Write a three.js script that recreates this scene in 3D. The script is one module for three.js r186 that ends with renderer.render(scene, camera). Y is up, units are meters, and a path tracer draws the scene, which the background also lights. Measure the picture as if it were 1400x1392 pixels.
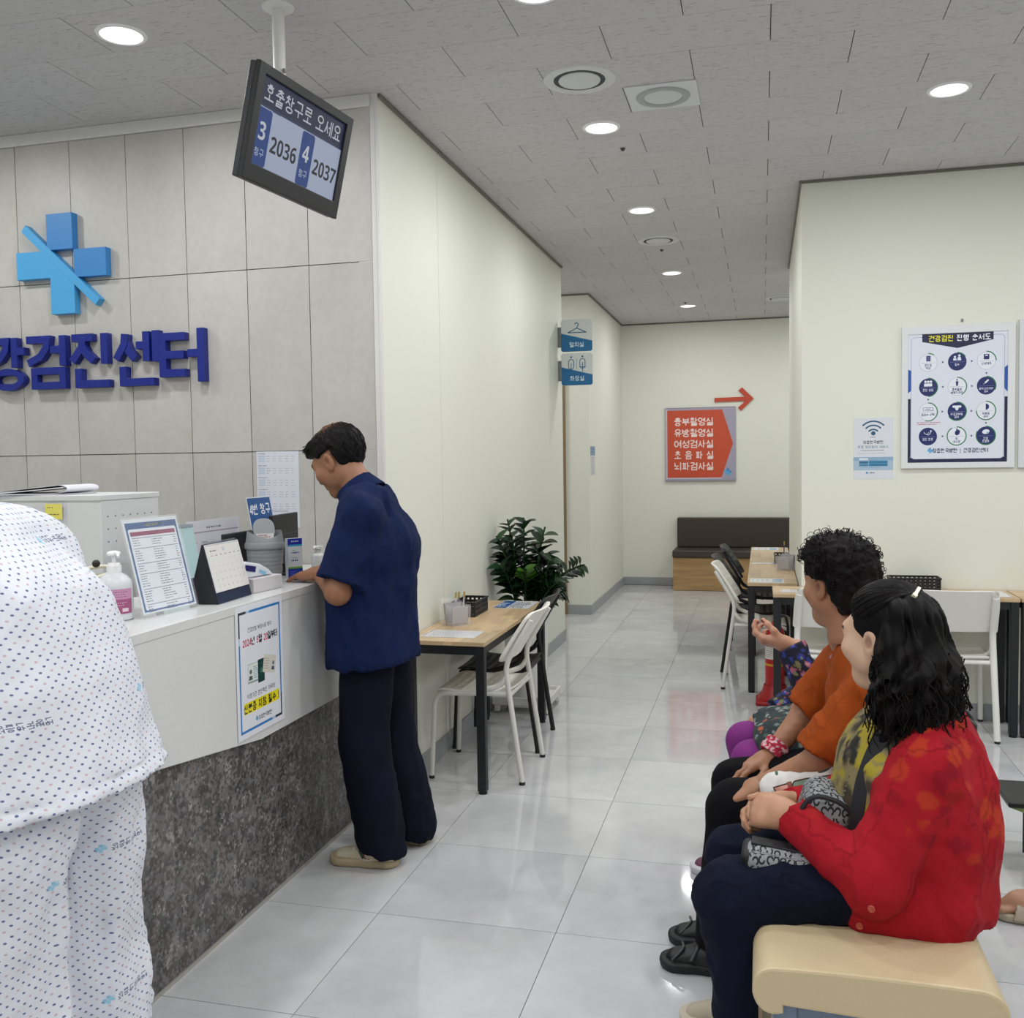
import * as THREE from 'three';
import { RoundedBoxGeometry } from 'three/addons/geometries/RoundedBoxGeometry.js';
import { mergeGeometries, mergeVertices } from 'three/addons/utils/BufferGeometryUtils.js';
import { RectAreaLightUniformsLib } from 'three/addons/lights/RectAreaLightUniformsLib.js';

// ---------------------------------------------------------------- camera, light, exposure
const scene = new THREE.Scene();
scene.background = new THREE.Color(0x000000);
const camera = new THREE.PerspectiveCamera(2 * Math.atan(696 / 1319.36) * 180 / Math.PI, 1400 / 1392, 0.05, 60);
camera.rotation.order = 'YXZ';
camera.position.set(0, 1.4933, 0);
camera.rotation.set(-0.0508, 0.2538, -0.0149);
const renderer = new THREE.WebGLRenderer({ antialias: true });
renderer.toneMapping = THREE.LinearToneMapping;
renderer.toneMappingExposure = 0.93;
renderer.shadowMap.enabled = true;
RectAreaLightUniformsLib.init();
const LAMP = 210;                       // radiance of one ceiling downlight panel
const LAMP_COLOR = new THREE.Color(0xfbfcfd);
const CEIL = 3.0534;
const LAMPS = [                          // x, z of every round downlight
  [-0.73, -3.22], [-0.73, -4.60], [-0.73, -6.18], [-0.735, -8.33], [-0.735, -10.18], [0.78, -4.565], [-2.243, -3.115],
  [0.78, -3.1], [2.3, -3.1], [2.3, -4.57], [3.9, -4.57], [3.9, -3.1], [-3.7, -3.1], [0.8, -10.18], [0.8, -8.9], [2.2, -9.8], [-2.6, -8.4],
  [-3.7, -1.6], [-2.24, -1.6], [-0.73, -1.6], [0.78, -1.6], [2.3, -1.6], [-2.24, 0], [-0.73, 0], [0.78, 0], [2.3, 0], [-0.73, 1.6], [0.78, 1.6], [2.3, 1.6], [-2.24, 1.6],
];
for (const [x, z] of LAMPS) {
  const l = new THREE.RectAreaLight(LAMP_COLOR, LAMP, 0.13, 0.13);
  l.position.set(x, CEIL - 0.02, z); l.rotation.x = -Math.PI / 2; scene.add(l);
}

// ---------------------------------------------------------------- helpers
const V = (x, y, z) => new THREE.Vector3(x, y, z);
function rng(s) { return () => { s = (s + 0x6d2b79f5) | 0; let t = Math.imul(s ^ (s >>> 15), 1 | s); t = (t + Math.imul(t ^ (t >>> 7), 61 | t)) ^ t; return ((t ^ (t >>> 14)) >>> 0) / 4294967296; }; }
const clamp = (x, a = 0, b = 1) => Math.min(b, Math.max(a, x)), lerp = (a, b, t) => a + (b - a) * t;
const sstep = (a, b, x) => { const t = clamp((x - a) / (b - a)); return t * t * (3 - 2 * t); };
function hash3(x, y, z) { let h = Math.imul(x, 374761393) ^ Math.imul(y, 668265263) ^ Math.imul(z, 2147483647 ^ 0x1234567); h = Math.imul(h ^ (h >>> 13), 1274126177); h ^= h >>> 16; h = Math.imul(h, 0x85ebca6b); return ((h ^ (h >>> 13)) >>> 0) / 4294967296; }
function noise3(x, y, z) {
  const X = Math.floor(x), Y = Math.floor(y), Z = Math.floor(z); x -= X; y -= Y; z -= Z;
  const u = x * x * (3 - 2 * x), v = y * y * (3 - 2 * y), w = z * z * (3 - 2 * z), h = (i, j, k) => hash3(X + i, Y + j, Z + k);
  return lerp(lerp(lerp(h(0, 0, 0), h(1, 0, 0), u), lerp(h(0, 1, 0), h(1, 1, 0), u), v), lerp(lerp(h(0, 0, 1), h(1, 0, 1), u), lerp(h(0, 1, 1), h(1, 1, 1), u), v), w) * 2 - 1;
}
const fbm = (x, y, z, o = 4) => { let s = 0, a = 0.5; for (let i = 0; i < o; i++) { s += a * noise3(x, y, z); x = x * 2.03 + 7.1; y = y * 2.03 + 3.3; z = z * 2.03 + 1.7; a *= 0.5; } return s; };
// nearest and second nearest feature distance and the id of the nearest cell
function cells(x, y, z) {
  const X = Math.floor(x), Y = Math.floor(y), Z = Math.floor(z); let d1 = 9, d2 = 9, id = 0;
  for (let i = -1; i < 2; i++) for (let j = -1; j < 2; j++) for (let k = -1; k < 2; k++) {
    const a = X + i, b = Y + j, c = Z + k, dx = a + hash3(a, b, c) - x, dy = b + hash3(a + 91, b, c) - y, dz = c + hash3(a, b + 57, c) - z, d = Math.sqrt(dx * dx + dy * dy + dz * dz);
    if (d < d1) { d2 = d1; d1 = d; id = hash3(a + 13, b + 29, c + 5); } else if (d < d2) d2 = d;
  }
  return [d1, d2, id];
}
const used = {};
const numbered = (n) => { const k = used[n] = (used[n] ?? -1) + 1; return k ? n + '_' + String(k).padStart(3, '0') : n; };
function tag(o, label, category, group) { o.userData = { label, category }; if (group) o.userData.group = group; return o; }
function thing(name, label, category, p = [0, 0, 0], ry = 0, group) {
  const o = new THREE.Group(); o.name = numbered(name); o.position.set(...p); o.rotation.y = ry; scene.add(o); return tag(o, label, category, group);
}
function prep(g) {
  if (g.index) g = g.toNonIndexed();
  for (const k of Object.keys(g.attributes)) if (!['position', 'normal', 'uv', 'color'].includes(k)) g.deleteAttribute(k);
  if (!g.attributes.uv) g.setAttribute('uv', new THREE.BufferAttribute(new Float32Array(g.attributes.position.count * 2), 2));
  return g;
}
const merge = (a) => (a.length === 1 ? a[0] : mergeGeometries(a.map(prep), false));
function mesh(name, geo, mat, parent = scene, p, r) {
  const m = new THREE.Mesh(Array.isArray(geo) ? merge(geo) : geo, mat); m.name = parent === scene ? numbered(name) : name;
  m.castShadow = m.receiveShadow = true; if (p) m.position.set(...p); if (r) m.rotation.set(...r); parent.add(m); return m;
}
function struct(name, geo, mat, p, r) { const m = mesh(name, geo, mat, scene, p, r); m.userData.kind = 'structure'; return m; }
function copy(o, p, ry, label, group) { const c = o.clone(); c.name = numbered(o.name); c.userData = { ...o.userData, label }; if (group) c.userData.group = group; c.position.set(...p); c.rotation.set(0, ry, 0); scene.add(c); return c; }
const tr = (g, x = 0, y = 0, z = 0, rx = 0, ry = 0, rz = 0) => { if (rx) g.rotateX(rx); if (ry) g.rotateY(ry); if (rz) g.rotateZ(rz); return g.translate(x, y, z); };
const bx = (w, h, d, x = 0, y = 0, z = 0, r = 0) => tr(r ? new RoundedBoxGeometry(w, h, d, 2, Math.min(r, w / 2.01, h / 2.01, d / 2.01)) : new THREE.BoxGeometry(w, h, d), x, y, z);
const span = (x0, x1, y0, y1, z0, z1, r = 0) => bx(x1 - x0, y1 - y0, z1 - z0, (x0 + x1) / 2, (y0 + y1) / 2, (z0 + z1) / 2, r);
const cy = (r0, r1, h, x = 0, y = 0, z = 0, n = 24) => tr(new THREE.CylinderGeometry(r0, r1, h, n), x, y, z);
const lathe = (pts, n = 32) => new THREE.LatheGeometry(pts.map((p) => new THREE.Vector2(...p)), n);
const tube = (pts, r, seg = 24, n = 8, closed = false, tension = 0.5) => new THREE.TubeGeometry(new THREE.CatmullRomCurve3(pts.map((p) => V(...p)), closed, 'catmullrom', tension), seg, r, n, closed);
// a bent round bar: straight runs joined by rounded corners
function bar(pts, r, fillet = 0.04, n = 8) {
  const P = pts.map((p) => V(...p)), path = new THREE.CurvePath();
  let at = P[0];
  for (let i = 1; i < P.length; i++) {
    if (i < P.length - 1) {
      const a = P[i].clone().add(P[i - 1].clone().sub(P[i]).setLength(Math.min(fillet, P[i].distanceTo(P[i - 1]) * 0.45))), b = P[i].clone().add(P[i + 1].clone().sub(P[i]).setLength(Math.min(fillet, P[i].distanceTo(P[i + 1]) * 0.45)));
      path.add(new THREE.LineCurve3(at, a)); path.add(new THREE.QuadraticBezierCurve3(a, P[i], b)); at = b;
    } else path.add(new THREE.LineCurve3(at, P[i]));
  }
  const g = new THREE.TubeGeometry(path, Math.max(12, P.length * 10), r, n, false);
  const cap = (p, d) => { const c = new THREE.CircleGeometry(r, n); c.lookAt(d); return c.translate(p.x, p.y, p.z); };
  return merge([g, cap(P[0], P[0].clone().sub(P[1])), cap(P.at(-1), P.at(-1).clone().sub(P.at(-2)))]);
}
function poly(pts, holes = []) { const s = new THREE.Shape(pts.map((p) => new THREE.Vector2(...p))); for (const h of holes) s.holes.push(new THREE.Path(h.map((p) => new THREE.Vector2(...p)))); return s; }
const ext = (shape, depth, bevel = 0, curve = 12) => new THREE.ExtrudeGeometry(shape, { depth, bevelEnabled: bevel > 0, bevelThickness: bevel, bevelSize: bevel, bevelSegments: 2, curveSegments: curve });
function rrect(w, h, r) { const s = new THREE.Shape(), x = -w / 2, y = -h / 2; s.moveTo(x + r, y); s.lineTo(x + w - r, y); s.quadraticCurveTo(x + w, y, x + w, y + r); s.lineTo(x + w, y + h - r); s.quadraticCurveTo(x + w, y + h, x + w - r, y + h); s.lineTo(x + r, y + h); s.quadraticCurveTo(x, y + h, x, y + h - r); s.lineTo(x, y + r); s.quadraticCurveTo(x, y, x + r, y); return s; }
const M = (color, roughness = 0.6, o = {}) => new THREE.MeshPhysicalMaterial({ color, roughness, ...o });
function canvasTex(w, h, draw, repeat) {
  const c = document.createElement('canvas'); c.width = w; c.height = h; const g = c.getContext('2d'); draw(g, w, h);
  const t = new THREE.CanvasTexture(c); t.colorSpace = THREE.SRGBColorSpace; t.wrapS = t.wrapT = repeat ? THREE.RepeatWrapping : THREE.ClampToEdgeWrapping; t.anisotropy = 8; return t;
}
// pixels from f(u, v) -> [r, g, b] in sRGB 0..255
function dataTex(n, f, srgb = true) {
  const d = new Uint8Array(n * n * 4);
  for (let y = 0; y < n; y++) for (let x = 0; x < n; x++) { const c = f(x / n, y / n), o = (y * n + x) * 4; d[o] = clamp(c[0], 0, 255); d[o + 1] = clamp(c[1], 0, 255); d[o + 2] = clamp(c[2], 0, 255); d[o + 3] = 255; }
  const t = new THREE.DataTexture(d, n, n); t.magFilter = THREE.LinearFilter; t.minFilter = THREE.LinearMipmapLinearFilter; t.generateMipmaps = true; t.wrapS = t.wrapT = THREE.RepeatWrapping; if (srgb) t.colorSpace = THREE.SRGBColorSpace; t.needsUpdate = true; return t;
}
// seamless noise on the unit square
const tile = (f) => (u, v) => { const a = f(u, v), b = f(u - 1, v), c = f(u, v - 1), d = f(u - 1, v - 1), s = sstep(0.75, 1, u), t = sstep(0.75, 1, v); return lerp(lerp(a, b, s), lerp(c, d, s), t); };
// scale a geometry's uv from its own positions: planar per face, in metres / size
function boxUV(g, size, ou = 0, ov = 0) {
  g = g.index ? g.toNonIndexed() : g; const p = g.attributes.position, n = g.attributes.normal, uv = new Float32Array(p.count * 2);
  for (let i = 0; i < p.count; i++) {
    const ax = Math.abs(n.getX(i)), ay = Math.abs(n.getY(i)), az = Math.abs(n.getZ(i)), x = p.getX(i), y = p.getY(i), z = p.getZ(i);
    const [a, b] = ay >= ax && ay >= az ? [x, z] : ax >= az ? [z, y] : [x, y]; uv[i * 2] = a / size + ou; uv[i * 2 + 1] = b / size + ov;
  }
  g.setAttribute('uv', new THREE.BufferAttribute(uv, 2)); return g;
}

// ---------------------------------------------------------------- Korean lettering, stroke by stroke
const L_ = ['g', 'gg', 'n', 'd', 'dd', 'r', 'm', 'b', 'bb', 's', 'ss', 'o', 'j', 'jj', 'ch', 'k', 't', 'p', 'h'];
const V_ = ['a', 'ae', 'ya', 'yae', 'eo', 'e', 'yeo', 'ye', 'o', 'wa', 'wae', 'oe', 'yo', 'u', 'wo', 'we', 'wi', 'yu', 'eu', 'ui', 'i'];
const T_ = ['', 'g', 'gg', 'gs', 'n', 'nj', 'nh', 'd', 'r', 'rg', 'rm', 'rb', 'rs', 'rt', 'rp', 'rh', 'm', 'b', 'bs', 's', 'ss', 'o', 'j', 'ch', 'k', 't', 'p', 'h'];
const CIRCLE = (cx, c, rx, ry) => Array.from({ length: 25 }, (_, i) => [cx + rx * Math.cos(i * Math.PI / 12), c + ry * Math.sin(i * Math.PI / 12)]);
const CONS = {
  g: [[[0, 0.04], [0.95, 0.04], [0.9, 0.4], [0.62, 0.75], [0.05, 1]]], gH: [[[0.02, 0.04], [0.97, 0.04], [0.93, 1]]], gF: [[[0, 0.04], [1, 0.04], [1, 1]]],
  n: [[[0.04, 0], [0.04, 0.96], [1, 0.96]]], d: [[[1, 0.04], [0.04, 0.04], [0.04, 0.96], [1, 0.96]]],
  r: [[[0, 0.04], [0.96, 0.04], [0.96, 0.5], [0.04, 0.5], [0.04, 0.96], [1, 0.96]]], m: [[[0.04, 0.04], [0.96, 0.04], [0.96, 0.96], [0.04, 0.96], [0.04, 0.04]]],
  b: [[[0.04, 0], [0.04, 0.96], [0.96, 0.96], [0.96, 0]], [[0.04, 0.48], [0.96, 0.48]]], s: [[[0.5, 0], [0.45, 0.42], [0.02, 1]], [[0.5, 0.34], [0.66, 0.68], [1, 1]]],
  o: [CIRCLE(0.5, 0.5, 0.46, 0.48)], j: [[[0.03, 0.05], [0.97, 0.05]], [[0.52, 0.05], [0.46, 0.45], [0.02, 1]], [[0.52, 0.42], [0.66, 0.7], [1, 1]]],
  ch: [[[0.3, 0], [0.72, 0]], [[0.03, 0.24], [0.97, 0.24]], [[0.52, 0.24], [0.46, 0.58], [0.02, 1]], [[0.52, 0.52], [0.66, 0.75], [1, 1]]],
  k: [[[0, 0.04], [0.95, 0.04], [0.9, 0.45], [0.62, 0.78], [0.05, 1]], [[0.02, 0.46], [0.88, 0.42]]], t: [[[1, 0.04], [0.04, 0.04], [0.04, 0.96], [1, 0.96]], [[0.04, 0.5], [0.95, 0.5]]],
  p: [[[0, 0.05], [1, 0.05]], [[0, 0.95], [1, 0.95]], [[0.3, 0.05], [0.3, 0.95]], [[0.7, 0.05], [0.7, 0.95]]], h: [[[0.3, 0.02], [0.72, 0.02]], [[0.02, 0.24], [0.98, 0.24]], CIRCLE(0.5, 0.7, 0.36, 0.28)],
};
const VERT = { a: [[.3, 0, .3, 1], [.3, .46, 1, .46]], ya: [[.3, 0, .3, 1], [.3, .34, 1, .34], [.3, .6, 1, .6]], eo: [[.8, 0, .8, 1], [0, .46, .8, .46]], yeo: [[.8, 0, .8, 1], [.05, .34, .8, .34], [.05, .6, .8, .6]], i: [[.55, 0, .55, 1]], ae: [[.2, 0, .2, 1], [.85, 0, .85, 1], [.2, .48, .85, .48]], e: [[.48, .02, .48, .97], [.95, 0, .95, 1], [0, .46, .48, .46]], ye: [[.48, .02, .48, .97], [.95, 0, .95, 1], [0, .34, .48, .34], [0, .6, .48, .6]], yae: [[.2, 0, .2, 1], [.85, 0, .85, 1], [.2, .36, .85, .36], [.2, .6, .85, .6]] };
const HORZ = { o: [[0, .85, 1, .85], [.5, .1, .5, .85]], yo: [[0, .85, 1, .85], [.33, .1, .33, .85], [.67, .1, .67, .85]], u: [[0, .15, 1, .15], [.5, .15, .5, 1]], yu: [[0, .15, 1, .15], [.33, .15, .33, 1], [.67, .15, .67, 1]], eu: [[0, .5, 1, .5]] };
const MIX = { wa: ['o', 'a'], wae: ['o', 'ae'], oe: ['o', 'i'], wo: ['u', 'eo'], we: ['u', 'e'], wi: ['u', 'i'], ui: ['eu', 'i'] };
// strokes of one syllable in the unit square, y down
function syllable(ch) {
  const n = ch.codePointAt(0) - 0xac00, li = L_[Math.floor(n / 588)], v = V_[Math.floor((n % 588) / 28)], t = T_[n % 28], out = [];
  const put = (strokes, [x0, y0, x1, y1]) => { for (const s of strokes) out.push(s.map(([x, y]) => [lerp(x0, x1, x), lerp(y0, y1, y)])); };
  const lines = (l, b) => put(l.map(([a, c, d, e]) => [[a, c], [d, e]]), b);
  const cons = (c, b, kind) => {
    if (c.length === 2 && c[0] === c[1]) { const w = (b[2] - b[0]) * 0.46; cons(c[0], [b[0], b[1], b[0] + w, b[3]], kind); cons(c[0], [b[2] - w, b[1], b[2], b[3]], kind); return; }
    if (kind === 'F' && 'gs nj nh rg rm rb rs rt rp rh bs'.split(' ').includes(c)) { const w = (b[2] - b[0]) * 0.46; cons(c[0], [b[0], b[1], b[0] + w, b[3]], kind); cons(c.slice(1), [b[2] - w, b[1], b[2], b[3]], kind); return; }
    put(CONS[c === 'g' ? 'g' + (kind === 'V' ? '' : kind) : c], b);
  };
  const F = [0.16, 0.66, 0.88, 0.96];
  if (VERT[v]) { const wide = 'ae e ye yae'.includes(v) && v.length > 1 || v === 'e'; const vx = wide ? 0.5 : 0.6; if (t) { cons(li, [0.04, 0.06, wide ? 0.46 : 0.54, 0.52], 'V'); lines(VERT[v], [vx, 0.02, 0.95, 0.58]); cons(t, F, 'F'); } else { cons(li, [0.04, 0.12, wide ? 0.46 : 0.54, 0.84], 'V'); lines(VERT[v], [vx, 0.02, 0.95, 0.98]); } }
  else if (HORZ[v]) { if (t) { cons(li, [0.18, 0.03, 0.82, 0.3], 'H'); lines(HORZ[v], [0.02, 0.36, 0.98, 0.6]); cons(t, [0.18, 0.68, 0.82, 0.97], 'F'); } else { cons(li, [0.16, 0.05, 0.84, 0.48], 'H'); lines(HORZ[v], [0.02, 0.54, 0.98, 0.95]); } }
  else { const [h, w] = MIX[v]; if (t) { cons(li, [0.06, 0.04, 0.56, 0.32], 'H'); lines(HORZ[h], [0.02, 0.36, 0.64, 0.58]); lines(VERT[w], [0.66, 0.02, 0.98, 0.62]); cons(t, [0.18, 0.7, 0.9, 0.97], 'F'); } else { cons(li, [0.06, 0.06, 0.58, 0.48], 'H'); lines(HORZ[h], [0.02, 0.54, 0.64, 0.86]); lines(VERT[w], [0.68, 0.02, 0.98, 0.98]); } }
  return out;
}
// write a line: (x, y) is the middle of the line; w is the stroke's share of the letter's height, sx squeezes
function write(g, text, x, y, size, color, o = {}) {
  const { w = 0.12, sx = 0.92, align = 'center', gap = 0.08 } = o;
  const adv = (c) => (/[\uac00-\ud7a3]/.test(c) ? size * (sx + gap) : c === ' ' ? size * 0.4 : g.measureText(c).width * sx);
  g.font = `bold ${Math.round(size * 1.18)}px sans-serif`;
  let total = 0; for (const c of text) total += adv(c);
  let at = align === 'center' ? x - total / 2 : x;
  g.fillStyle = g.strokeStyle = color; g.lineCap = 'butt'; g.lineJoin = 'miter'; g.lineWidth = Math.max(1, size * w); g.textBaseline = 'middle'; g.textAlign = 'left';
  for (const c of text) {
    if (/[\uac00-\ud7a3]/.test(c)) { for (const s of syllable(c)) { g.beginPath(); s.forEach(([a, b], i) => g[i ? 'lineTo' : 'moveTo'](at + a * size * sx, y + (b - 0.5) * size)); g.stroke(); } }
    else if (c !== ' ') { g.save(); g.translate(at, y); g.scale(sx, 1); g.fillText(c, 0, size * 0.04); g.restore(); }
    at += adv(c);
  }
  return total;
}
const rectf = (g, c, x, y, w, h) => { g.fillStyle = c; g.fillRect(x, y, w, h); };
const pathf = (g, c, pts) => { g.fillStyle = c; g.beginPath(); pts.forEach(([x, y], i) => g[i ? 'lineTo' : 'moveTo'](x, y)); g.fill(); };
const disc = (g, c, x, y, r) => { g.fillStyle = c; g.beginPath(); g.arc(x, y, r, 0, 7); g.fill(); };
const rr = (g, x, y, w, h, r) => { g.beginPath(); g.roundRect(x, y, w, h, r); };
// the clinic's emblem: a cross cut by a slanting bar, in a box of side s
function emblem(g, x, y, s, a = '#54a9dc', b = '#3f87c4') { const u = s / 6; rectf(g, b, x + 2 * u, y, 2 * u, 2.2 * u); rectf(g, b, x + 4 * u, y + 2 * u, 2 * u, 2 * u); rectf(g, a, x, y + 2 * u, 2.6 * u, 2 * u); rectf(g, a, x + 2 * u, y + 3.4 * u, 2 * u, 2.6 * u); g.strokeStyle = a; g.lineWidth = u * 0.8; g.beginPath(); g.moveTo(x + 0.6 * u, y + 0.6 * u); g.lineTo(x + 5.6 * u, y + 5.4 * u); g.stroke(); }
// rows of unreadable small print
function smallPrint(g, x, y, w, rows, step, color, seed, th = 3) { const r = rng(seed); g.fillStyle = color; for (let i = 0; i < rows; i++) { let a = x; const end = x + w * (0.6 + 0.4 * r()); while (a < end) { const l = 4 + r() * 16; g.fillRect(a, y + i * step, Math.min(l, end - a), th); a += l + 3 + r() * 5; } } }
// a printed sheet: a thin board whose +z face carries the print
const PAPER = M(0xe8e9ea, 0.7);
function printed(name, w, h, t, tex, parent, p, r, o = {}) {
  const face = M(0xffffff, o.rough ?? 0.5, { map: tex }), side = o.side ?? PAPER;
  return mesh(name, new THREE.BoxGeometry(w, h, t), [side, side, side, side, face, side], parent, p, r);
}

// ---------------------------------------------------------------- materials of the room
const wallN = tile((u, v) => fbm(u * 40, v * 40, 2, 4));
const wallBump = dataTex(256, (u, v) => { const k = 128 + 120 * wallN(u, v); return [k, k, k]; }, false);
const WALL = M(0xe6e7dc, 0.55, { bumpMap: wallBump, bumpScale: 0.0006 });
const SKIRT = M(0xa2a4a8, 0.4);
const TRIM_DARK = M(0x75756f, 0.5);
const TRIM_LIGHT = M(0xdfdedb, 0.45);
const DARKGAP = M(0x5a5a5c, 0.9);
const ceilR = rng(11);
const ceilTex = canvasTex(1024, 1024, (g) => {           // 1.2 m of mineral-fibre board, fissures running along the tile
  rectf(g, '#cac9cb', 0, 0, 1024, 1024);
  for (let i = 0; i < 2600; i++) { const x = ceilR() * 1024, y = ceilR() * 1024, k = 188 + ceilR() * 22; g.fillStyle = `rgba(${k},${k},${k},0.5)`; g.fillRect(x, y, 10 + ceilR() * 40, 2 + ceilR() * 6); }
  for (let i = 0; i < 1500; i++) {
    let x = ceilR() * 1024, y = ceilR() * 1024; const k = 116 + ceilR() * 60, n = 1 + Math.floor(ceilR() * ceilR() * 6);
    g.strokeStyle = `rgba(${k},${k - 2},${k - 2},0.6)`; g.lineWidth = 1.3 + ceilR() * 1.8; g.beginPath(); g.moveTo(x, y);
    for (let j = 0; j < n; j++) { x += 3 + ceilR() * 7; y += (ceilR() - 0.5) * 5; g.lineTo(x, y); } g.stroke();
  }
}, true);
const CEILM = [0xffffff, 0xfcfcfc, 0xfefdfc].map((c) => M(c, 0.95, { map: ceilTex }));
const flN = tile((u, v) => fbm(u * 5 + fbm(u * 9, v * 9, 4, 3) * 1.5, v * 5, 8, 5)), flN2 = tile((u, v) => fbm(u * 30, v * 30, 3, 3));
const flR = rng(5);
const floorTex = dataTex(512, (u, v) => { const a = flN(u, v), b = flN2(u, v), k = 203 + a * 15 + b * 6; return [k, k + 0.5, k + 1.5]; });
const FLOORM = [0xfbfbfb, 0xffffff, 0xf4f4f6].map((c) => M(c, 0.055, { map: floorTex, specularIntensity: 1 }));
const tileN = tile((u, v) => fbm(u * 6, v * 3, 5, 5)), tileN2 = tile((u, v) => fbm(u * 60, v * 50, 9, 2));
const wallTileTex = dataTex(512, (u, v) => { const k = 190 + tileN(u, v) * 9 + tileN2(u, v) * 6; return [k + 3, k + 0.5, k - 5]; });
const WTILE = [0xffffff, 0xfbfbfb, 0xfdfdfb].map((c) => M(c, 0.42, { map: wallTileTex }));

// ---------------------------------------------------------------- floor and ceiling, tile by tile
{
  const slab = struct('floor', span(-5.1, 5.1, -0.12, -0.004, -11.5, 3.1), M(0x8f8f8f, 0.8));
  const g = [0, 1, 2, 3, 4].map((i) => boxUV(new THREE.BoxGeometry(0.5975, 0.012, 0.5975), 1.7, i * 0.37, i * 0.61));
  const X0 = -0.6324 - 0.6 * 7, Z0 = -3.5096 + 0.6 * 11, r = rng(3);
  const far = [];
  for (let i = 0; i < 17; i++) for (let k = 0; k < 25; k++) {
    const x = X0 + 0.6 * i + 0.3, z = Z0 - 0.6 * k - 0.3;
    if (x > 5.1 || z < -11.5) continue;
    const inView = z < -1.0 && z > -11.4 && ((x > -1.9 && x < 0.6) || (z > -6 && x > 0 && x < 2.4));
    if (!inView) { far.push(tr(new THREE.BoxGeometry(0.5975, 0.012, 0.5975), x, -0.006, z)); continue; }
    const m = mesh('tile', g[Math.floor(r() * 5)], FLOORM[Math.floor(r() * 3)], slab, [x, -0.006, z]); m.rotation.y = Math.floor(r() * 4) * Math.PI / 2;
  }
  const rest = mesh('tile_field', far, FLOORM[0], slab); rest.userData.kind = 'stuff';
}
{
  const slab = struct('ceiling', span(-5.1, 5.1, CEIL + 0.013, CEIL + 0.12, -11.5, 3.1), DARKGAP);
  const g = [0, 1, 2, 3, 4, 5].map((i) => boxUV(new THREE.BoxGeometry(0.5965, 0.012, 0.2985), 1.2, i * 0.413, i * 0.271));
  const far = [], r = rng(8);
  for (let k = -36; k < 22; k++) for (let i = -9; i < 9; i++) {
    const odd = ((k % 2) + 2) % 2, x = 0.0335 + 0.6 * i + 0.3 + (odd ? 0 : 0.3), z = -5.0405 - 0.3 * k - 0.15;
    if (Math.abs(x) > 5 || z < -11.4 || z > 3) continue;
    const inView = z < -2.55 && ((z > -3.95 && x > -3.6 && x < 1.8) || (z <= -3.95 && z > -5.8 && x > -1.9 && x < 2.1) || (z <= -5.8 && x > -1.9 && x < 0.6));
    if (!inView) { far.push(tr(boxUV(new THREE.BoxGeometry(0.5965, 0.012, 0.2985), 1.2), x, CEIL + 0.006, z)); continue; }
    mesh('tile', g[Math.floor(r() * 6)], CEILM[Math.floor(r() * 3)], slab, [x, CEIL + 0.006, z]);
  }
  const rest = mesh('tile_field', far, CEILM[0], slab); rest.userData.kind = 'stuff';
}
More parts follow.
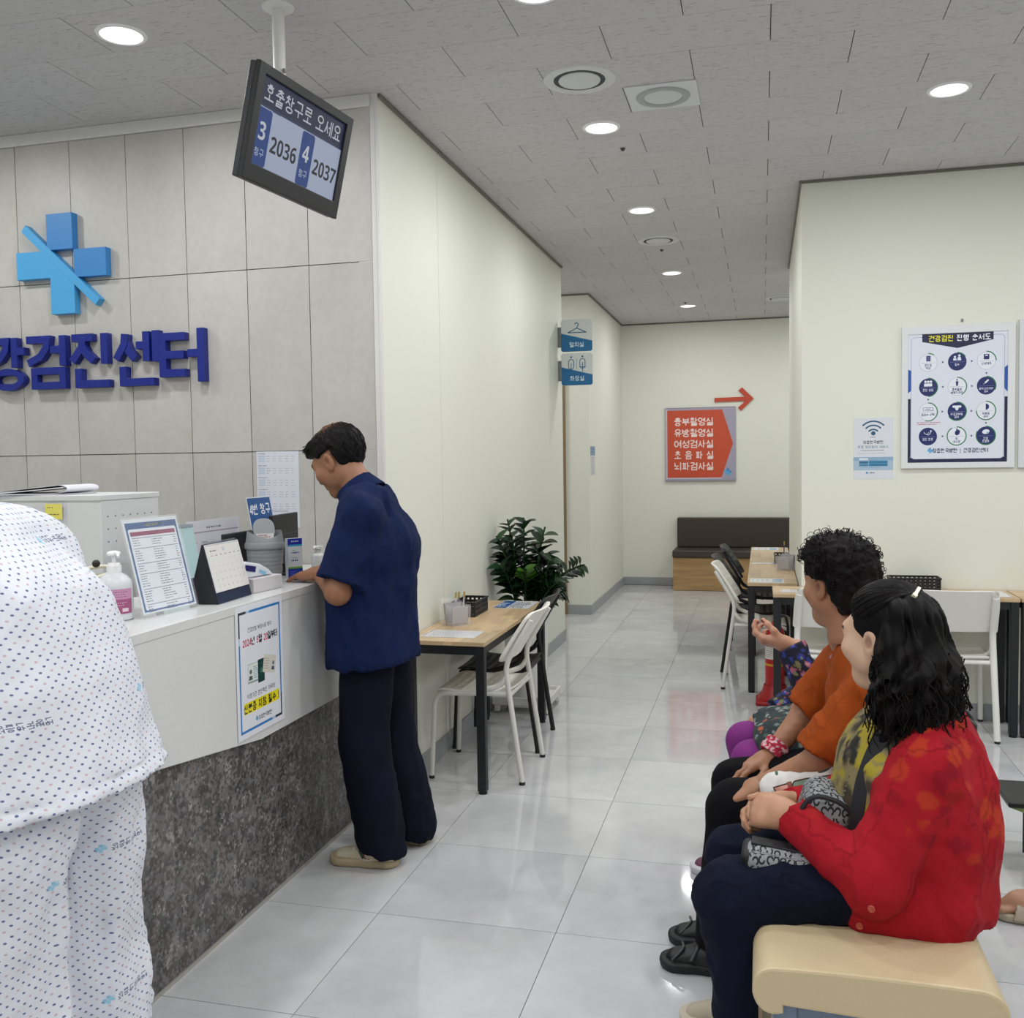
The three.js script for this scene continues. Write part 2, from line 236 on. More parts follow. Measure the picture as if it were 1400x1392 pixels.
// ---------------------------------------------------------------- walls
const XL = -1.576, ZL = -3.9, ZE = -7.767, XA = -1.588, ZA = -9.085, ZF = -11.344, XR = 0.222, ZR = -5.82, ZRE = -8.4, TOP = CEIL + 0.01;
{
  const lw = struct('wall_left', span(XL - 0.1, XL - 0.006, 0, TOP, ZE, ZL - 0.002), WALL);       // plaster panels on it, one joint
  mesh('panel', span(XL - 0.006, XL, 0, TOP, -4.668, ZL - 0.001), WALL, lw); mesh('panel', span(XL - 0.006, XL, 0, TOP, ZE, -4.671), WALL, lw);
  struct('wall_left_end', span(-3.6, XL - 0.1, 0, TOP, ZE, ZE + 0.1), WALL);
  struct('wall_passage', span(-3.7, -3.6, 0, TOP, -9.2, ZE + 0.1), WALL);
  struct('wall_passage_far', span(-3.6, XA, 0, TOP, ZA - 0.1, ZA), WALL);
  struct('wall_corridor_left', span(XA - 0.1, XA, 0, TOP, ZF, ZA - 0.1), WALL);
  struct('wall_far', span(-1.7, 3.6, 0, TOP, ZF - 0.1, ZF), WALL);
  struct('wall_right', span(XR, 5, 0, TOP, ZR - 0.1, ZR), WALL);
  struct('wall_corridor_right', span(XR, XR + 0.1, 0, TOP, ZRE, ZR - 0.1), WALL);
  struct('wall_right_rear', span(XR + 0.1, 3.6, 0, TOP, ZRE, ZRE + 0.1), WALL);
  struct('wall_passage_right', span(3.5, 3.6, 0, TOP, ZF, ZRE), WALL);
  struct('wall_back', span(-5, 5, 0, TOP, 3, 3.1), WALL); struct('wall_side_right', span(5, 5.1, 0, TOP, ZR - 0.1, 3.1), WALL); struct('wall_side_left', span(-5.1, -5, 0, TOP, -4.05, 3.1), WALL);
  // tiled wall behind the counter
  const tw = struct('wall_tiled', span(-5, XL - 0.03, 0, TOP, ZL - 0.12, ZL - 0.012), M(0x8d8a85, 0.9));
  const ys = [0, 0.74, 1.547, 2.353, 3.0]; const r = rng(21);
  const tg = {};
  for (let j = 0; j < 4; j++) for (let i = 0; i < 11; i++) {
    const x1 = XL - 0.034 - (i ? 0.3 * i - 0.0 : 0) - 0.0, w = 0.3; const cx = XL - 0.034 - w * i - w / 2, hgt = ys[j + 1] - ys[j] - 0.004, key = hgt.toFixed(3) + (i % 3);
    tg[key] ??= boxUV(new THREE.BoxGeometry(w - 0.0035, hgt, 0.012), 1.3, (i % 3) * 0.33, j * 0.21);
    const m = mesh('tile', tg[key], WTILE[Math.floor(r() * 3)], tw, [cx, (ys[j] + ys[j + 1]) / 2, ZL - 0.006]);
  }
  // trims
  struct('trim_1', span(-5, XL - 0.03, 3.0, TOP - 0.01, ZL - 0.012, ZL + 0.012, 0.004), TRIM_LIGHT);
  struct('trim_2', [span(XL - 0.033, XL + 0.001, 0, TOP - 0.008, ZL - 0.013, ZL + 0.003), span(XL - 0.019, XL - 0.013, 0, TOP - 0.01, ZL, ZL + 0.006)], TRIM_LIGHT);
  struct('trim_3', span(XL, XL + 0.014, CEIL - 0.016, CEIL - 0.001, ZE, ZL - 0.004), TRIM_DARK);
  struct('trim_4', span(XA, XA + 0.012, CEIL - 0.016, CEIL - 0.001, ZF + 0.012, ZA), TRIM_DARK);
  struct('trim_5', span(XA, 3.5, CEIL - 0.016, CEIL - 0.001, ZF, ZF + 0.012), TRIM_DARK);
  struct('trim_6', span(-3.6, XA + 0.012, CEIL - 0.016, CEIL - 0.001, ZA, ZA + 0.012), TRIM_DARK);
  struct('trim_7', span(XR - 0.012, 5, CEIL - 0.016, CEIL - 0.001, ZR, ZR + 0.012), TRIM_DARK);
  struct('trim_8', span(XR - 0.012, XR, CEIL - 0.016, CEIL - 0.001, ZRE, ZR), TRIM_DARK);
  const BH = 0.092;
  struct('baseboard_left', span(XL, XL + 0.009, 0.001, BH, ZE, ZL - 0.01), SKIRT);
  struct('baseboard_left_end', span(-3.5, XL + 0.009, 0.001, BH, ZE - 0.009, ZE), SKIRT);
  struct('baseboard_passage', span(-1.81, XA + 0.009, 0.001, BH, ZA, ZA + 0.009), SKIRT);
  struct('baseboard_corridor_left', span(XA, XA + 0.009, 0.001, BH, ZF, ZA), SKIRT);
  struct('baseboard_far', span(XA, 3.5, 0.001, BH, ZF, ZF + 0.009), SKIRT);
  struct('baseboard_right', span(XR - 0.009, 5, 0.001, BH, ZR, ZR + 0.009), SKIRT);
  struct('baseboard_corridor_right', span(XR - 0.009, XR, 0.001, BH, ZRE, ZR), SKIRT);
  // wooden door frame in the side passage
  const df = struct('door_1', [span(-1.87, -1.815, 0, 2.34, ZA, ZA + 0.035, 0.004), span(-2.8, -1.815, 2.29, 2.34, ZA, ZA + 0.035, 0.004), span(-2.8, -2.745, 0, 2.34, ZA, ZA + 0.035, 0.004)], M(0x8a7352, 0.5));
  mesh('door_leaf', span(-2.745, -1.87, 0.01, 2.29, ZA, ZA + 0.015), M(0xa98c63, 0.5), df);
}
// ---------------------------------------------------------------- ceiling fittings
{
  const glow = M(0xffffff, 0.4, { emissive: new THREE.Color(0xffffff), emissiveIntensity: 2.2 }), rimM = M(0xf4f4f4, 0.4);
  const names = ['round downlight nearest the top edge, in the middle of the ceiling', 'round downlight beside the square ceiling speaker', 'third downlight along the corridor ceiling, before the round vent', 'downlight behind the round vent in the corridor', 'last and smallest downlight near the far wall', 'round downlight at right above the framed poster', 'round downlight at left above the tiled wall'];
  let proto;
  LAMPS.forEach(([x, z], i) => {
    const label = names[i] ?? 'round white ceiling downlight outside the view';
    if (proto) { const c = copy(proto, [x, CEIL, z], 0, label, 'round ceiling downlights'); return; }
    const t = proto = thing('downlight', label, 'ceiling light', [x, CEIL, z], 0, 'round ceiling downlights');
    mesh('rim', lathe([[0.074, 0], [0.074, -0.006], [0.08, -0.008], [0.087, -0.005], [0.09, 0]], 40), rimM, t);
    mesh('diffuser', tr(new THREE.CircleGeometry(0.0745, 40), 0, -0.004, 0, Math.PI / 2), glow, t);
  });
  // round vents
  const ventM = M(0xd6d8d9, 0.5), dark = M(0x4c4e50, 0.8);
  const vent = (x, z, s, label) => {
    const t = thing('air_vent', label, 'vent', [x, CEIL, z]);
    mesh('flange', lathe([[0.105 * s, 0.0], [0.108 * s, -0.004], [0.135 * s, -0.007], [0.148 * s, -0.003], [0.149 * s, 0]], 48), ventM, t);
    mesh('throat', lathe([[0.106 * s, -0.003], [0.1 * s, -0.0015], [0.0, -0.0012]].map((p) => p), 48), dark, t);
    mesh('plate', lathe([[0, -0.011], [0.07 * s, -0.0105], [0.084 * s, -0.008], [0.087 * s, -0.004], [0.086 * s, -0.002]], 48), ventM, t);
  };
  vent(-0.725, -4.006, 1, 'large round ceiling vent beside the square speaker plate'); vent(-0.719, -7.076, 1, 'round ceiling vent between the corridor downlights'); vent(0.18, -10.02, 1, 'ceiling vent half hidden by the right wall corner');
  const sp = thing('ceiling_speaker', 'square white ceiling plate with a round recessed speaker', 'speaker', [-0.41, CEIL, -4.28], 0);
  mesh('plate', span(-0.15, 0.15, -0.006, 0, -0.145, 0.145, 0.002), M(0xd9dcde, 0.5), sp);
  mesh('ring', lathe([[0.082, -0.006], [0.085, -0.012], [0.112, -0.012], [0.116, -0.006]], 48), M(0xa9adb0, 0.5), sp);
  mesh('cover', lathe([[0, -0.016], [0.06, -0.014], [0.08, -0.008], [0.082, -0.006]], 48), M(0xd3d6d8, 0.5), sp);
  const sensor = (x, z, label) => { const t = thing('sensor', label, 'sensor', [x, CEIL, z]); mesh('rim', lathe([[0.010, -0.002], [0.017, -0.003], [0.019, 0]], 20), M(0xb5b5b5, 0.5), t); mesh('lens', lathe([[0, -0.016], [0.008, -0.014], [0.012, -0.006], [0.013, 0]], 20), M(0x3a3a3c, 0.4), t); };
  sensor(-0.675, -4.93, 'small dark sprinkler sensor just behind the second downlight'); sensor(-0.725, -7.38, 'small dark sensor just behind the corridor vent'); sensor(-0.745, -9.95, 'tiny sensor in front of the last downlight');
}

// ---------------------------------------------------------------- reception counter
const CT = 1.045, CX = -1.615;                             // top height, x of the white fascia's face
const STONE = (() => {                                     // solid-surface white with fine flecks
  const r = rng(4); return M(0xffffff, 0.22, { map: canvasTex(512, 512, (g) => { rectf(g, '#dcdddc', 0, 0, 512, 512); for (let i = 0; i < 5000; i++) { const k = r() < 0.5 ? 200 + r() * 16 : 228 + r() * 16; rectf(g, `rgba(${k},${k},${k},0.5)`, r() * 512, r() * 512, 1 + r() * 2, 1 + r() * 2); } }, true) });
})();
const terrTex = dataTex(1024, (() => {                     // dark terrazzo: chips of every size in a grey paste, 1 m across
  const f = (u, v) => {
    const w = fbm(u * 9, v * 9, 3, 3) * 0.5, base = 103 + fbm(u * 14, v * 14, 7, 4) * 30; let k = base, warm = 0;
    for (const [s, seed, cut, amp] of [[13, 1, 0.42, 1], [27, 5, 0.5, 1], [55, 9, 0.55, 0.9], [110, 13, 0.45, 1.1]]) {
      const [d1, d2, id] = cells(u * s + w, v * s + w * 0.6, seed + 0.5);
      const present = hash3(Math.floor(id * 9999), seed, 3) < cut, edge = sstep(0.02, 0.09, d2 - d1);
      if (present && edge > 0) { const t = hash3(Math.floor(id * 9999), seed, 7), tone = t < 0.5 ? -38 + t * 44 : t < 0.965 ? (t - 0.5) * 62 : 50; k = lerp(k, base + tone * amp, edge * 0.9); warm = lerp(warm, (id - 0.4) * 14, edge * 0.7); }
    }
    return [k + warm * 0.6 + 2, k, k - warm * 0.5];
  };
  return (u, v) => f(u, v);
})());
{
  const t = thing('reception_counter', 'long reception counter with white stone top and fascia over a dark speckled terrazzo base', 'counter', [CX, 0, -2.4]);
  const z0 = 1.6 + 2.4, z1 = -3.888 + 2.4;                // local z of the near and far ends
  // fascia: its lower edge is level at the far end and rises towards the near end
  const sh = poly([[-z0, CT - 0.004], [-z0, 0.80], [-(-1.2 + 2.4), 0.80], [-(-2.86 + 2.4), 0.578], [-z1, 0.572], [-z1, CT - 0.004]]);
  mesh('fascia', boxUV(tr(ext(sh, 0.02, 0.002), -0.022, 0, 0, 0, Math.PI / 2, 0), 0.5), STONE, t);
  mesh('countertop', boxUV(span(-0.46, 0.002, CT - 0.03, CT, z1, z0, 0.003), 0.5), STONE, t);
  mesh('base', boxUV(span(-0.43, -0.03, 0.012, CT - 0.035, z1, z0), 1), M(0xffffff, 0.38, { map: terrTex }), t);
  mesh('foot_strip', span(-0.42, -0.024, 0, 0.011, z1, z0), M(0xb7b5ae, 0.35, { metalness: 0.4 }), t);
  const d = thing('desk', 'white staff desk behind the counter, hidden below its top', 'desk', [-2.36, 0, -2.2]);
  mesh('desktop', span(-0.55, 0.25, 0.70, 0.73, -0.65, 0.9, 0.004), STONE, d); mesh('leg', span(-0.5, -0.46, 0, 0.7, -0.6, 0.85), STONE, d); mesh('leg', span(0.2, 0.24, 0, 0.7, -0.6, 0.85), STONE, d);
}
{ // white cabinet with shelf-pin holes
  const t = thing('storage_cabinet', 'tall white cabinet behind the counter with rows of small peg holes', 'cabinet', [-2.6, 0, -3.07]);
  const W = M(0xdfe0e0, 0.4);
  mesh('carcass', span(-0.36, 0.36, 0.06, 1.38, -0.17, 0.165, 0.004), W, t); mesh('top', span(-0.365, 0.364, 1.372, 1.392, -0.172, 0.172, 0.003), W, t); mesh('plinth', span(-0.34, 0.34, 0, 0.06, -0.15, 0.14), M(0x9a9a9a, 0.6), t);
  const holes = []; for (let i = 0; i < 8; i++) { for (let k = 0; k < 7; k++) if (i < 1 || k < 2) holes.push(tr(new THREE.CylinderGeometry(0.0028, 0.0028, 0.002, 10), 0.3605, 1.315 - i * 0.045, 0.13 - k * 0.042, 0, 0, 0)); }
  mesh('peg_hole', holes.map((h) => { h.computeBoundingBox(); const c = h.boundingBox.getCenter(V(0, 0, 0)); h.translate(-c.x, -c.y, -c.z); h.rotateZ(Math.PI / 2); return h.translate(c.x, c.y, c.z); }), M(0x777a80, 0.6), t).userData.kind = 'stuff';
  const p = thing('paper_stack', 'folded white papers lying on top of the white cabinet', 'paper', [-2.53, 1.393, -3.0], 0.12);
  const sheet = (y, c) => { const s = new THREE.Shape(); s.moveTo(-0.15, 0); s.lineTo(0.06, 0); s.quadraticCurveTo(0.13, 0.002, 0.135, 0.016); s.quadraticCurveTo(0.135, 0.03, 0.1, 0.031); s.lineTo(-0.15, 0.008); s.lineTo(-0.15, 0.007); s.lineTo(0.1, 0.0295); s.quadraticCurveTo(0.13, 0.029, 0.1335, 0.016); s.quadraticCurveTo(0.128, 0.004, 0.06, 0.001); s.lineTo(-0.15, 0.001); return tr(ext(s, 0.2), 0, y, -0.1); };
  mesh('sheet', sheet(0.004), M(0xe4e4ec, 0.6), p); mesh('sheet', span(-0.155, 0.125, 0, 0.004, -0.105, 0.1), M(0xcfcfd8, 0.6), p); mesh('sheet', tr(span(-0.14, 0.12, 0.0, 0.003, -0.1, 0.1), 0, 0.0155, 0, 0, 0, 0.075), M(0xeeeef4, 0.6), p);
  const s = thing('label_holder', 'clear label holder stuck on the front of the white cabinet', 'label holder', [-2.52, 1.318, -2.898]);
  mesh('card', span(-0.11, 0.075, -0.035, 0.03, -0.001, 0.001), M(0xd6d8dd, 0.4), s); mesh('cover', span(-0.115, 0.14, -0.075, 0.035, 0.0012, 0.0026), M(0xffffff, 0.1, { transmission: 0.92, thickness: 0 }), s);
  printed('sticky_note', 0.07, 0.055, 0.0012, canvasTex(128, 100, (g) => { rectf(g, '#efe56f', 0, 0, 128, 100); smallPrint(g, 14, 22, 50, 1, 20, '#4a4a30', 2, 5); smallPrint(g, 14, 66, 100, 1, 20, '#3c3c2a', 3, 6); }), scene, [-2.425, 1.335, -2.8935]);
  tag(scene.children.at(-1), 'small yellow sticky note on the white cabinet front', 'sticky note');
}
{ // notice sheet on the fascia
  const tex = canvasTex(594, 840, (g) => {
    rectf(g, '#e9ebf2', 0, 0, 594, 840); g.lineWidth = 16; g.strokeStyle = '#2f7fc6'; g.strokeRect(40, 44, 514, 752);
    rectf(g, '#2a3140', 32, 36, 92, 16); rectf(g, '#2a3140', 32, 36, 16, 160); rectf(g, '#b9cfe2', 124, 36, 44, 16); rectf(g, '#b9cfe2', 32, 196, 16, 46); rectf(g, '#2a3140', 546, 650, 16, 154); rectf(g, '#2a3140', 470, 788, 92, 16); rectf(g, '#b9cfe2', 426, 788, 44, 16);
    write(g, '건강보험 부정사용 방지', 297, 160, 30, '#3a3a40', { w: 0.1, sx: 0.86 });
    g.font = 'bold 60px sans-serif';
    let x = 78; for (const [s, c] of [['2024', '#c4234c'], ['년 ', '#2b2b33'], ['5', '#c4234c'], ['월 ', '#2b2b33'], ['20', '#c4234c'], ['일부터', '#2b2b33']]) x += write(g, s, x, 236, 52, c, { align: 'left', sx: 0.8, w: 0.15, gap: 0.04 });
    // identity cards
    g.save(); g.translate(210, 440); g.rotate(0.03); rectf(g, '#c3d3cf', -78, -62, 156, 124); rectf(g, '#e4ebe8', -70, -54, 140, 104); disc(g, '#5d6a6c', -42, -8, 15); pathf(g, '#46565c', [[-66, 44], [-60, 18], [-24, 18], [-18, 44]]); smallPrint(g, -8, -38, 70, 7, 12, '#4f8fa3', 8, 5); rectf(g, '#8fa7a2', -78, 54, 156, 10); g.restore();
    rectf(g, '#143f3a', 258, 372, 84, 150); rectf(g, '#2c6a5c', 276, 400, 46, 5); disc(g, '#3d7463', 299, 446, 17);
    g.save(); g.translate(408, 426); g.rotate(0.24); rectf(g, '#d9d6c9', -82, -58, 164, 116); disc(g, '#70778a', 50, -8, 14); pathf(g, '#4d5570', [[30, 38], [36, 14], [66, 14], [72, 38]]); smallPrint(g, -70, -34, 80, 5, 16, '#8d8a78', 12, 4); g.restore();
    write(g, '의료기관 본인확인 의무화', 297, 582, 32, '#3a3a40', { w: 0.1, sx: 0.86 });
    rectf(g, '#f0e11d', 78, 618, 446, 72); write(g, '신분증 지참 필수 !', 300, 655, 56, '#22231c', { w: 0.15, sx: 0.86 });
    emblem(g, 214, 728, 34); write(g, '정읍한국병원', 338, 746, 28, '#3a4150', { w: 0.13 });
  });
  const p = printed('notice_sheet', 0.306, 0.43, 0.0012, tex, scene, [CX + 0.0028, 0.822, -2.862], [0, Math.PI / 2, 0], { rough: 0.35 });
  tag(p, 'blue-bordered notice sheet taped to the white front of the counter', 'notice');
}
// ---------------------------------------------------------------- things on the counter
{
  const b = thing('sanitizer_bottle', 'translucent white pump bottle with a pink label on the counter', 'pump bottle', [-1.825, CT, -2.415], 0.9);
  const P = M(0xe2e6ea, 0.35, { transmission: 0.15, thickness: 0 });
  mesh('body', lathe([[0, 0], [0.045, 0], [0.05, 0.006], [0.05, 0.1], [0.047, 0.115], [0.034, 0.13], [0.022, 0.136], [0.02, 0.14]], 40), P, b);
  mesh('label', tr(new THREE.CylinderGeometry(0.0508, 0.0508, 0.072, 24, 1, true, -0.7, 1.5), 0, 0.058, 0), M(0xffffff, 0.4, { side: THREE.DoubleSide, map: canvasTex(200, 170, (g) => { rectf(g, '#c690b2', 0, 0, 200, 170); rectf(g, '#a1567f', 0, 70, 200, 100); smallPrint(g, 16, 18, 150, 3, 16, '#8d5f7c', 4, 5); smallPrint(g, 16, 92, 150, 2, 16, '#d9b6cb', 5, 5); rectf(g, '#d8c6cf', 30, 136, 50, 18); rectf(g, '#e3d3da', 110, 132, 50, 24); }) }), b);
  const W = M(0xf1f2f3, 0.35); mesh('collar', [cy(0.021, 0.021, 0.022, 0, 0.148, 0), cy(0.016, 0.019, 0.008, 0, 0.163, 0)], W, b);
  mesh('pump', [cy(0.006, 0.006, 0.03, 0, 0.178, 0, 12), lathe([[0, 0.188], [0.016, 0.188], [0.02, 0.192], [0.018, 0.199], [0.008, 0.202], [0, 0.202]], 24), bar([[0, 0.196, 0], [0, 0.196, 0.04], [0, 0.188, 0.05]], 0.0045, 0.01)], W, b);
}
{ // price list in an acrylic stand
  const t = thing('price_list_stand', 'leaning acrylic stand with a blue-bordered printed list beside the pump bottle', 'sign stand', [-1.77, CT + 0.003, -2.558], 1.48);
  const tex = canvasTex(500, 590, (g) => {
    rectf(g, '#dfe6ee', 0, 0, 500, 590); rectf(g, '#2c5a92', 14, 22, 472, 556); g.fillStyle = '#e6ecf4'; rr(g, 30, 62, 440, 506, 14); g.fill(); rectf(g, '#284a76', 190, 28, 160, 22); smallPrint(g, 200, 34, 140, 2, 9, '#b9a85a', 6, 4);
    rectf(g, '#8e2f5c', 44, 80, 412, 26); const r = rng(9); let y = 118;
    for (let s = 0; s < 6; s++) { rectf(g, '#3b4656', 50, y, 408, 3); const n = 3 + Math.floor(r() * 3); for (let i = 0; i < n; i++) { const yy = y + 14 + i * 15; smallPrint(g, 52, yy, 70, 1, 9, '#5a6472', s * 9 + i, 5); smallPrint(g, 220, yy, 120, 1, 9, '#5a6472', s * 9 + i + 50, 5); smallPrint(g, 426, yy, 32, 1, 9, i % 4 === 3 ? '#a0463f' : '#5a6472', s * 9 + i + 90, 5); } y += 20 + n * 15; }
  });
  const lean = V(0, 0, 0);
  printed('list', 0.238, 0.285, 0.0015, tex, t, [0, 0.147, 0], [-0.246, 0, 0], { rough: 0.25 });
  mesh('acrylic', [tr(bx(0.25, 0.297, 0.002), 0, 0.147, 0.0032, -0.246), tr(bx(0.25, 0.297, 0.002), 0, 0.147, -0.0032, -0.246), span(-0.125, 0.125, 0, 0.002, -0.11, 0.04)], M(0xffffff, 0.06, { transmission: 0.95, thickness: 0, ior: 1.3 }), t);
}
{ // desk calendar: navy easel, white pages
  const t = thing('desk_calendar', 'white desk calendar page on a navy easel, beside the price list', 'calendar', [-1.74, CT, -2.845], 1.637);
  const navy = M(0x1c2c46, 0.5);
  const side = poly([[0.05, 0], [0.002, 0.192], [-0.002, 0.192], [-0.052, 0]]);
  mesh('easel', [tr(bx(0.235, 0.197, 0.003), 0, 0.096, 0.0245, -0.25), tr(bx(0.235, 0.197, 0.003), 0, 0.096, -0.0275, 0.265), bx(0.235, 0.003, 0.1, 0, 0.0015, -0.001)], navy, t);
  mesh('side', [tr(ext(side, 0.002), -0.117, 0, 0, 0, -Math.PI / 2, 0)], M(0x10131c, 0.6), t);
  mesh('page', tr(bx(0.228, 0.158, 0.003), 0, 0.113, 0.0235, -0.25), PAPER, t);
  printed('page', 0.226, 0.156, 0.001, canvasTex(460, 320, (g) => {
    rectf(g, '#e9e8e4', 0, 0, 460, 320); rectf(g, '#9aa3ac', 0, 4, 460, 3); smallPrint(g, 60, 40, 70, 1, 9, '#4a5160', 3, 8); disc(g, '#4a5160', 50, 44, 6); smallPrint(g, 210, 30, 30, 3, 9, '#8ea6c8', 4, 4); g.font = '15px sans-serif'; g.textAlign = 'center';
    for (let i = 0; i < 7; i++) rectf(g, i ? '#6b7280' : '#c0746a', 40 + i * 62, 74, 26, 4);
    let d = -3; for (let y = 0; y < 5; y++) for (let x = 0; x < 7; x++) if (++d > 0 && d < 32) { g.fillStyle = x === 0 ? '#c98f88' : x === 6 ? '#8da2cc' : '#858b95'; g.fillText(d, 53 + x * 62, 108 + y * 46); }
  }), t, [0, 0.1133, 0.0256], [-0.25, 0, 0]);
  mesh('ring', Array.from({ length: 20 }, (_, i) => tr(new THREE.TorusGeometry(0.006, 0.0008, 5, 12), -0.1 + i * 0.0105, 0.19, 0, 0, Math.PI / 2)), M(0x9aa0a6, 0.3, { metalness: 0.8 }), t).userData.kind = 'stuff';
}
{ // teal easel card behind
  const t = thing('easel_card', 'pale teal easel card with a navy foot standing behind the price list', 'easel card', [-2.0, CT, -3.0], 1.463);
  mesh('card', tr(bx(0.2, 0.19, 0.004), 0, 0.135, 0, -0.219), M(0xb9d6d8, 0.4), t); mesh('foot', tr(bx(0.2, 0.042, 0.006), 0, 0.022, 0.026, -0.219), M(0x1d3048, 0.5), t); mesh('binding', tr(bx(0.2, 0.01, 0.01), 0, 0.228, -0.02, -0.219), M(0x9aa2ab, 0.4), t);
  mesh('prop', tr(bx(0.12, 0.2, 0.003), 0, 0.1, -0.05, 0.26), M(0x1d3048, 0.5), t);
}
{ // sheet on a stand at the back of the counter, two dark screens, card sign
  const s = thing('form_stand', 'upright white printed form in a stand behind the desk calendar', 'notice', [-2.03, CT, -3.28], 1.56);
  printed('form', 0.36, 0.235, 0.002, canvasTex(420, 280, (g) => { rectf(g, '#e0dfe8', 0, 0, 420, 280); rectf(g, '#a590ad', 10, 50, 400, 5); smallPrint(g, 150, 30, 130, 1, 9, '#6a6478', 2, 7); for (let i = 0; i < 5; i++) { smallPrint(g, 20, 95 + i * 22, 70, 1, 9, '#9590a8', i + 5, 5); smallPrint(g, 110, 95 + i * 22, 60, 1, 9, '#9590a8', i + 15, 5); smallPrint(g, 330, 75 + i * 22, 60, 1, 9, '#8f93b4', i + 25, 6); } }), s, [0, 0.122, 0]);
  mesh('stand', [span(-0.18, 0.18, 0, 0.003, -0.05, 0.03), span(-0.18, 0.18, 0, 0.03, -0.004, -0.001)], M(0xe6e6e6, 0.3), s);
  const blk = M(0x1e1f22, 0.45);
  const screen = (name, p, ry, w, h, label) => { const t = thing(name, label, 'screen', p, ry); mesh('panel', bx(w, h, 0.016, 0, 0.045 + h / 2, 0, 0.004), blk, t); mesh('seam', bx(w * 0.99, 0.002, 0.0165, 0, 0.045 + h * 0.6, 0), M(0x4b4d52, 0.4), t); mesh('foot', [cy(0.05, 0.055, 0.008, 0, 0.004, 0, 24), bx(0.03, 0.06, 0.01, 0, 0.03, 0)], blk, t); };
  screen('small_screen', [-1.93, CT, -3.29], 1.62, 0.25, 0.145, 'back of a small black screen between the calendar and the grey bin');
  screen('small_screen', [-1.87, CT, -3.535], 1.66, 0.26, 0.2, 'taller black screen just right of the grey swing bin');
  const c = thing('window_card', 'small blue card sign standing above the grey bin', 'card sign', [-1.9, CT, -3.405], 1.55);
  mesh('post', [cy(0.003, 0.003, 0.19, -0.02, 0.095, -0.006, 10), cy(0.03, 0.03, 0.004, -0.02, 0.002, -0.006, 20)], M(0xcccccc, 0.3, { metalness: 0.7 }), c);
  printed('card', 0.17, 0.13, 0.003, canvasTex(340, 260, (g) => { rectf(g, '#2b5c9b', 0, 0, 340, 260); rectf(g, '#e8ecf2', 0, 0, 340, 8); write(g, '4번 창구', 170, 96, 84, '#eef2f8', { w: 0.14, sx: 0.84 }); }), c, [0, 0.255, 0], [-0.18, 0, 0]);
  const l = thing('white_card', 'small white card with black lettering below the blue card sign', 'card sign', [-1.862, CT, -3.365], 1.52);
  mesh('post', cy(0.003, 0.003, 0.18, 0, 0.09, -0.004, 10), M(0xcccccc, 0.3), l);
  printed('card', 0.125, 0.075, 0.002, canvasTex(300, 180, (g) => { rectf(g, '#e3e3df', 0, 0, 300, 180); write(g, '대변통은', 150, 54, 54, '#3a3a3a', { w: 0.13, sx: 0.86 }); write(g, '넣어주세요', 150, 124, 54, '#3a3a3a', { w: 0.13, sx: 0.86 }); }), l, [0, 0.186, 0], [-0.1, 0, 0]);
}
{ // grey swing bin
  const t = thing('swing_bin', 'small grey plastic bin with a swing lid on the counter', 'bin', [-1.80, CT, -3.25], 0.75);
  const G = M(0x86898c, 0.45), rib = [[0, 0], [0.055, 0], [0.057, 0.003]]; for (let i = 0; i < 8; i++) { rib.push([0.0575 + i * 0.0013, 0.012 + i * 0.015], [0.0587 + i * 0.0013, 0.014 + i * 0.015], [0.0587 + i * 0.0013, 0.024 + i * 0.015], [0.0578 + i * 0.0013, 0.026 + i * 0.015]); }
  mesh('body', lathe([...rib, [0.07, 0.135], [0.066, 0.135]], 40), G, t);
  mesh('rim', lathe([[0.066, 0.132], [0.073, 0.132], [0.074, 0.138], [0.073, 0.152], [0.068, 0.158]], 40), G, t);
  // hood: a collar cut on a slant, open towards the front, with the round lid swung up in it
  const pos = [], idx = [], N = 40; for (let k = 0; k <= N; k++) { const a = k / N * 2 * Math.PI, c = Math.cos(a), top = 0.172 + 0.024 * Math.pow(Math.abs(Math.sin(a)), 1.5) + (c < 0 ? 0.012 * -c : 0); for (const [r, y] of [[0.07, 0.152], [0.0635, top], [0.0595, top], [0.063, 0.155]]) pos.push(r * Math.sin(a), y, r * c); } for (let k = 0; k < N; k++) for (let q = 0; q < 3; q++) { const a = k * 4 + q, b = a + 4; idx.push(a, b, a + 1, b, b + 1, a + 1); }
  const hood = new THREE.BufferGeometry(); hood.setAttribute('position', new THREE.Float32BufferAttribute(pos, 3)); hood.setIndex(idx); hood.computeVertexNormals();
  mesh('hood', hood, M(0x86898c, 0.45, { side: THREE.DoubleSide }), t);
  mesh('inside', tr(new THREE.CircleGeometry(0.061, 32), 0, 0.16, 0, -Math.PI / 2), M(0x3a3c3f, 0.7), t);
  mesh('swing_lid', tr(ext(rrect(0.078, 0.08, 0.038), 0.003, 0.001), 0, 0.203, -0.008, -0.25), M(0x9a9da0, 0.45), t);
  printed('label', 0.066, 0.02, 0.001, canvasTex(180, 54, (g) => { rectf(g, '#cfcfcf', 0, 0, 180, 54); smallPrint(g, 20, 12, 150, 2, 18, '#93474a', 7, 12); }), t, [0.0, 0.178, 0.006], [-0.25, 0, 0]);
}
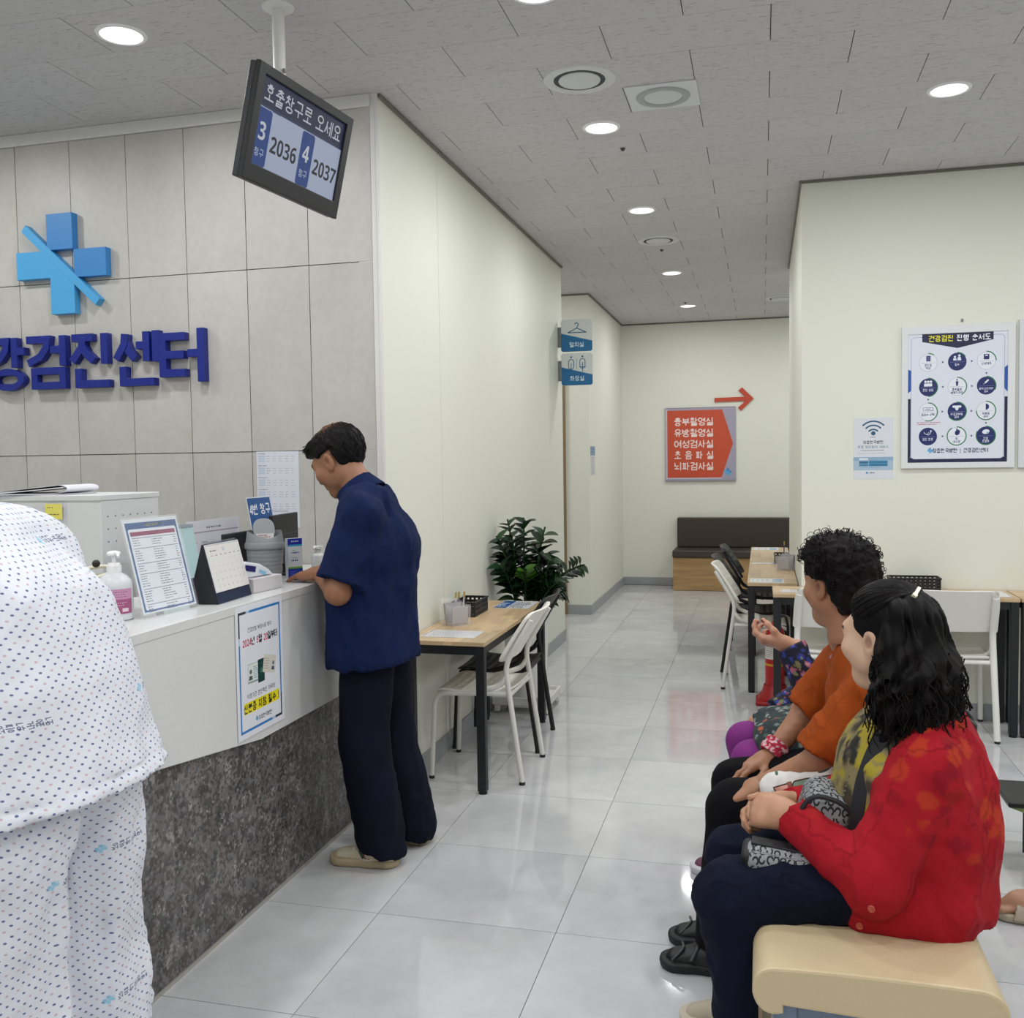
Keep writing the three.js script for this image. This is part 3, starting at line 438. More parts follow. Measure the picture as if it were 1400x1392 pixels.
{ // tissue box with a wet-wipe packet, carton, pump bottle, cream tub
  const t = thing('tissue_box', 'small pale tissue box with pulled-out pack beside the calendar', 'tissue box', [-1.745, CT, -3.075], 1.45);
  mesh('box', boxUV(bx(0.165, 0.05, 0.11, 0, 0.025, 0, 0.003), 0.1), M(0xd8d5d7, 0.55), t);
  printed('print', 0.11, 0.044, 0.001, canvasTex(220, 88, (g) => { rectf(g, '#d8d5d7', 0, 0, 220, 88); smallPrint(g, 70, 14, 70, 2, 16, '#a58f9b', 3, 8); smallPrint(g, 20, 56, 190, 1, 12, '#8d7a88', 4, 9); }), t, [0.083, 0.026, 0], [0, Math.PI / 2, 0]);
  const k = thing('wipe_packet', 'white and blue wipe packet lying on the tissue box', 'packet', [-1.755, CT + 0.0505, -3.05], 1.3);
  const sh = poly([[-0.06, 0], [0.075, 0], [0.06, 0.012], [0.02, 0.033], [-0.04, 0.046], [-0.062, 0.04]]);
  mesh('pouch', tr(ext(sh, 0.06, 0.006), 0, 0.006, -0.03), M(0xe9edf3, 0.35), k);
  mesh('print', tr(bx(0.05, 0.02, 0.001), -0.028, 0.033, 0.0372, 0, 0, -0.2), M(0x2c2c6a, 0.4), k); mesh('print', tr(bx(0.035, 0.012, 0.001), 0.03, 0.014, 0.0372, 0, 0, -0.4), M(0x8ec6e6, 0.4), k);
  const c = thing('carton', 'tall narrow blue, white and green carton standing by the man\'s hand', 'carton', [-1.775, CT, -3.43], 0.95);
  printed('box', 0.062, 0.155, 0.022, canvasTex(124, 310, (g) => { rectf(g, '#e9eef2', 0, 0, 124, 310); rectf(g, '#2334a8', 0, 0, 124, 48); smallPrint(g, 30, 18, 70, 1, 9, '#dfe4f6', 2, 9); rectf(g, '#49b3dc', 0, 48, 124, 14); for (const y of [90, 150]) { smallPrint(g, 40, y, 50, 1, 9, '#7db36a', y, 5); smallPrint(g, 30, y + 16, 76, 1, 9, '#3a58a8', y + 1, 11); } rectf(g, '#6fb741', 0, 222, 124, 14); rectf(g, '#2334a8', 0, 236, 124, 74); smallPrint(g, 20, 256, 90, 2, 18, '#5a78d8', 8, 6); }), c, [0, 0.0775, 0], undefined, { side: M(0xd5dbe6, 0.5) });
  const b = thing('small_pump_bottle', 'small white pump bottle on the counter in front of the man', 'pump bottle', [-1.745, CT, -3.58]);
  mesh('body', lathe([[0, 0], [0.026, 0], [0.028, 0.004], [0.028, 0.07], [0.02, 0.08], [0.012, 0.084], [0, 0.084]], 28), M(0xe0e6e4, 0.3), b); mesh('pump', [cy(0.013, 0.013, 0.016, 0, 0.09, 0), cy(0.02, 0.02, 0.01, 0, 0.106, 0), bar([[0, 0.108, 0], [0, 0.108, 0.032], [0, 0.103, 0.038]], 0.005, 0.01)], M(0xeef0ee, 0.3), b);
  const u = thing('cream_tub', 'cream plastic tub behind the pump bottle, half hidden by the patient', 'tub', [-1.985, CT, -2.53]);
  mesh('tub', lathe([[0, 0], [0.05, 0], [0.058, 0.09], [0.062, 0.095], [0.062, 0.112], [0.058, 0.112], [0.054, 0.01], [0, 0.008]], 32), M(0xdcd7bd, 0.45), u); mesh('bag_edge', tr(new THREE.TorusGeometry(0.056, 0.006, 8, 32), 0, 0.122, 0, Math.PI / 2 + 0.25), M(0xe8e4d0, 0.5), u); mesh('knob', tr(new THREE.SphereGeometry(0.012, 16, 12), 0.01, 0.15, 0), M(0x222222, 0.5), u);
  const w = thing('brown_wallet', 'small brown wallet lying by the man\'s wrist', 'wallet', [-1.71, CT, -3.66], 1.3);
  mesh('wallet', bx(0.1, 0.03, 0.07, 0, 0.015, 0, 0.01), M(0x5a2f24, 0.5), w); mesh('clasp', tr(new THREE.TorusGeometry(0.012, 0.003, 8, 20), 0.055, 0.015, 0, 0, 1.2), M(0x6d4a3a, 0.4), w);
}
// ---------------------------------------------------------------- on the tiled wall
{
  const p = printed('paper_schedule', 0.207, 0.34, 0.001, canvasTex(414, 680, (g) => { rectf(g, '#d9dce6', 0, 0, 414, 680); for (let s = 0; s < 6; s++) { const y = 18 + s * 106; smallPrint(g, 14, y, 100, 1, 9, '#70757f', s, 7); for (let i = 0; i < 3; i++) { if (s < 5) rectf(g, '#bfc9d8', 18, y + 18 + i * 22, 66, 17); for (let k = 0; k < 5; k++) smallPrint(g, 100 + k * 60, y + 24 + i * 22, 42, 1, 9, k % 3 ? '#9aa0ac' : '#7d8490', s * 31 + i * 7 + k, 4); } } smallPrint(g, 40, 522, 340, 2, 12, '#7e8794', 77, 5); }), scene, [-2.086, 1.377, ZL + 0.0012], [0, 0, -0.006]);
  tag(p, 'white printed timetable sheet taped to the grey tiled wall', 'notice');
  // raised emblem
  const e = thing('emblem_sign', 'raised light-blue cross emblem with a slanting bar on the tiled wall', 'emblem', [-3.15, 0, ZL]);
  const A = M(0x4aa5dd, 0.45), deep2 = (l, k) => tr(ext(poly(l.map(([x, y]) => [x + 3.15, y])), 0.036 + k, 0.0015), 0, 0, 0.003), B = M(0x3583c6, 0.45), X = (l) => poly(l.map(([x, y]) => [x + 3.15, y])), deep = (l) => tr(ext(X(l), 0.036, 0.0015), 0, 0, 0.003);
  mesh('upper_block', deep([[-3.215, 2.5], [-3.078, 2.5], [-3.078, 2.662], [-3.215, 2.662]]), B, e); mesh('right_block', deep([[-3.072, 2.368], [-2.904, 2.368], [-2.904, 2.493], [-3.072, 2.493]]), B, e);
  mesh('slashed_block', [deep([[-3.386, 2.372], [-3.09, 2.372], [-3.232, 2.495], [-3.386, 2.495]]), deep2([[-3.203, 2.204], [-3.077, 2.204], [-3.077, 2.36], [-3.203, 2.48]], 0.0006), deep2([[-3.352, 2.592], [-3.33, 2.62], [-2.944, 2.262], [-2.966, 2.236]], 0.0012)], A, e);
  // raised letters, each one mounted on its own
  const blue = M(0x0a2182, 0.4);
  let nth = 0;
  const stroke3 = (s, w) => {
    const T = 0.034 + (nth++ % 7) * 0.0005;
    const gs = [], closed = s.length > 20;
    if (closed) { const n = s.length - 1, c = s.slice(0, n).reduce((a, p) => [a[0] + p[0] / n, a[1] + p[1] / n], [0, 0]); const off = (k) => s.slice(0, n).map(([x, y]) => { const dx = x - c[0], dy = y - c[1], l = Math.hypot(dx, dy); return [c[0] + dx * (l + k) / l, c[1] + dy * (l + k) / l]; }); return [ext(poly(off(w / 2), [off(-w / 2)]), T, 0.001)]; }
    const n = s.length, L = [], R = [];                     // mitred outline
    const loop = Math.hypot(s[0][0] - s[n - 1][0], s[0][1] - s[n - 1][1]) < 1e-6;
    for (let i = 0; i < n; i++) {
      const a = i ? s[i - 1] : loop ? s[n - 2] : null, b = s[i], c = i < n - 1 ? s[i + 1] : loop ? s[1] : null, nrm = (p, q) => { const l = Math.hypot(q[0] - p[0], q[1] - p[1]); return [-(q[1] - p[1]) / l, (q[0] - p[0]) / l]; };
      const n1 = a ? nrm(a, b) : nrm(b, c), n2 = c ? nrm(b, c) : n1; let mx = n1[0] + n2[0], my = n1[1] + n2[1]; const l = Math.hypot(mx, my), k = (w / 2) / Math.max(0.4, (l / 2)); mx = mx / l * k; my = my / l * k;
      L.push([b[0] + mx, b[1] + my]); R.push([b[0] - mx, b[1] - my]);
    }
    if (loop) return [ext(poly(L.slice(0, -1), [R.slice(0, -1)].map((h) => h)), T, 0), ext(poly(R.slice(0, -1), [L.slice(0, -1)]), T, 0)].slice(...(area(L) > area(R) ? [0, 1] : [1, 2]));
    return [ext(poly([...L, ...R.reverse()]), T, 0.001)];
  };
  const area = (p) => Math.abs(p.reduce((a, q, i) => { const n = p[(i + 1) % p.length]; return a + q[0] * n[1] - n[0] * q[1]; }, 0));
  const LABELS = ['deep-blue raised letter cut by the left edge of the photo', 'second deep-blue raised letter, below the emblem', 'middle deep-blue raised letter of the wall sign', 'fourth deep-blue raised letter, with three uprights', 'last deep-blue raised letter at the right end of the wall sign'];
  [...'강검진센터'].forEach((ch, i) => {
    const x0 = [-3.585, -3.356, -3.111, -2.873, -2.633][i], w = 0.226, h = 0.247, t = thing('sign_letter', LABELS[i], 'sign letter', [x0 + w / 2, 1.985, ZL], 0, 'raised letters of the wall sign');
    const gs = []; for (const s of syllable(ch)) gs.push(...stroke3(s.map(([a, b]) => [(a - 0.5) * w * 1.04, (0.5 - b) * h]), 0.033));
    mesh('letter', tr(merge(gs.map(prep)), 0, 0, 0.004), blue, t);
  });
}
{ // hanging call screen
  const t = thing('call_monitor', 'black call monitor hanging from the ceiling on a white pole', 'monitor', [-1.51, 2.567, -3.05]);
  const s = new THREE.Group(); s.rotation.order = 'YXZ'; s.rotation.set(0.23, 1.451, -0.01); s.name = 'screen_unit'; t.add(s);
  const bez = M(0x0a0b0f, 0.5);
  const W = 0.554, H = 0.354;
  mesh('bezel', [tr(ext(poly([[-W / 2, -H / 2], [W / 2, -H / 2], [W / 2, H / 2], [-W / 2, H / 2]], [[[-W / 2 + 0.03, -H / 2 + 0.05], [-W / 2 + 0.03, H / 2 - 0.025], [W / 2 - 0.03, H / 2 - 0.025], [W / 2 - 0.03, -H / 2 + 0.05]]]), 0.014, 0.003), 0, 0, -0.014)], bez, s);
  mesh('housing', [bx(W + 0.004, H + 0.002, 0.022, 0, 0, -0.028, 0.004), bx(0.3, 0.22, 0.03, 0, 0, -0.05, 0.01)], M(0x2a2b30, 0.5), s);
  const tex = canvasTex(988, 558, (g) => {
    rectf(g, '#3a4468', 0, 0, 988, 558); rectf(g, '#2b3152', 0, 0, 988, 176); write(g, '호출창구로 오세요', 500, 96, 106, '#e9edf8', { w: 0.1, sx: 0.94 });
    rectf(g, '#c8d4f2', 0, 190, 988, 368); rectf(g, '#56708f', 150, 188, 90, 6);
    g.font = 'bold 120px sans-serif'; for (const [x, n, v] of [[8, '3', '2036'], [502, '4', '2037']]) { g.fillStyle = '#2a4f9c'; rr(g, x, 196, 150, 352, 22); g.fill(); write(g, n, x + 74, 330, 130, '#eef2fb'); write(g, '창구', x + 76, 468, 50, '#c9d6f0', { w: 0.12 }); write(g, v, x + 318, 382, 120, '#26282e', { sx: 0.95 }); }
  });
  mesh('screen', tr(new THREE.PlaneGeometry(W - 0.058, H - 0.073), 0, 0.0125, -0.006), M(0x101015, 0.25, { emissive: new THREE.Color(0xffffff), emissiveMap: tex, emissiveIntensity: 0.5 }), s);
  const wh = M(0xe3e3e1, 0.4);
  mesh('pole', [tr(cy(0.021, 0.021, 0.36, 0, 0, 0, 28), -1.60 + 1.51, 2.87 - 2.567, -3.081 + 3.05)], wh, t);
  mesh('ceiling_flange', tr(lathe([[0.021, -0.012], [0.045, -0.011], [0.054, -0.006], [0.055, 0]], 36), -0.09, CEIL - 2.567, -0.031), wh, t);
  mesh('bracket', [bx(0.05, 0.14, 0.09, -0.09, 0.09, -0.02, 0.006), bx(0.06, 0.06, 0.06, -0.062, 0.04, -0.01, 0.006), cy(0.005, 0.005, 0.06, -0.075, 0.16, -0.02)], M(0x2a2b30, 0.5), t);
  mesh('set_screw', tr(cy(0.006, 0.006, 0.012, 0, 0, 0, 12), -0.066, 0.265, -0.02, 0, 0, 0), M(0x8a8a8a, 0.3, { metalness: 0.8 }), t);
}
{ // blade signs
  const al = M(0x77797a, 0.4, { metalness: 0.3 });
  const blade = (label, cy0, kind) => {
    const t = thing('blade_sign', label, 'sign', [XL, cy0, -7.62], 0, 'blade signs at the end of the left wall'), w = 0.252, h = 0.252;
    const tex = canvasTex(440, 440, (g) => {
      rectf(g, '#d7dbd9', 0, 0, 440, 440); pathf(g, '#14689c', [[0, 186], [440, 300], [440, 440], [0, 440]]); g.strokeStyle = '#33658a'; g.lineCap = 'round';
      if (kind) { g.lineWidth = 11; for (const [x, f] of [[140, 0], [300, 1]]) { const y = f ? 0 : 8; disc(g, '#33658a', x, 46 + y, 14); g.beginPath(); g.roundRect(x - 36, 78 + y, 72, 130, 30); g.stroke(); g.beginPath(); g.moveTo(x, 130 + y); g.lineTo(x, 250); g.stroke(); if (f) { g.beginPath(); g.moveTo(x - 40, 190); g.lineTo(x + 40, 190); g.stroke(); } } rectf(g, '#9aa9b4', 212, 70, 10, 150); pathf(g, '#14689c', [[0, 186], [440, 300], [440, 440], [0, 440]]); }
      else { g.lineWidth = 13; g.lineJoin = 'round'; g.beginPath(); g.moveTo(225, 120); g.lineTo(96, 180); g.lineTo(356, 180); g.closePath(); g.stroke(); g.beginPath(); g.arc(222, 72, 24, -2.8, 1.2); g.lineTo(225, 120); g.stroke(); }
      write(g, kind ? '화장실' : '탈의실', 226, 346, 70, '#d5e4ec', { w: 0.12 });
    });
    const sh = rrect(w, h, 0.022); const face = new THREE.ShapeGeometry(sh, 8); { const p = face.attributes.position, uv = face.attributes.uv; for (let i = 0; i < p.count; i++) uv.setXY(i, p.getX(i) / w + 0.5, p.getY(i) / h + 0.5); }
    mesh('panel', tr(ext(sh, 0.012, 0.001), 0.026 + w / 2, 0, -0.006), M(0xdfe3e2, 0.35), t); mesh('print', tr(face, 0.026 + w / 2, 0, 0.0082), M(0xffffff, 0.35, { map: tex }), t);
    mesh('bracket', [span(0.0005, 0.028, -0.09, 0.07, -0.012, 0.012, 0.002)], al, t);
  };
  blade('upper blade sign with a clothes hanger picture', 2.474, 0); blade('lower blade sign with restroom figures', 2.207, 1);
  const n = printed('side_notice', 0.27, 0.28, 0.001, canvasTex(200, 220, (g) => { rectf(g, '#cfd4d6', 0, 0, 200, 220); rectf(g, '#7d9cb2', 0, 0, 200, 70); smallPrint(g, 20, 16, 160, 2, 22, '#5f7f98', 3, 9); smallPrint(g, 60, 84, 80, 9, 15, '#8a929a', 5, 6); }), scene, [XA + 0.0008, 1.474, -9.265], [0, Math.PI / 2, 0]); tag(n, 'small notice with a blue heading on the corridor side wall', 'notice');
}
{ // direction board and arrow on the far wall
  const t = thing('direction_board', 'orange direction board with five lines of white lettering on the far wall', 'sign', [-0.688, 1.646, ZF]);
  const tex = canvasTex(800, 824, (g) => {
    rectf(g, '#a5a1b3', 0, 0, 800, 824); pathf(g, '#c84e30', [[26, 24], [650, 24], [770, 412], [640, 800], [20, 800]]); rectf(g, '#c4bfca', 8, 8, 18, 808); rectf(g, '#c4bfca', 8, 800, 640, 14);
    ['흉부촬영실', '유방촬영실', '여성검사실', '초 음 파 실', '뇌파검사실'].forEach((s, i) => write(g, s, 332, 156 + i * 128, 92, '#f2e0dc', { w: 0.13, sx: i === 3 ? 0.88 : 0.93, gap: 0.06 })); emblem(g, 672, 696, 78);
  });
  printed('board', 0.8, 0.825, 0.022, tex, t, [0, 0, 0.0125], undefined, { side: M(0xb4b0bf, 0.4), rough: 0.4 });
  mesh('rail', span(-0.4, 0.4, -0.428, -0.413, 0.001, 0.03, 0.003), M(0x98949f, 0.4), t); mesh('rail', span(-0.4, 0.4, 0.413, 0.42, 0.001, 0.026, 0.002), M(0x98949f, 0.4), t);
  const a = thing('arrow_sign', 'orange arrow pointing right above the direction board', 'arrow', [-0.307, 2.148, ZF]);
  mesh('arrow', tr(ext(poly([[-0.215, -0.026], [0.13, -0.022], [0.048, -0.098], [0.078, -0.13], [0.215, 0.002], [0.09, 0.128], [0.052, 0.096], [0.125, 0.022], [-0.215, 0.018]]), 0.016, 0.002), 0, 0, 0.003), M(0xc0462c, 0.45), a);
}
{ // far bench
  const t = thing('built_in_bench', 'dark brown upholstered bench on a light wood base against the far wall', 'bench', [-0.35, 0, ZF + 0.011]);
  const dark = M(0x3f342e, 0.5), woodT = dataTex(256, (u, v) => { const k = tile((a, b) => fbm(a * 3, b * 40, 3, 4))(u, v) * 26; return [176 + k, 142 + k, 96 + k * 0.8]; });
  mesh('base', boxUV(span(-0.62, 0.68, 0.003, 0.37, 0, 0.43, 0.004), 1), M(0xffffff, 0.5, { map: woodT }), t);
  mesh('seat', span(-0.625, 0.685, 0.372, 0.455, 0, 0.46, 0.018), dark, t); mesh('backrest', span(-0.6, 0.68, 0.457, 0.8, 0, 0.085, 0.015), dark, t);
}
// ---------------------------------------------------------------- right wall: posters
{
  const circ = [['문진표', '작성'], ['접수'], ['신체계측'], ['문진 상담'], ['흉부촬영', '골밀도검사'], ['혈액/소변/대변', '검사'], ['암검사 선택'], ['자궁경부암', '검사'], ['유방암', '검사'], ['검진 완료'], ['위', '내시경'], ['간암', '초음파']];
  const tex = canvasTex(1100, 1480, (g, w, h) => {
    rectf(g, '#dde2ee', 0, 0, w, h); rectf(g, '#1f2247', 0, 740, 36, 740); rectf(g, '#1f2247', w - 36, 740, 36, 740); rectf(g, '#1f2247', 0, h - 60, w, 60); pathf(g, '#2b57a8', [[0, 400], [46, 420], [46, 640], [0, 680]]); pathf(g, '#2b57a8', [[w, 380], [w - 46, 420], [w - 46, 640], [w, 690]]);
    g.fillStyle = '#dfe4f0'; rr(g, 40, 40, w - 80, h - 84, 44); g.fill(); g.strokeStyle = '#6b7196'; g.lineWidth = 3; g.stroke();
    pathf(g, '#1d2146', [[160, 0], [940, 0], [940, 92], [550, 176], [160, 92]]);
    let x = 232; x += write(g, '건강검진 ', x, 60, 70, '#e8e22e', { align: 'left', w: 0.15, sx: 0.92 }); write(g, '진행 순서도', x, 60, 70, '#eef0f7', { align: 'left', w: 0.15, sx: 0.92 });
    const navy = '#232b66', R = 100;
    for (let i = 0; i < 12; i++) {
      const row = Math.floor(i / 3), colm = i % 3, cx = 230 + colm * 318, c = 330 + row * 282, fill = [1, 3, 5, 7, 9, 11].includes(i);
      disc(g, fill ? navy : '#e7ebf4', cx, c, R); g.strokeStyle = fill ? navy : '#9a9fb8'; g.lineWidth = 3; g.beginPath(); g.arc(cx, c, R, 0, 7); g.stroke();
      const turn = [0.1, 0.16, 0.25, 0.5, 0.42, 0.33, 0.55, 0.66, 0.75, 1, 0.92, 0.83][i]; g.strokeStyle = '#2f7a50'; g.lineWidth = 12; g.beginPath(); g.arc(cx, c, R + 4, -Math.PI / 2, -Math.PI / 2 + turn * 2 * Math.PI); g.stroke();
      rectf(g, fill ? '#7f88b8' : '#9a9fb8', cx - 80, c + 2, 160, 3);
      const ink = fill ? '#e8ecf6' : navy, T = circ[i]; T.forEach((s, k) => write(g, s, cx, c + 32 + k * 32, T[0].length > 6 ? 24 : 29, ink, { w: 0.13, sx: 0.86 }));
      const y = c - 44; // pictogram
      if (i === 0) { rectf(g, navy, cx - 24, y - 34, 48, 64); for (let k = 0; k < 4; k++) rectf(g, '#8a90b8', cx - 16, y - 22 + k * 14, 32, 4); } else if (i === 1) { disc(g, ink, cx - 26, y - 10, 13); disc(g, ink, cx + 22, y - 24, 14); rectf(g, ink, cx - 44, y + 6, 36, 24); pathf(g, ink, [[cx, y + 30], [cx + 6, y - 8], [cx + 38, y - 8], [cx + 44, y + 30]]); }
      else if (i === 2) { g.fillStyle = navy; rr(g, cx - 30, y - 30, 60, 60, 8); g.fill(); rectf(g, '#dfe4f0', cx - 14, y - 22, 28, 14); } else if (i === 3) { for (const s of [-30, 0, 30]) { disc(g, ink, cx + s, y - 20, 14); rectf(g, ink, cx + s - 16, y, 30, 34); } } else if (i === 4) { disc(g, navy, cx, y - 30, 9); pathf(g, navy, [[cx - 16, y - 14], [cx + 16, y - 14], [cx + 8, y + 38], [cx - 8, y + 38]]); }
      else if (i === 5) { g.save(); g.translate(cx, y); g.rotate(0.8); rectf(g, ink, -9, -34, 18, 52); rectf(g, ink, -2, 18, 4, 24); g.restore(); } else if (i === 6) { g.strokeStyle = navy; g.lineWidth = 4; g.strokeRect(cx - 54, y - 4, 108, 34); rectf(g, navy, cx - 30, y + 8, 60, 6); } else if (i === 7) { disc(g, ink, cx - 36, y - 10, 14); disc(g, ink, cx + 36, y - 10, 14); pathf(g, ink, [[cx - 34, y - 22], [cx + 34, y - 22], [cx + 10, y + 34], [cx - 10, y + 34]]); }
      else if (i === 8) { g.fillStyle = navy; g.beginPath(); g.arc(cx - 4, y, 36, -1.57, 1.57); g.fill(); } else if (i === 9) { g.strokeStyle = ink; g.lineWidth = 6; g.beginPath(); g.arc(cx - 16, y - 6, 24, 0, 3.14); g.stroke(); g.beginPath(); g.moveTo(cx - 16, y + 18); g.quadraticCurveTo(cx + 20, y + 44, cx + 34, y - 14); g.stroke(); disc(g, ink, cx + 34, y - 18, 10); } else if (i === 10) { g.fillStyle = navy; g.beginPath(); g.ellipse(cx + 8, y + 4, 26, 34, 0.5, 0, 7); g.fill(); rectf(g, navy, cx - 4, y - 44, 12, 30); } else { g.fillStyle = ink; g.beginPath(); g.ellipse(cx, y, 40, 26, -0.2, 0, 7); g.fill(); disc(g, '#9fb0d8', cx + 20, y + 14, 12); }
      // arrows between the steps
      const ar = (px, py, dx, dy) => pathf(g, '#454b70', [[px + dx * 14, py + dy * 14], [px - dx * 10 + dy * 13, py - dy * 10 + dx * 13], [px - dx * 10 - dy * 13, py - dy * 10 - dx * 13]]);
      if (colm < 2) ar(cx + 160, c, row % 2 ? -1 : 1, 0); if (i === 2 || i === 3 || i === 8) ar(cx, c + 142, 0, 1);
    }
    smallPrint(g, 110, 330 + 2 * 282 + 118, 300, 2, 20, '#b04a5c', 31, 9);
    emblem(g, 226, h - 172, 60); write(g, '정읍한국병원 | 건강검진센터', 590, h - 140, 50, '#2c3358', { w: 0.14, sx: 0.86, gap: 0.05 });
  });
  const t = thing('framed_poster', 'white-framed flow chart poster of twelve round steps on the right wall', 'poster', [1.047, 1.806, ZR]);
  printed('chart', 0.512, 0.716, 0.002, tex, t, [-0.002, -0.006, 0.0155], undefined, { rough: 0.35 });
  mesh('frame', tr(ext(poly([[-0.288, -0.392], [0.288, -0.392], [0.288, 0.392], [-0.288, 0.392]], [[[-0.258, -0.364], [-0.258, 0.352], [0.254, 0.352], [0.254, -0.364]]]), 0.016, 0.002), 0, 0, 0.003), M(0xe2e4e6, 0.35), t);
  mesh('backing', bx(0.56, 0.76, 0.012, 0, 0, 0.0075), M(0xd5d7da, 0.5), t);
  const b = thing('wall_board', 'blank white board cut by the right edge of the photo', 'board', [1.725, 1.812, ZR]);
  mesh('frame', tr(ext(poly([[-0.368, -0.4], [0.37, -0.4], [0.37, 0.4], [-0.368, 0.4]], [[[-0.335, -0.37], [-0.335, 0.37], [0.335, 0.37], [0.335, -0.37]]]), 0.016, 0.002), 0, 0, 0.003), M(0xdadde0, 0.35), b); mesh('surface', bx(0.7, 0.76, 0.01, 0, 0, 0.008), M(0xd0d6da, 0.4), b);
  const hk = thing('picture_hook', 'tiny grey hook above the framed poster', 'hook', [1.07, 2.224, ZR]); mesh('hook', [bx(0.012, 0.014, 0.004, 0, 0, 0.0025), cy(0.003, 0.003, 0.012, 0, 0.004, 0.008, 8)], M(0x8a8c90, 0.4), hk);
  const wf = printed('wifi_poster', 0.212, 0.345, 0.001, canvasTex(424, 690, (g) => {
    rectf(g, '#dcdfe6', 0, 0, 424, 690); g.strokeStyle = '#34597c'; g.lineWidth = 17; g.lineCap = 'round'; for (const r of [62, 108, 154]) { g.beginPath(); g.arc(212, 190, r, -2.36, -0.78); g.stroke(); } disc(g, '#34597c', 212, 172, 24); smallPrint(g, 180, 212, 64, 1, 9, '#6f8598', 2, 9);
    write(g, '정읍한국병원', 212, 272, 36, '#4c545e', { w: 0.14 }); write(g, '무료 와이파이 서비스', 212, 326, 34, '#5d7d96', { w: 0.11 }); smallPrint(g, 82, 362, 260, 1, 9, '#7a8088', 4, 8); smallPrint(g, 52, 396, 330, 1, 9, '#9aa0a8', 5, 5);
    rectf(g, '#a9c2d6', 0, 440, 424, 150); rectf(g, '#8fb0cc', 0, 440, 424, 40); rectf(g, '#dfe6ec', 62, 452, 96, 22); rectf(g, '#2d6f98', 62, 486, 98, 28); rectf(g, '#3a80aa', 166, 482, 200, 34); rectf(g, '#4a86a8', 62, 518, 98, 26); rectf(g, '#2d76a2', 166, 518, 200, 26); smallPrint(g, 88, 556, 250, 1, 9, '#7d98ac', 6, 5); emblem(g, 132, 606, 26, '#3f87c4', '#34597c'); smallPrint(g, 170, 612, 100, 1, 9, '#4c545e', 7, 13);
  }), scene, [0.611, 1.527, ZR + 0.0008]); tag(wf, 'small white wireless notice taped left of the framed poster', 'notice');
}

// ---------------------------------------------------------------- tables
const STEEL = M(0x15161b, 0.45), WOODTEX = dataTex(512, (() => {   // laminated rubberwood staves, 1 m across
  const grain = tile((a, b) => fbm(a * 6, b * 60, 3, 4));
  return (u, v) => { const row = Math.floor(v * 14), off = hash3(row, 3, 1), seg = Math.floor((u + off) * 4), t = hash3(row, seg, 7), w = grain(u, v), k = 196 + (t - 0.5) * 34 + w * 20, e = (v * 14) % 1 < 0.03 ? -8 : 0; return [k + e + 4, k * 0.88 + e, k * 0.69 + e]; };
})());
const WOOD = M(0xffffff, 0.35, { map: WOODTEX });
function table(label, p, L, D, H, group) {               // long side along local x, centre of the footprint at p
  const t = thing('table', label, 'table', [p[0], 0, p[2]], p[3] ?? 0, group), l = 0.04, x = L / 2 - l / 2 - 0.004, z = D / 2 - l / 2 - 0.004;
  mesh('tabletop', boxUV(span(-L / 2, L / 2, H - 0.02, H, -D / 2, D / 2, 0.002), 1), WOOD, t);
  for (const sx of [-1, 1]) for (const sz of [-1, 1]) { const g = mesh('leg', bx(l, H - 0.032, l, sx * x, (H - 0.02) / 2 + 0.006, sz * z, 0.003), STEEL, t); mesh('foot', cy(0.018, 0.02, 0.012, sx * x, 0.006, sz * z, 16), M(0x0c0c0e, 0.6), g); }
  for (const s of [-1, 1]) { mesh('rail', bx(2 * x - l, 0.04, 0.025, 0, H - 0.041, s * z), STEEL, t); mesh('rail', bx(0.025, 0.04, 2 * z - l, s * x, H - 0.041, 0), STEEL, t); }
  return t;
}
const T1 = { x0: XL + 0.006, x1: -1.19, z0: -5.315, z1: -4.065, h: 0.688 };
table('wood-topped black steel table along the left wall, beside the man', [(T1.x0 + T1.x1) / 2, 0, (T1.z0 + T1.z1) / 2, Math.PI / 2], 1.25, T1.x1 - T1.x0, T1.h);
table('wood-topped table standing in the corridor against the right wall, nearer of two', [0.062, 0, -6.82, Math.PI / 2], 1.22, 0.305, 0.7);
table('farther of the two corridor tables, near the brown bench', [0.062, 0, -8.06, Math.PI / 2], 1.22, 0.305, 0.7);
table('wood-topped table against the right wall behind the two white chairs', [0.678, 0, -5.645], 1.24, 0.34, 0.735);
table('next wood-topped table along the right wall, cut by the edge of the photo', [1.925, 0, -5.645], 1.24, 0.34, 0.735);

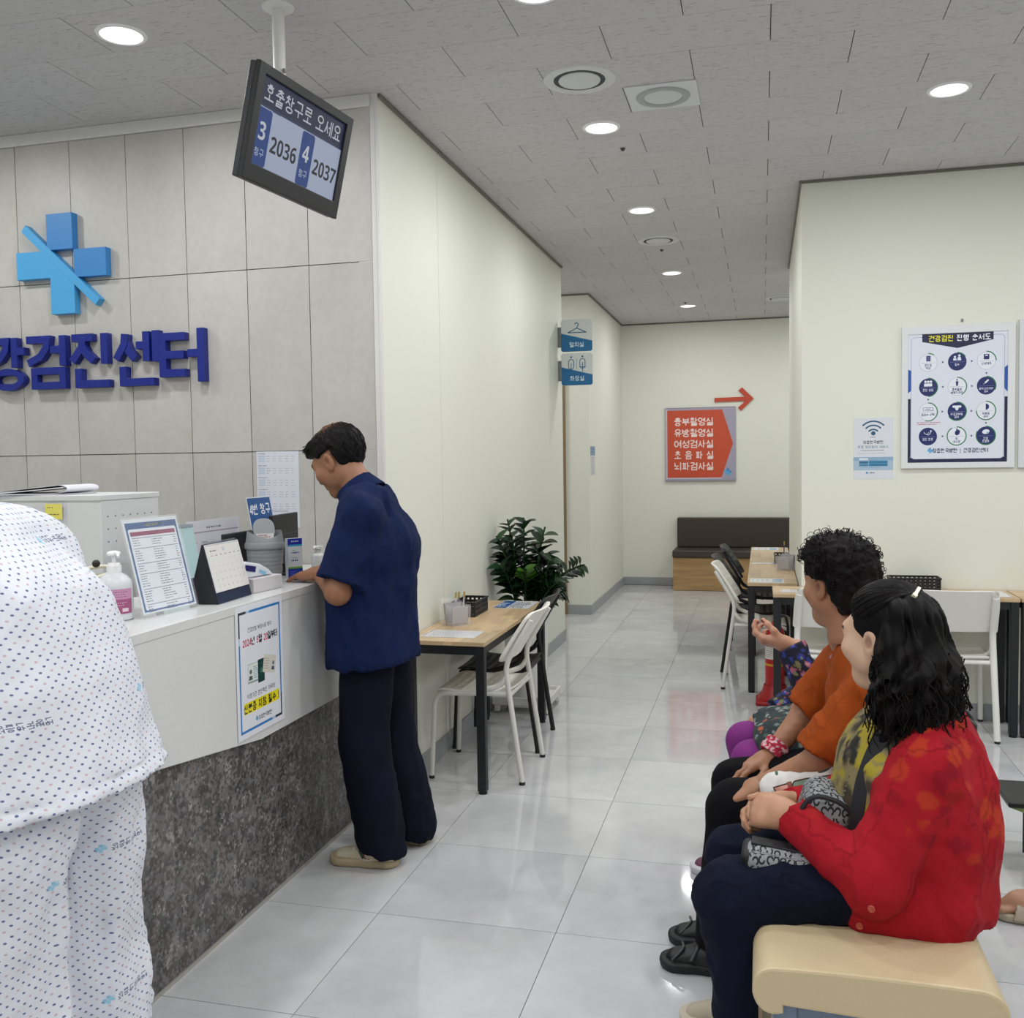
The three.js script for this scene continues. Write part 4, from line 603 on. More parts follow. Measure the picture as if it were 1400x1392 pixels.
// ---------------------------------------------------------------- chairs: bent steel tube, moulded plastic seat and back
function chair(label, plastic, metal, slots, group) {
  const t = thing('chair', label, 'chair', [0, 0, 0], 0, group), W = 0.2;
  const P = M(plastic, 0.45), S = M(metal, 0.4), cap = M(0x222224, 0.7);
  const hole = (x, y, w, h) => { const r = w / 2.2; return [[x - w, y - h], [x + w, y - h], [x + w, y + h], [x - w, y + h]]; };
  // seat: flat sheet with slots, then bent
  const seat = rrect(0.385, 0.38, 0.05); if (slots) for (let i = 0; i < 11; i++) for (let k = 0; k < 7; k++) seat.holes.push(new THREE.Path(hole(-0.15 + i * 0.03, -0.13 + k * 0.042, 0.009, 0.012).map((p) => new THREE.Vector2(...p))));
  const bendable = (shape, d) => { let g = ext(shape, d, 0.002, 6); return g; };
  let g = bendable(seat, 0.006); g.rotateX(-Math.PI / 2); g = prep(g);
  const sub = subdivide(g, 0.05); { const p = sub.attributes.position; for (let i = 0; i < p.count; i++) { const x = p.getX(i), z = -p.getZ(i) * -1; let y = p.getY(i) + 0.43 - 0.012 * Math.cos(x / 0.2 * 1.3); y -= 0.016 * Math.cos((z + 0.03) / 0.19 * 1.5); if (z > 0.12) y -= Math.pow((z - 0.12) / 0.07, 2) * 0.022; if (z < -0.12) y += Math.pow((z + 0.12) / 0.07, 2) * 0.016; p.setY(i, y); p.setZ(i, z + 0.025); } sub.computeVertexNormals(); }
  mesh('seat', sub, P, t);
  // backrest
  const back = rrect(0.43, 0.235, 0.04); if (slots) for (let i = 0; i < 12; i++) for (let k = 0; k < 4; k++) back.holes.push(new THREE.Path(hole(-0.154 + i * 0.028, -0.07 + k * 0.042, 0.008, 0.012).map((p) => new THREE.Vector2(...p))));
  const bg = subdivide(prep(ext(back, 0.012, 0.004, 6)), 0.05); { const p = bg.attributes.position; for (let i = 0; i < p.count; i++) { const x = p.getX(i), y = p.getY(i), z = p.getZ(i), v = y + 0.1175; p.setXYZ(i, x * (1 - 0.08 * v / 0.235), 0.565 + v * 0.96, z - 0.135 - 0.55 * v - 0.25 * v * v - 0.035 * Math.cos(x / 0.215 * 1.45) + 0.02); } bg.computeVertexNormals(); }
  mesh('backrest', bg, P, t);
  if (!slots) for (const s of [-1, 1]) mesh('back_rim', tube([[s * 0.207, 0.57, -0.135], [s * 0.205, 0.62, -0.165], [s * 0.2, 0.72, -0.225], [s * 0.188, 0.782, -0.268]], 0.017, 16, 10), P, t);
  for (const s of [-1, 1]) {
    const f = mesh('leg', bar([[s * 0.208, 0.012, 0.225], [s * 0.2, 0.405, 0.205], [s * 0.195, 0.415, -0.15]], slots ? 0.0115 : 0.014, 0.06, 10), S, t); mesh('foot', cy(0.013, 0.013, 0.014, s * 0.208, 0.007, 0.225, 14), cap, f);
    const b = mesh('leg', bar([[s * 0.213, 0.012, -0.215], [s * 0.199, 0.55, -0.138], [s * 0.192, 0.76, -0.262]], slots ? 0.0125 : 0.0165, 0.05, 10), S, t); mesh('foot', cy(0.014, 0.014, 0.014, s * 0.213, 0.007, -0.215, 14), cap, b);
    mesh('side_bracket', tube([[s * 0.2, 0.5, -0.145], [s * 0.196, 0.455, -0.11], [s * 0.192, 0.425, -0.03], [s * 0.19, 0.405, 0.04]], 0.013, 16, 8), P, t);
  }
  mesh('stretcher', bar([[-0.195, 0.405, -0.15], [0.195, 0.405, -0.15]], 0.012), slots ? S : P, t); mesh('stretcher', bar([[-0.195, 0.4, 0.19], [0.195, 0.4, 0.19]], 0.01), S, t);
  return t;
}
// split long edges so that flat sheets can be bent
function subdivide(g, max) {
  const p = g.attributes.position, out = []; let st = []; for (let i = 0; i < p.count; i += 3) st.push([0, 1, 2].map((k) => V(p.getX(i + k), p.getY(i + k), p.getZ(i + k))));
  while (st.length) { const [a, b, c] = st.pop(), ab = a.distanceTo(b), bc = b.distanceTo(c), ca = c.distanceTo(a), m = Math.max(ab, bc, ca); if (m < max) { out.push(a, b, c); continue; } if (m === ab) { const d = a.clone().lerp(b, 0.5); st.push([a, d, c], [d, b, c]); } else if (m === bc) { const d = b.clone().lerp(c, 0.5); st.push([a, b, d], [a, d, c]); } else { const d = c.clone().lerp(a, 0.5); st.push([a, b, d], [d, b, c]); } }
  const r = new THREE.BufferGeometry().setFromPoints(out); r.setAttribute('uv', new THREE.BufferAttribute(new Float32Array(out.length * 2), 2)); r.computeVertexNormals(); return r;
}
{
  const w = chair('white slotted plastic chair with white tube legs pushed to the left wall table', 0xeae8e0, 0xdedcd6, true); w.position.set(-1.285, 0, -4.45); w.rotation.y = -Math.PI / 2;
  const k = chair('black slotted chair at the left table, behind the white chair', 0x17171a, 0x121214, true); k.position.set(-1.33, 0, -4.93); k.rotation.y = -Math.PI / 2 + 0.03;
  copy(w, [-0.03, 0, -6.5], Math.PI / 2, 'white chair tucked under the corridor tables, nearest of three');
  copy(k, [-0.055, 0, -7.0], Math.PI / 2, 'black chair just behind the white one at the corridor table');
  copy(k, [-0.03, 0, -7.78], Math.PI / 2, 'black chair farthest along the corridor tables');
  const b = chair('white solid-backed chair seen from behind, between the orange shirt and the right table', 0xf0eee8, 0xecebe6, false); b.position.set(0.385, 0, -5.575); b.rotation.y = Math.PI;
  copy(b, [0.962, 0, -5.575], Math.PI - 0.03, 'white solid-backed chair behind the woman in red');
}
// ---------------------------------------------------------------- things on the tables
const CLEAR = M(0xffffff, 0.08, { transmission: 0.9, thickness: 0, ior: 1.35 });
function basket(label, p, ry, w, d, h, rows = 3) {
  const t = thing('basket', label, 'basket', p, ry), blk = M(0x1b1c1f, 0.5), side = (len) => { const s = poly([[-len / 2, 0], [len / 2, 0], [len / 2, h], [-len / 2, h]]); const n = Math.round(len / 0.024), q = Math.max(2, rows); for (let i = 0; i < n; i++) for (let k = 0; k < q; k++) { const x = -len / 2 + (i + 0.5) * len / n, y = h * (k + 0.6) / (q + 0.2), a = len / n * 0.26, b = h / q * 0.2; s.holes.push(new THREE.Path([[x - a, y - b], [x + a, y - b], [x + a, y + b], [x - a, y + b]].map((e) => new THREE.Vector2(...e)))); } return ext(s, 0.003); };
  for (const s of [-1, 1]) { mesh('side', tr(side(w), 0, 0, s * d / 2 - 0.0015), blk, t); mesh('side', tr(side(d), 0, 0, 0, 0, Math.PI / 2, 0).translate(s * w / 2 - 0.0015, 0, 0), blk, t); }
  mesh('bottom', bx(w, 0.003, d, 0, 0.0015, 0), blk, t); mesh('rim', tr(ext(poly([[-w / 2 - 0.004, -d / 2 - 0.004], [w / 2 + 0.004, -d / 2 - 0.004], [w / 2 + 0.004, d / 2 + 0.004], [-w / 2 - 0.004, d / 2 + 0.004]], [[[-w / 2 + 0.003, -d / 2 + 0.003], [-w / 2 + 0.003, d / 2 - 0.003], [w / 2 - 0.003, d / 2 - 0.003], [w / 2 - 0.003, -d / 2 + 0.003]]]), 0.006, 0.001), 0, h - 0.004, 0, -Math.PI / 2), blk, t);
}
basket('small black perforated basket on the left wall table', [-1.49, T1.h, -4.84], 0, 0.12, 0.24, 0.075);
basket('long black mesh basket on the table behind the women', [0.815, 0.735, -5.72], 0, 0.26, 0.12, 0.075, 4);
basket('small black basket on the corridor tables', [0.14, 0.7, -7.45], 0, 0.1, 0.24, 0.06);
function sheetOn(label, p, w, d, ry, style) {
  const tex = canvasTex(300, Math.round(300 * d / w), (g, W, H) => { rectf(g, '#e2e4e8', 0, 0, W, H); if (style === 'blue') { rectf(g, '#2c63a8', 6, 6, W * 0.34, H - 12); smallPrint(g, 14, H * 0.3, W * 0.26, 3, H * 0.2, '#dfe6f2', 5, H * 0.1); for (let i = 0; i < 4; i++) smallPrint(g, W * 0.4, H * (0.18 + i * 0.2), W * 0.5, 1, 9, '#59626e', i + 3, H * 0.1); } else if (style === 'strip') { for (let i = 0; i < 4; i++) smallPrint(g, W * (0.06 + i * 0.14), H * 0.3, W * 0.07, 2, H * 0.25, '#8b93a0', i + 2, H * 0.14); rectf(g, '#8fb0d0', W * 0.66, H * 0.12, W * 0.28, H * 0.76); } else { rectf(g, '#8d3b52', 8, 8, 6, H - 16); g.strokeStyle = '#9aa0aa'; g.lineWidth = 2; for (let i = 0; i < 5; i++) { g.strokeRect(24, 10 + i * (H - 20) / 5, W - 34, (H - 20) / 5); smallPrint(g, 34, 20 + i * (H - 20) / 5, W * 0.7, 2, 12, '#7b828e', i + 9, 5); } } });
  const o = printed('laminated_sheet', w, d, 0.001, tex, scene, [p[0], p[1] + 0.0012, p[2]], [-Math.PI / 2, 0, ry], { rough: 0.18 }); tag(o, label, 'sheet');
}
sheetOn('laminated form sheet at the near end of the left wall table', [-1.395, T1.h, -4.24], 0.26, 0.175, 0, 'form');
sheetOn('laminated sheet with a blue panel at the far end of the left table', [-1.325, T1.h, -5.165], 0.2, 0.26, 0, 'blue');
sheetOn('printed strip at the near end of the corridor table', [0.03, 0.7, -6.33], 0.21, 0.2, 0, 'strip'); sheetOn('printed strip where the two corridor tables meet', [0.03, 0.7, -7.36], 0.21, 0.1, 0, 'strip'); sheetOn('printed strip at the far end of the corridor tables', [0.03, 0.7, -8.5], 0.21, 0.24, 0, 'strip');
sheetOn('laminated sheet at the left end of the right wall table', [0.2, 0.735, -5.6], 0.2, 0.1, 0, 'form'); sheetOn('laminated sheet at the right end of the right wall table', [1.19, 0.735, -5.64], 0.16, 0.24, 0, 'form');
function holder(label, p, ry, s = 1) {
  const t = thing('pen_holder', label, 'holder', p, ry);
  mesh('box', [tr(bx(0.1, 0.1, 0.003), 0, 0.05, 0.05, 0.12), tr(bx(0.1, 0.13, 0.003), 0, 0.062, -0.05, -0.2), tr(bx(0.1, 0.11, 0.003), 0, 0.052, -0.005, -0.16), bx(0.1, 0.003, 0.11, 0, 0.0015, 0), ...[-1, 1].map((k) => tr(ext(poly([[-0.055, 0], [0.05, 0], [0.056, 0.09], [-0.08, 0.12]]), 0.003), k * 0.05 + 0.0015, 0, 0, 0, -Math.PI / 2, 0))], CLEAR, t);
  mesh('card', tr(bx(0.094, 0.1, 0.016), 0, 0.056, -0.026, -0.18), M(0x8d8a94, 0.6), t); mesh('card', tr(bx(0.09, 0.08, 0.004), 0, 0.05, 0.035, 0.05), M(0xa7a4ad, 0.6), t);
  return t;
}
holder('clear holder with grey slips and pens on the left wall table', [-1.46, T1.h, -4.5], 0.9); holder('clear holder with grey slips on the nearer corridor table', [0.16, 0.7, -6.95], -0.6);
const pen = (label, p, ry, tilt, c) => { const t = thing('pen', label, 'pen', p, ry); t.rotation.x = tilt; mesh('barrel', cy(0.004, 0.004, 0.13, 0, 0.065, 0, 10), M(c, 0.35), t); mesh('cap', cy(0.0045, 0.0045, 0.03, 0, 0.135, 0, 10), M(0xb09a55, 0.35, { metalness: 0.6 }), t); mesh('clip', bx(0.002, 0.03, 0.002, 0.005, 0.135, 0), M(0xc8b266, 0.3, { metalness: 0.7 }), t); };
pen('leftmost gold-capped pen in the clear holder', [-1.478, T1.h + 0.004, -4.53], 0.9, -0.2, 0xc9c9cf); pen('middle gold-capped pen in the clear holder', [-1.465, T1.h + 0.004, -4.545], 0.9, -0.16, 0x77757d); pen('rightmost gold-capped pen in the clear holder', [-1.445, T1.h + 0.004, -4.56], 0.9, -0.22, 0xb9b8c0);
pen('dark blue pen standing in the corridor table basket', [0.16, 0.704, -7.5], 0, -0.05, 0x2b3f74);
// ---------------------------------------------------------------- fire extinguisher
{
  const t = thing('fire_extinguisher', 'red fire extinguisher on a red stand at the corner of the right wall', 'extinguisher', [0.075, 0, -5.985]), R = M(0xb0161b, 0.28);
  mesh('stand', [lathe([[0, 0.002], [0.1, 0.002], [0.104, 0.012], [0.098, 0.05], [0.076, 0.075], [0.066, 0.115], [0.061, 0.118], [0.061, 0.03], [0, 0.028]], 40), span(-0.115, 0.115, 0.001, 0.025, -0.1, 0.1, 0.01)], M(0xa3131c, 0.35), t);
  mesh('cylinder', lathe([[0, 0.031], [0.05, 0.031], [0.058, 0.04], [0.058, 0.42], [0.05, 0.452], [0.03, 0.475], [0.018, 0.482], [0.018, 0.5], [0, 0.5]], 40), R, t);
  mesh('band', cy(0.0586, 0.0586, 0.012, 0, 0.24, 0, 40), M(0xd3a31e, 0.4), t);
  mesh('label', tr(new THREE.CylinderGeometry(0.0588, 0.0588, 0.11, 24, 1, true, -1.5, 1.7), 0, 0.33, 0), M(0xffffff, 0.4, { side: THREE.DoubleSide, map: canvasTex(150, 120, (g) => { rectf(g, '#d5d2cc', 0, 0, 150, 120); rectf(g, '#c7b9b0', 0, 0, 150, 26); smallPrint(g, 10, 36, 110, 6, 13, '#8a8480', 6, 5); }) }), t);
  mesh('valve', [cy(0.016, 0.016, 0.03, 0, 0.515, 0, 18), bx(0.02, 0.02, 0.03, 0, 0.535, 0.005, 0.003)], M(0x9a9a92, 0.35, { metalness: 0.8 }), t); mesh('handle', [tr(bx(0.014, 0.006, 0.12), 0, 0.545, 0.05, -0.2), tr(bx(0.014, 0.006, 0.11), 0, 0.565, 0.045, -0.35)], M(0x1a1a1a, 0.5), t);
  mesh('hose', tube([[0.016, 0.52, 0], [0.06, 0.53, 0.01], [0.075, 0.44, 0.01], [0.066, 0.3, 0.01], [0.066, 0.17, 0.01]], 0.008, 32, 10), M(0x18181a, 0.6), t);
}
// ---------------------------------------------------------------- plant on a trolley
{
  const pot = thing('plant_trolley', 'white square plant trolley on small castors under the potted plant', 'trolley', [-1.375, 0, -5.6]), W = M(0xdcdbd7, 0.4);
  mesh('tray', [span(-0.17, 0.17, 0.055, 0.075, -0.17, 0.17, 0.01), ...[-1, 1].flatMap((s) => [span(-0.175, 0.175, 0.05, 0.098, s * 0.165 - 0.008, s * 0.165 + 0.008, 0.006), span(s * 0.165 - 0.008, s * 0.165 + 0.008, 0.05, 0.098, -0.175, 0.175, 0.006)])], W, pot);
  for (const sx of [-1, 1]) for (const sz of [-1, 1]) { const c = mesh('castor', bx(0.035, 0.05, 0.045, sx * 0.145, 0.034, sz * 0.145, 0.006), W, pot); mesh('wheel', tr(cy(0.018, 0.018, 0.02, 0, 0, 0, 20), sx * 0.145, 0.018, sz * 0.145, 0, 0, 0).rotateZ(0), M(0x2a2a2c, 0.6), c); }
  const t = thing('potted_plant', 'dark green plant with arching leafy stems in a white pot behind the left table', 'plant', [-1.375, 0.0755, -5.6]);
  mesh('pot', lathe([[0, 0], [0.105, 0], [0.112, 0.006], [0.14, 0.46], [0.146, 0.465], [0.146, 0.485], [0.135, 0.485], [0.13, 0.44], [0, 0.438]], 44), M(0xe4e4e2, 0.3), t);
  mesh('soil', lathe([[0, 0.452], [0.09, 0.45], [0.13, 0.444]], 32), M(0x2d2119, 0.95), t);
  const leaf = (() => { // folded oval with a point, 5 x 4 strips
    const g = new THREE.BufferGeometry(), pos = [], idx = [], n = 6; for (let i = 0; i <= n; i++) { const s = i / n, w = 0.8 * Math.pow(Math.sin(Math.PI * Math.pow(s, 0.72)), 0.8) * 0.5, droop = -0.12 * s * s; for (const k of [-1, -0.5, 0, 0.5, 1]) pos.push(k * w, Math.abs(k) * w * 0.4 + droop, s); }
    for (let i = 0; i < n; i++) for (let k = 0; k < 4; k++) { const a = i * 5 + k; idx.push(a, a + 5, a + 1, a + 1, a + 5, a + 6); } g.setAttribute('position', new THREE.Float32BufferAttribute(pos, 3)); g.setIndex(idx); g.setAttribute('uv', new THREE.Float32BufferAttribute(new Float32Array(pos.length / 3 * 2), 2)); g.computeVertexNormals(); return g;
  })();
  const LM = [0x17331c, 0x1d3f22, 0x122817, 0x24491f].map((c) => M(c, 0.32, { side: THREE.DoubleSide })), bright = M(0x3f6a22, 0.35, { side: THREE.DoubleSide }), SM = M(0x2c4a2a, 0.5);
  const r = rng(77);
  // tips of the stems relative to the plant's base: x, y, z, bend outwards, leaf pairs, leaf length
  const stems = [[-0.145, 0.97, 0.12, 0.02, 13, 0.085], [-0.12, 1.06, -0.05, 0.02, 12, 0.08], [0.0, 1.075, 0.03, 0.0, 13, 0.085], [0.135, 1.02, 0.05, -0.02, 8, 0.1], [0.37, 0.80, 0.06, 0.1, 14, 0.075], [-0.06, 0.96, 0.08, 0.02, 11, 0.1], [0.225, 0.7, 0.08, 0.06, 10, 0.085], [0.04, 0.78, 0.15, 0.02, 8, 0.085], [-0.12, 0.8, 0.14, 0.06, 9, 0.085], [0.13, 0.86, 0.0, 0.03, 11, 0.09], [0.2, 0.84, 0.1, 0.04, 10, 0.085], [0.05, 0.9, -0.06, 0.0, 10, 0.09], [0.24, 0.63, -0.04, 0.08, 8, 0.08]];
  stems.forEach(([x, y, z, out, pairs, len], si) => {
    const a = Math.atan2(z, x), b = V(0.05 * Math.cos(a) + (r() - 0.5) * 0.03, 0.44, 0.05 * Math.sin(a) + (r() - 0.5) * 0.03), tip = V(x, y, z), mid = b.clone().lerp(tip, 0.5).add(V(-x * (out > 0.05 ? 0.12 : 0.25), Math.max(0.05, out * 1.3), -z * 0.2)), c = new THREE.QuadraticBezierCurve3(b, mid, tip);
    const st = mesh('stem', new THREE.TubeGeometry(c, 14, 0.0055, 7), SM, t), view = V(r() - 0.5, 0.2, 1).normalize();
    pairs = Math.round(pairs * 0.85); for (let i = 0; i < pairs; i++) { const u = 0.3 + 0.69 * i / pairs, p = c.getPoint(u), d = c.getTangent(u), side = d.clone().cross(si % 3 === 1 ? V(0.6, 0, 0.8) : view).normalize(); for (const s of [-1, 1]) {
      const dir = side.clone().multiplyScalar(s).addScaledVector(d, 0.45 + 0.25 * u).add(V((r() - 0.5) * 0.6, (r() - 0.5) * 0.6, (r() - 0.5) * 0.6)).normalize(), up = d.clone().cross(dir).cross(dir).multiplyScalar(-1).normalize().add(V(0, 0.5, 0.2)).normalize();
      const L = len * (0.75 + 0.35 * Math.sin(Math.PI * (0.2 + 0.7 * u))) * (0.9 + 0.4 * r()), m = mesh('leaf', leaf, (si === 7 && i > 3) ? bright : LM[Math.floor(r() * 4)], st); const zx = dir, xx = up.clone().cross(zx).normalize(), yy = zx.clone().cross(xx); m.matrixAutoUpdate = true; m.quaternion.setFromRotationMatrix(new THREE.Matrix4().makeBasis(xx, yy, zx)); m.position.copy(p); m.scale.set(L, L, L);
      if (p.x + dir.x * L < XL + 1.375 + 0.01) m.position.x += XL + 1.375 + 0.012 - (p.x + dir.x * L); } }
  });
}
// ---------------------------------------------------------------- waiting bench
const SEAT = 0.44, BX0 = -0.015, BX1 = 0.46;
{
  const t = thing('waiting_bench', 'long cream vinyl waiting bench on a blue-grey steel frame', 'bench', [0, 0, -2.95]);
  const vinN = tile((u, v) => fbm(u * 40, v * 40, 5, 3)), bump = dataTex(256, (u, v) => { const k = 128 + vinN(u, v) * 120; return [k, k, k]; }, false), C = M(0xcab793, 0.42, { bumpMap: bump, bumpScale: 0.0006 }), F = M(0x6f7c90, 0.35, { metalness: 0.4 }), pipe = M(0xb09a70, 0.5);
  const prof = (() => { const s = new THREE.Shape(); const y1 = SEAT, y0 = SEAT - 0.1; s.moveTo(BX0 + 0.05, y0 + 0.012); s.quadraticCurveTo(BX0 + 0.01, y0 + 0.0, BX0, y0 + 0.045); s.quadraticCurveTo(BX0 - 0.003, y1 - 0.004, BX0 + 0.045, y1 - 0.003); s.quadraticCurveTo(BX0 + 0.2, y1 + 0.004, BX1 - 0.05, y1 - 0.002); s.quadraticCurveTo(BX1, y1 - 0.005, BX1 + 0.002, y1 - 0.05); s.quadraticCurveTo(BX1, y0 + 0.012, BX1 - 0.04, y0 + 0.014); s.lineTo(BX0 + 0.05, y0 + 0.03); return s; })();
  for (const [z0, z1] of [[-2.0, -2.615], [-2.625, -3.24], [-3.25, -3.865]]) {
    const L = z0 - z1 - 0.012, g = ext(prof, L, 0.006, 18); const cs = mesh('seat_cushion', boxUV(tr(g, 0, 0, z1 + 2.95 + 0.006), 0.4), C, t);
    const pts = prof.getPoints(16).filter((p) => p.y > SEAT - 0.075).map((p) => [p.x, p.y + 0.0012, 0]); mesh('seam', [tr(tube(pts, 0.0018, 60, 6, false, 0.2), 0, 0, z0 + 2.95 - 0.003)], pipe, cs);
  }
  mesh('beam', [span(0.02, 0.07, 0.315, 0.36, -0.9, 0.93, 0.008), span(0.37, 0.42, 0.315, 0.36, -0.9, 0.93, 0.008)], F, t).userData.label = 'blue-grey steel frame';
  for (const z of [0.9, 0.02, -0.86]) { mesh('crossbar', span(0.02, 0.42, 0.318, 0.352, z - 0.02, z + 0.02, 0.006), F, t); for (const x of [0.055, 0.39]) { const l = mesh('leg', cy(0.024, 0.024, 0.318, x, 0.165, z, 20), F, t); mesh('foot', cy(0.028, 0.03, 0.014, x, 0.007, z, 20), M(0x2b2d30, 0.6), l); } }
}
{ // low stool at the right edge, black stool back behind the woman in red, slide sandal foot
  const t = thing('low_stool', 'low stool with a black top and green underside at the right edge', 'stool', [1.03, -0.03, -3.8]);
  mesh('top', span(-0.19, 0.19, 0.272, 0.292, -0.13, 0.13, 0.006), M(0x16171a, 0.4), t); mesh('underside', tr(ext(poly([[-0.188, 0.27], [0.188, 0.27], [0.15, 0.25], [-0.13, 0.25]]), 0.24), 0, 0.0015, -0.12), M(0x8a9a5c, 0.5), t); for (const sx of [-0.075, 0.14]) for (const sz of [-0.1, 0.1]) mesh('leg', cy(0.014, 0.014, 0.225, sx, 0.1425, sz, 14), M(0x17181b, 0.5), t);
  const s = thing('handbag', 'black leather handbag standing behind the woman in red', 'bag', [0.475, SEAT + 0.001, -2.73]);
  mesh('body', tr(ext(poly([[-0.06, 0.004], [0.05, 0.004], [0.055, 0.33], [0.02, 0.36], [-0.05, 0.34]]), 0.06, 0.012), 0, 0.01, -0.03), M(0x121213, 0.35), s); mesh('handle', bar([[-0.02, 0.33, 0], [-0.01, 0.4, 0], [0.06, 0.36, 0], [0.062, 0.26, 0]], 0.01, 0.04), M(0x101011, 0.35), s);
}

// ---------------------------------------------------------------- people: one signed-distance field per surface, meshed
const smin = (a, b, k) => { const h = Math.max(k - Math.abs(a - b), 0) / k; return Math.min(a, b) - h * h * k * 0.25; };
const smax = (a, b, k) => -smin(-a, -b, k);
// tapered capsule; s flattens or widens it along x (in the person's own frame) about its middle line
function cap(a, b, ra, rb = ra, s = 1) {
  const [ax, ay, az] = a, dx = b[0] - ax, dy = b[1] - ay, dz = b[2] - az;
  const ex = dx / s, l2 = ex * ex + dy * dy + dz * dz || 1e-9;
  return (x, y, z) => { const px = (x - ax) / s, py = y - ay, pz = z - az, t = clamp((px * ex + py * dy + pz * dz) / l2), qx = px - ex * t, qy = py - dy * t, qz = pz - dz * t; return (Math.sqrt(qx * qx + qy * qy + qz * qz) - lerp(ra, rb, t)) * (s < 1 ? s : 1); };
}
const ell = (c, r) => { const m = Math.min(...r); return (x, y, z) => { const a = (x - c[0]) / r[0], b = (y - c[1]) / r[1], d = (z - c[2]) / r[2], k = Math.sqrt(a * a + b * b + d * d); const g = Math.sqrt((a / r[0]) ** 2 + (b / r[1]) ** 2 + (d / r[2]) ** 2); return k < 1e-6 ? -m : k * (k - 1) / g; }; };
const plane = (p, n) => { const l = Math.hypot(...n), a = n.map((v) => v / l); return (x, y, z) => (x - p[0]) * a[0] + (y - p[1]) * a[1] + (z - p[2]) * a[2]; };   // keeps the side against n
const join = (k, ...fs) => (x, y, z) => { let d = fs[0](x, y, z); for (let i = 1; i < fs.length; i++) d = smin(d, fs[i](x, y, z), k); return d; };
const cut = (f, ...ps) => (x, y, z) => { let d = f(x, y, z); for (const p of ps) d = Math.max(d, p(x, y, z)); return d; };
const grow = (f, e) => (x, y, z) => f(x, y, z) - e;
const chain = (pts, rs, s = 1) => join(0.03, ...pts.slice(1).map((p, i) => cap(pts[i], p, rs[i], rs[i + 1], s)));
function surface(f, lo, hi, h, color, smooth = 0) {
  const n = [0, 1, 2].map((i) => Math.ceil((hi[i] - lo[i]) / h) + 1), [nx, ny, nz] = n, v = new Float32Array(nx * ny * nz), B = 6, id = (i, j, k) => i + nx * (j + ny * k);
  for (let K = 0; K < nz; K += B) for (let J = 0; J < ny; J += B) for (let I = 0; I < nx; I += B) {
    const c = (B - 1) / 2, d = f(lo[0] + (I + c) * h, lo[1] + (J + c) * h, lo[2] + (K + c) * h), far = Math.abs(d) > h * B * 1.15 + 0.012;
    for (let k = K; k < Math.min(K + B, nz); k++) for (let j = J; j < Math.min(J + B, ny); j++) for (let i = I; i < Math.min(I + B, nx); i++) v[id(i, j, k)] = far ? d : f(lo[0] + i * h, lo[1] + j * h, lo[2] + k * h);
  }
  const at = new Int32Array(nx * ny * nz).fill(-1), pos = [], idx = [];
  for (let k = 0; k < nz - 1; k++) for (let j = 0; j < ny - 1; j++) for (let i = 0; i < nx - 1; i++) {
    let m = 0; for (let c = 0; c < 8; c++) if (v[id(i + (c & 1), j + ((c >> 1) & 1), k + (c >> 2))] < 0) m |= 1 << c;
    if (m === 0 || m === 255) continue;
    let sx = 0, sy = 0, sz = 0, q = 0;
    for (let a = 0; a < 8; a++) for (let e = 1; e < 8; e <<= 1) { if (a & e) continue; const b = a | e; if (((m >> a) & 1) === ((m >> b) & 1)) continue; const va = v[id(i + (a & 1), j + ((a >> 1) & 1), k + (a >> 2))], vb = v[id(i + (b & 1), j + ((b >> 1) & 1), k + (b >> 2))], t = va / (va - vb); sx += (a & 1) + (e === 1 ? t : 0); sy += ((a >> 1) & 1) + (e === 2 ? t : 0); sz += (a >> 2) + (e === 4 ? t : 0); q++; }
    at[id(i, j, k)] = pos.length / 3; pos.push(lo[0] + (i + sx / q) * h, lo[1] + (j + sy / q) * h, lo[2] + (k + sz / q) * h);
  }
  for (let k = 1; k < nz - 1; k++) for (let j = 1; j < ny - 1; j++) for (let i = 1; i < nx - 1; i++) {
    const s = v[id(i, j, k)] < 0, quad = (a, b, c, d, flip) => { if (a < 0 || b < 0 || c < 0 || d < 0) return; flip ? idx.push(a, b, c, a, c, d) : idx.push(a, c, b, a, d, c); };
    if (s !== v[id(i + 1, j, k)] < 0) quad(at[id(i, j - 1, k - 1)], at[id(i, j, k - 1)], at[id(i, j, k)], at[id(i, j - 1, k)], s);
    if (s !== v[id(i, j + 1, k)] < 0) quad(at[id(i - 1, j, k - 1)], at[id(i - 1, j, k)], at[id(i, j, k)], at[id(i, j, k - 1)], s);
    if (s !== v[id(i, j, k + 1)] < 0) quad(at[id(i - 1, j - 1, k)], at[id(i, j - 1, k)], at[id(i, j, k)], at[id(i - 1, j, k)], s);
  }
  const g = new THREE.BufferGeometry(); g.setAttribute('position', new THREE.Float32BufferAttribute(pos, 3)); g.setIndex(idx); g.computeVertexNormals();
  const N = pos.length / 3, uv = new Float32Array(N * 2); g.setAttribute('uv', new THREE.BufferAttribute(uv, 2));
  if (color) { const c = new Float32Array(N * 3), nm = g.attributes.normal; for (let i = 0; i < N; i++) { const q = color(pos[i * 3], pos[i * 3 + 1], pos[i * 3 + 2], nm.getX(i), nm.getY(i), nm.getZ(i)); c[i * 3] = q[0]; c[i * 3 + 1] = q[1]; c[i * 3 + 2] = q[2]; } g.setAttribute('color', new THREE.BufferAttribute(c, 3)); }
  return g;
}
const lin = (hex) => { const c = new THREE.Color(hex); return [c.r, c.g, c.b]; };
const mix3 = (a, b, t) => [lerp(a[0], b[0], t), lerp(a[1], b[1], t), lerp(a[2], b[2], t)];
const weave = tile((u, v) => fbm(u * 34, v * 34, 3, 3)), WEAVE = dataTex(256, (u, v) => { const k = 128 + weave(u, v) * 90 + 26 * Math.sin(u * 6.2832 * 36) * Math.sin(v * 6.2832 * 36); return [k, k, k]; }, false);
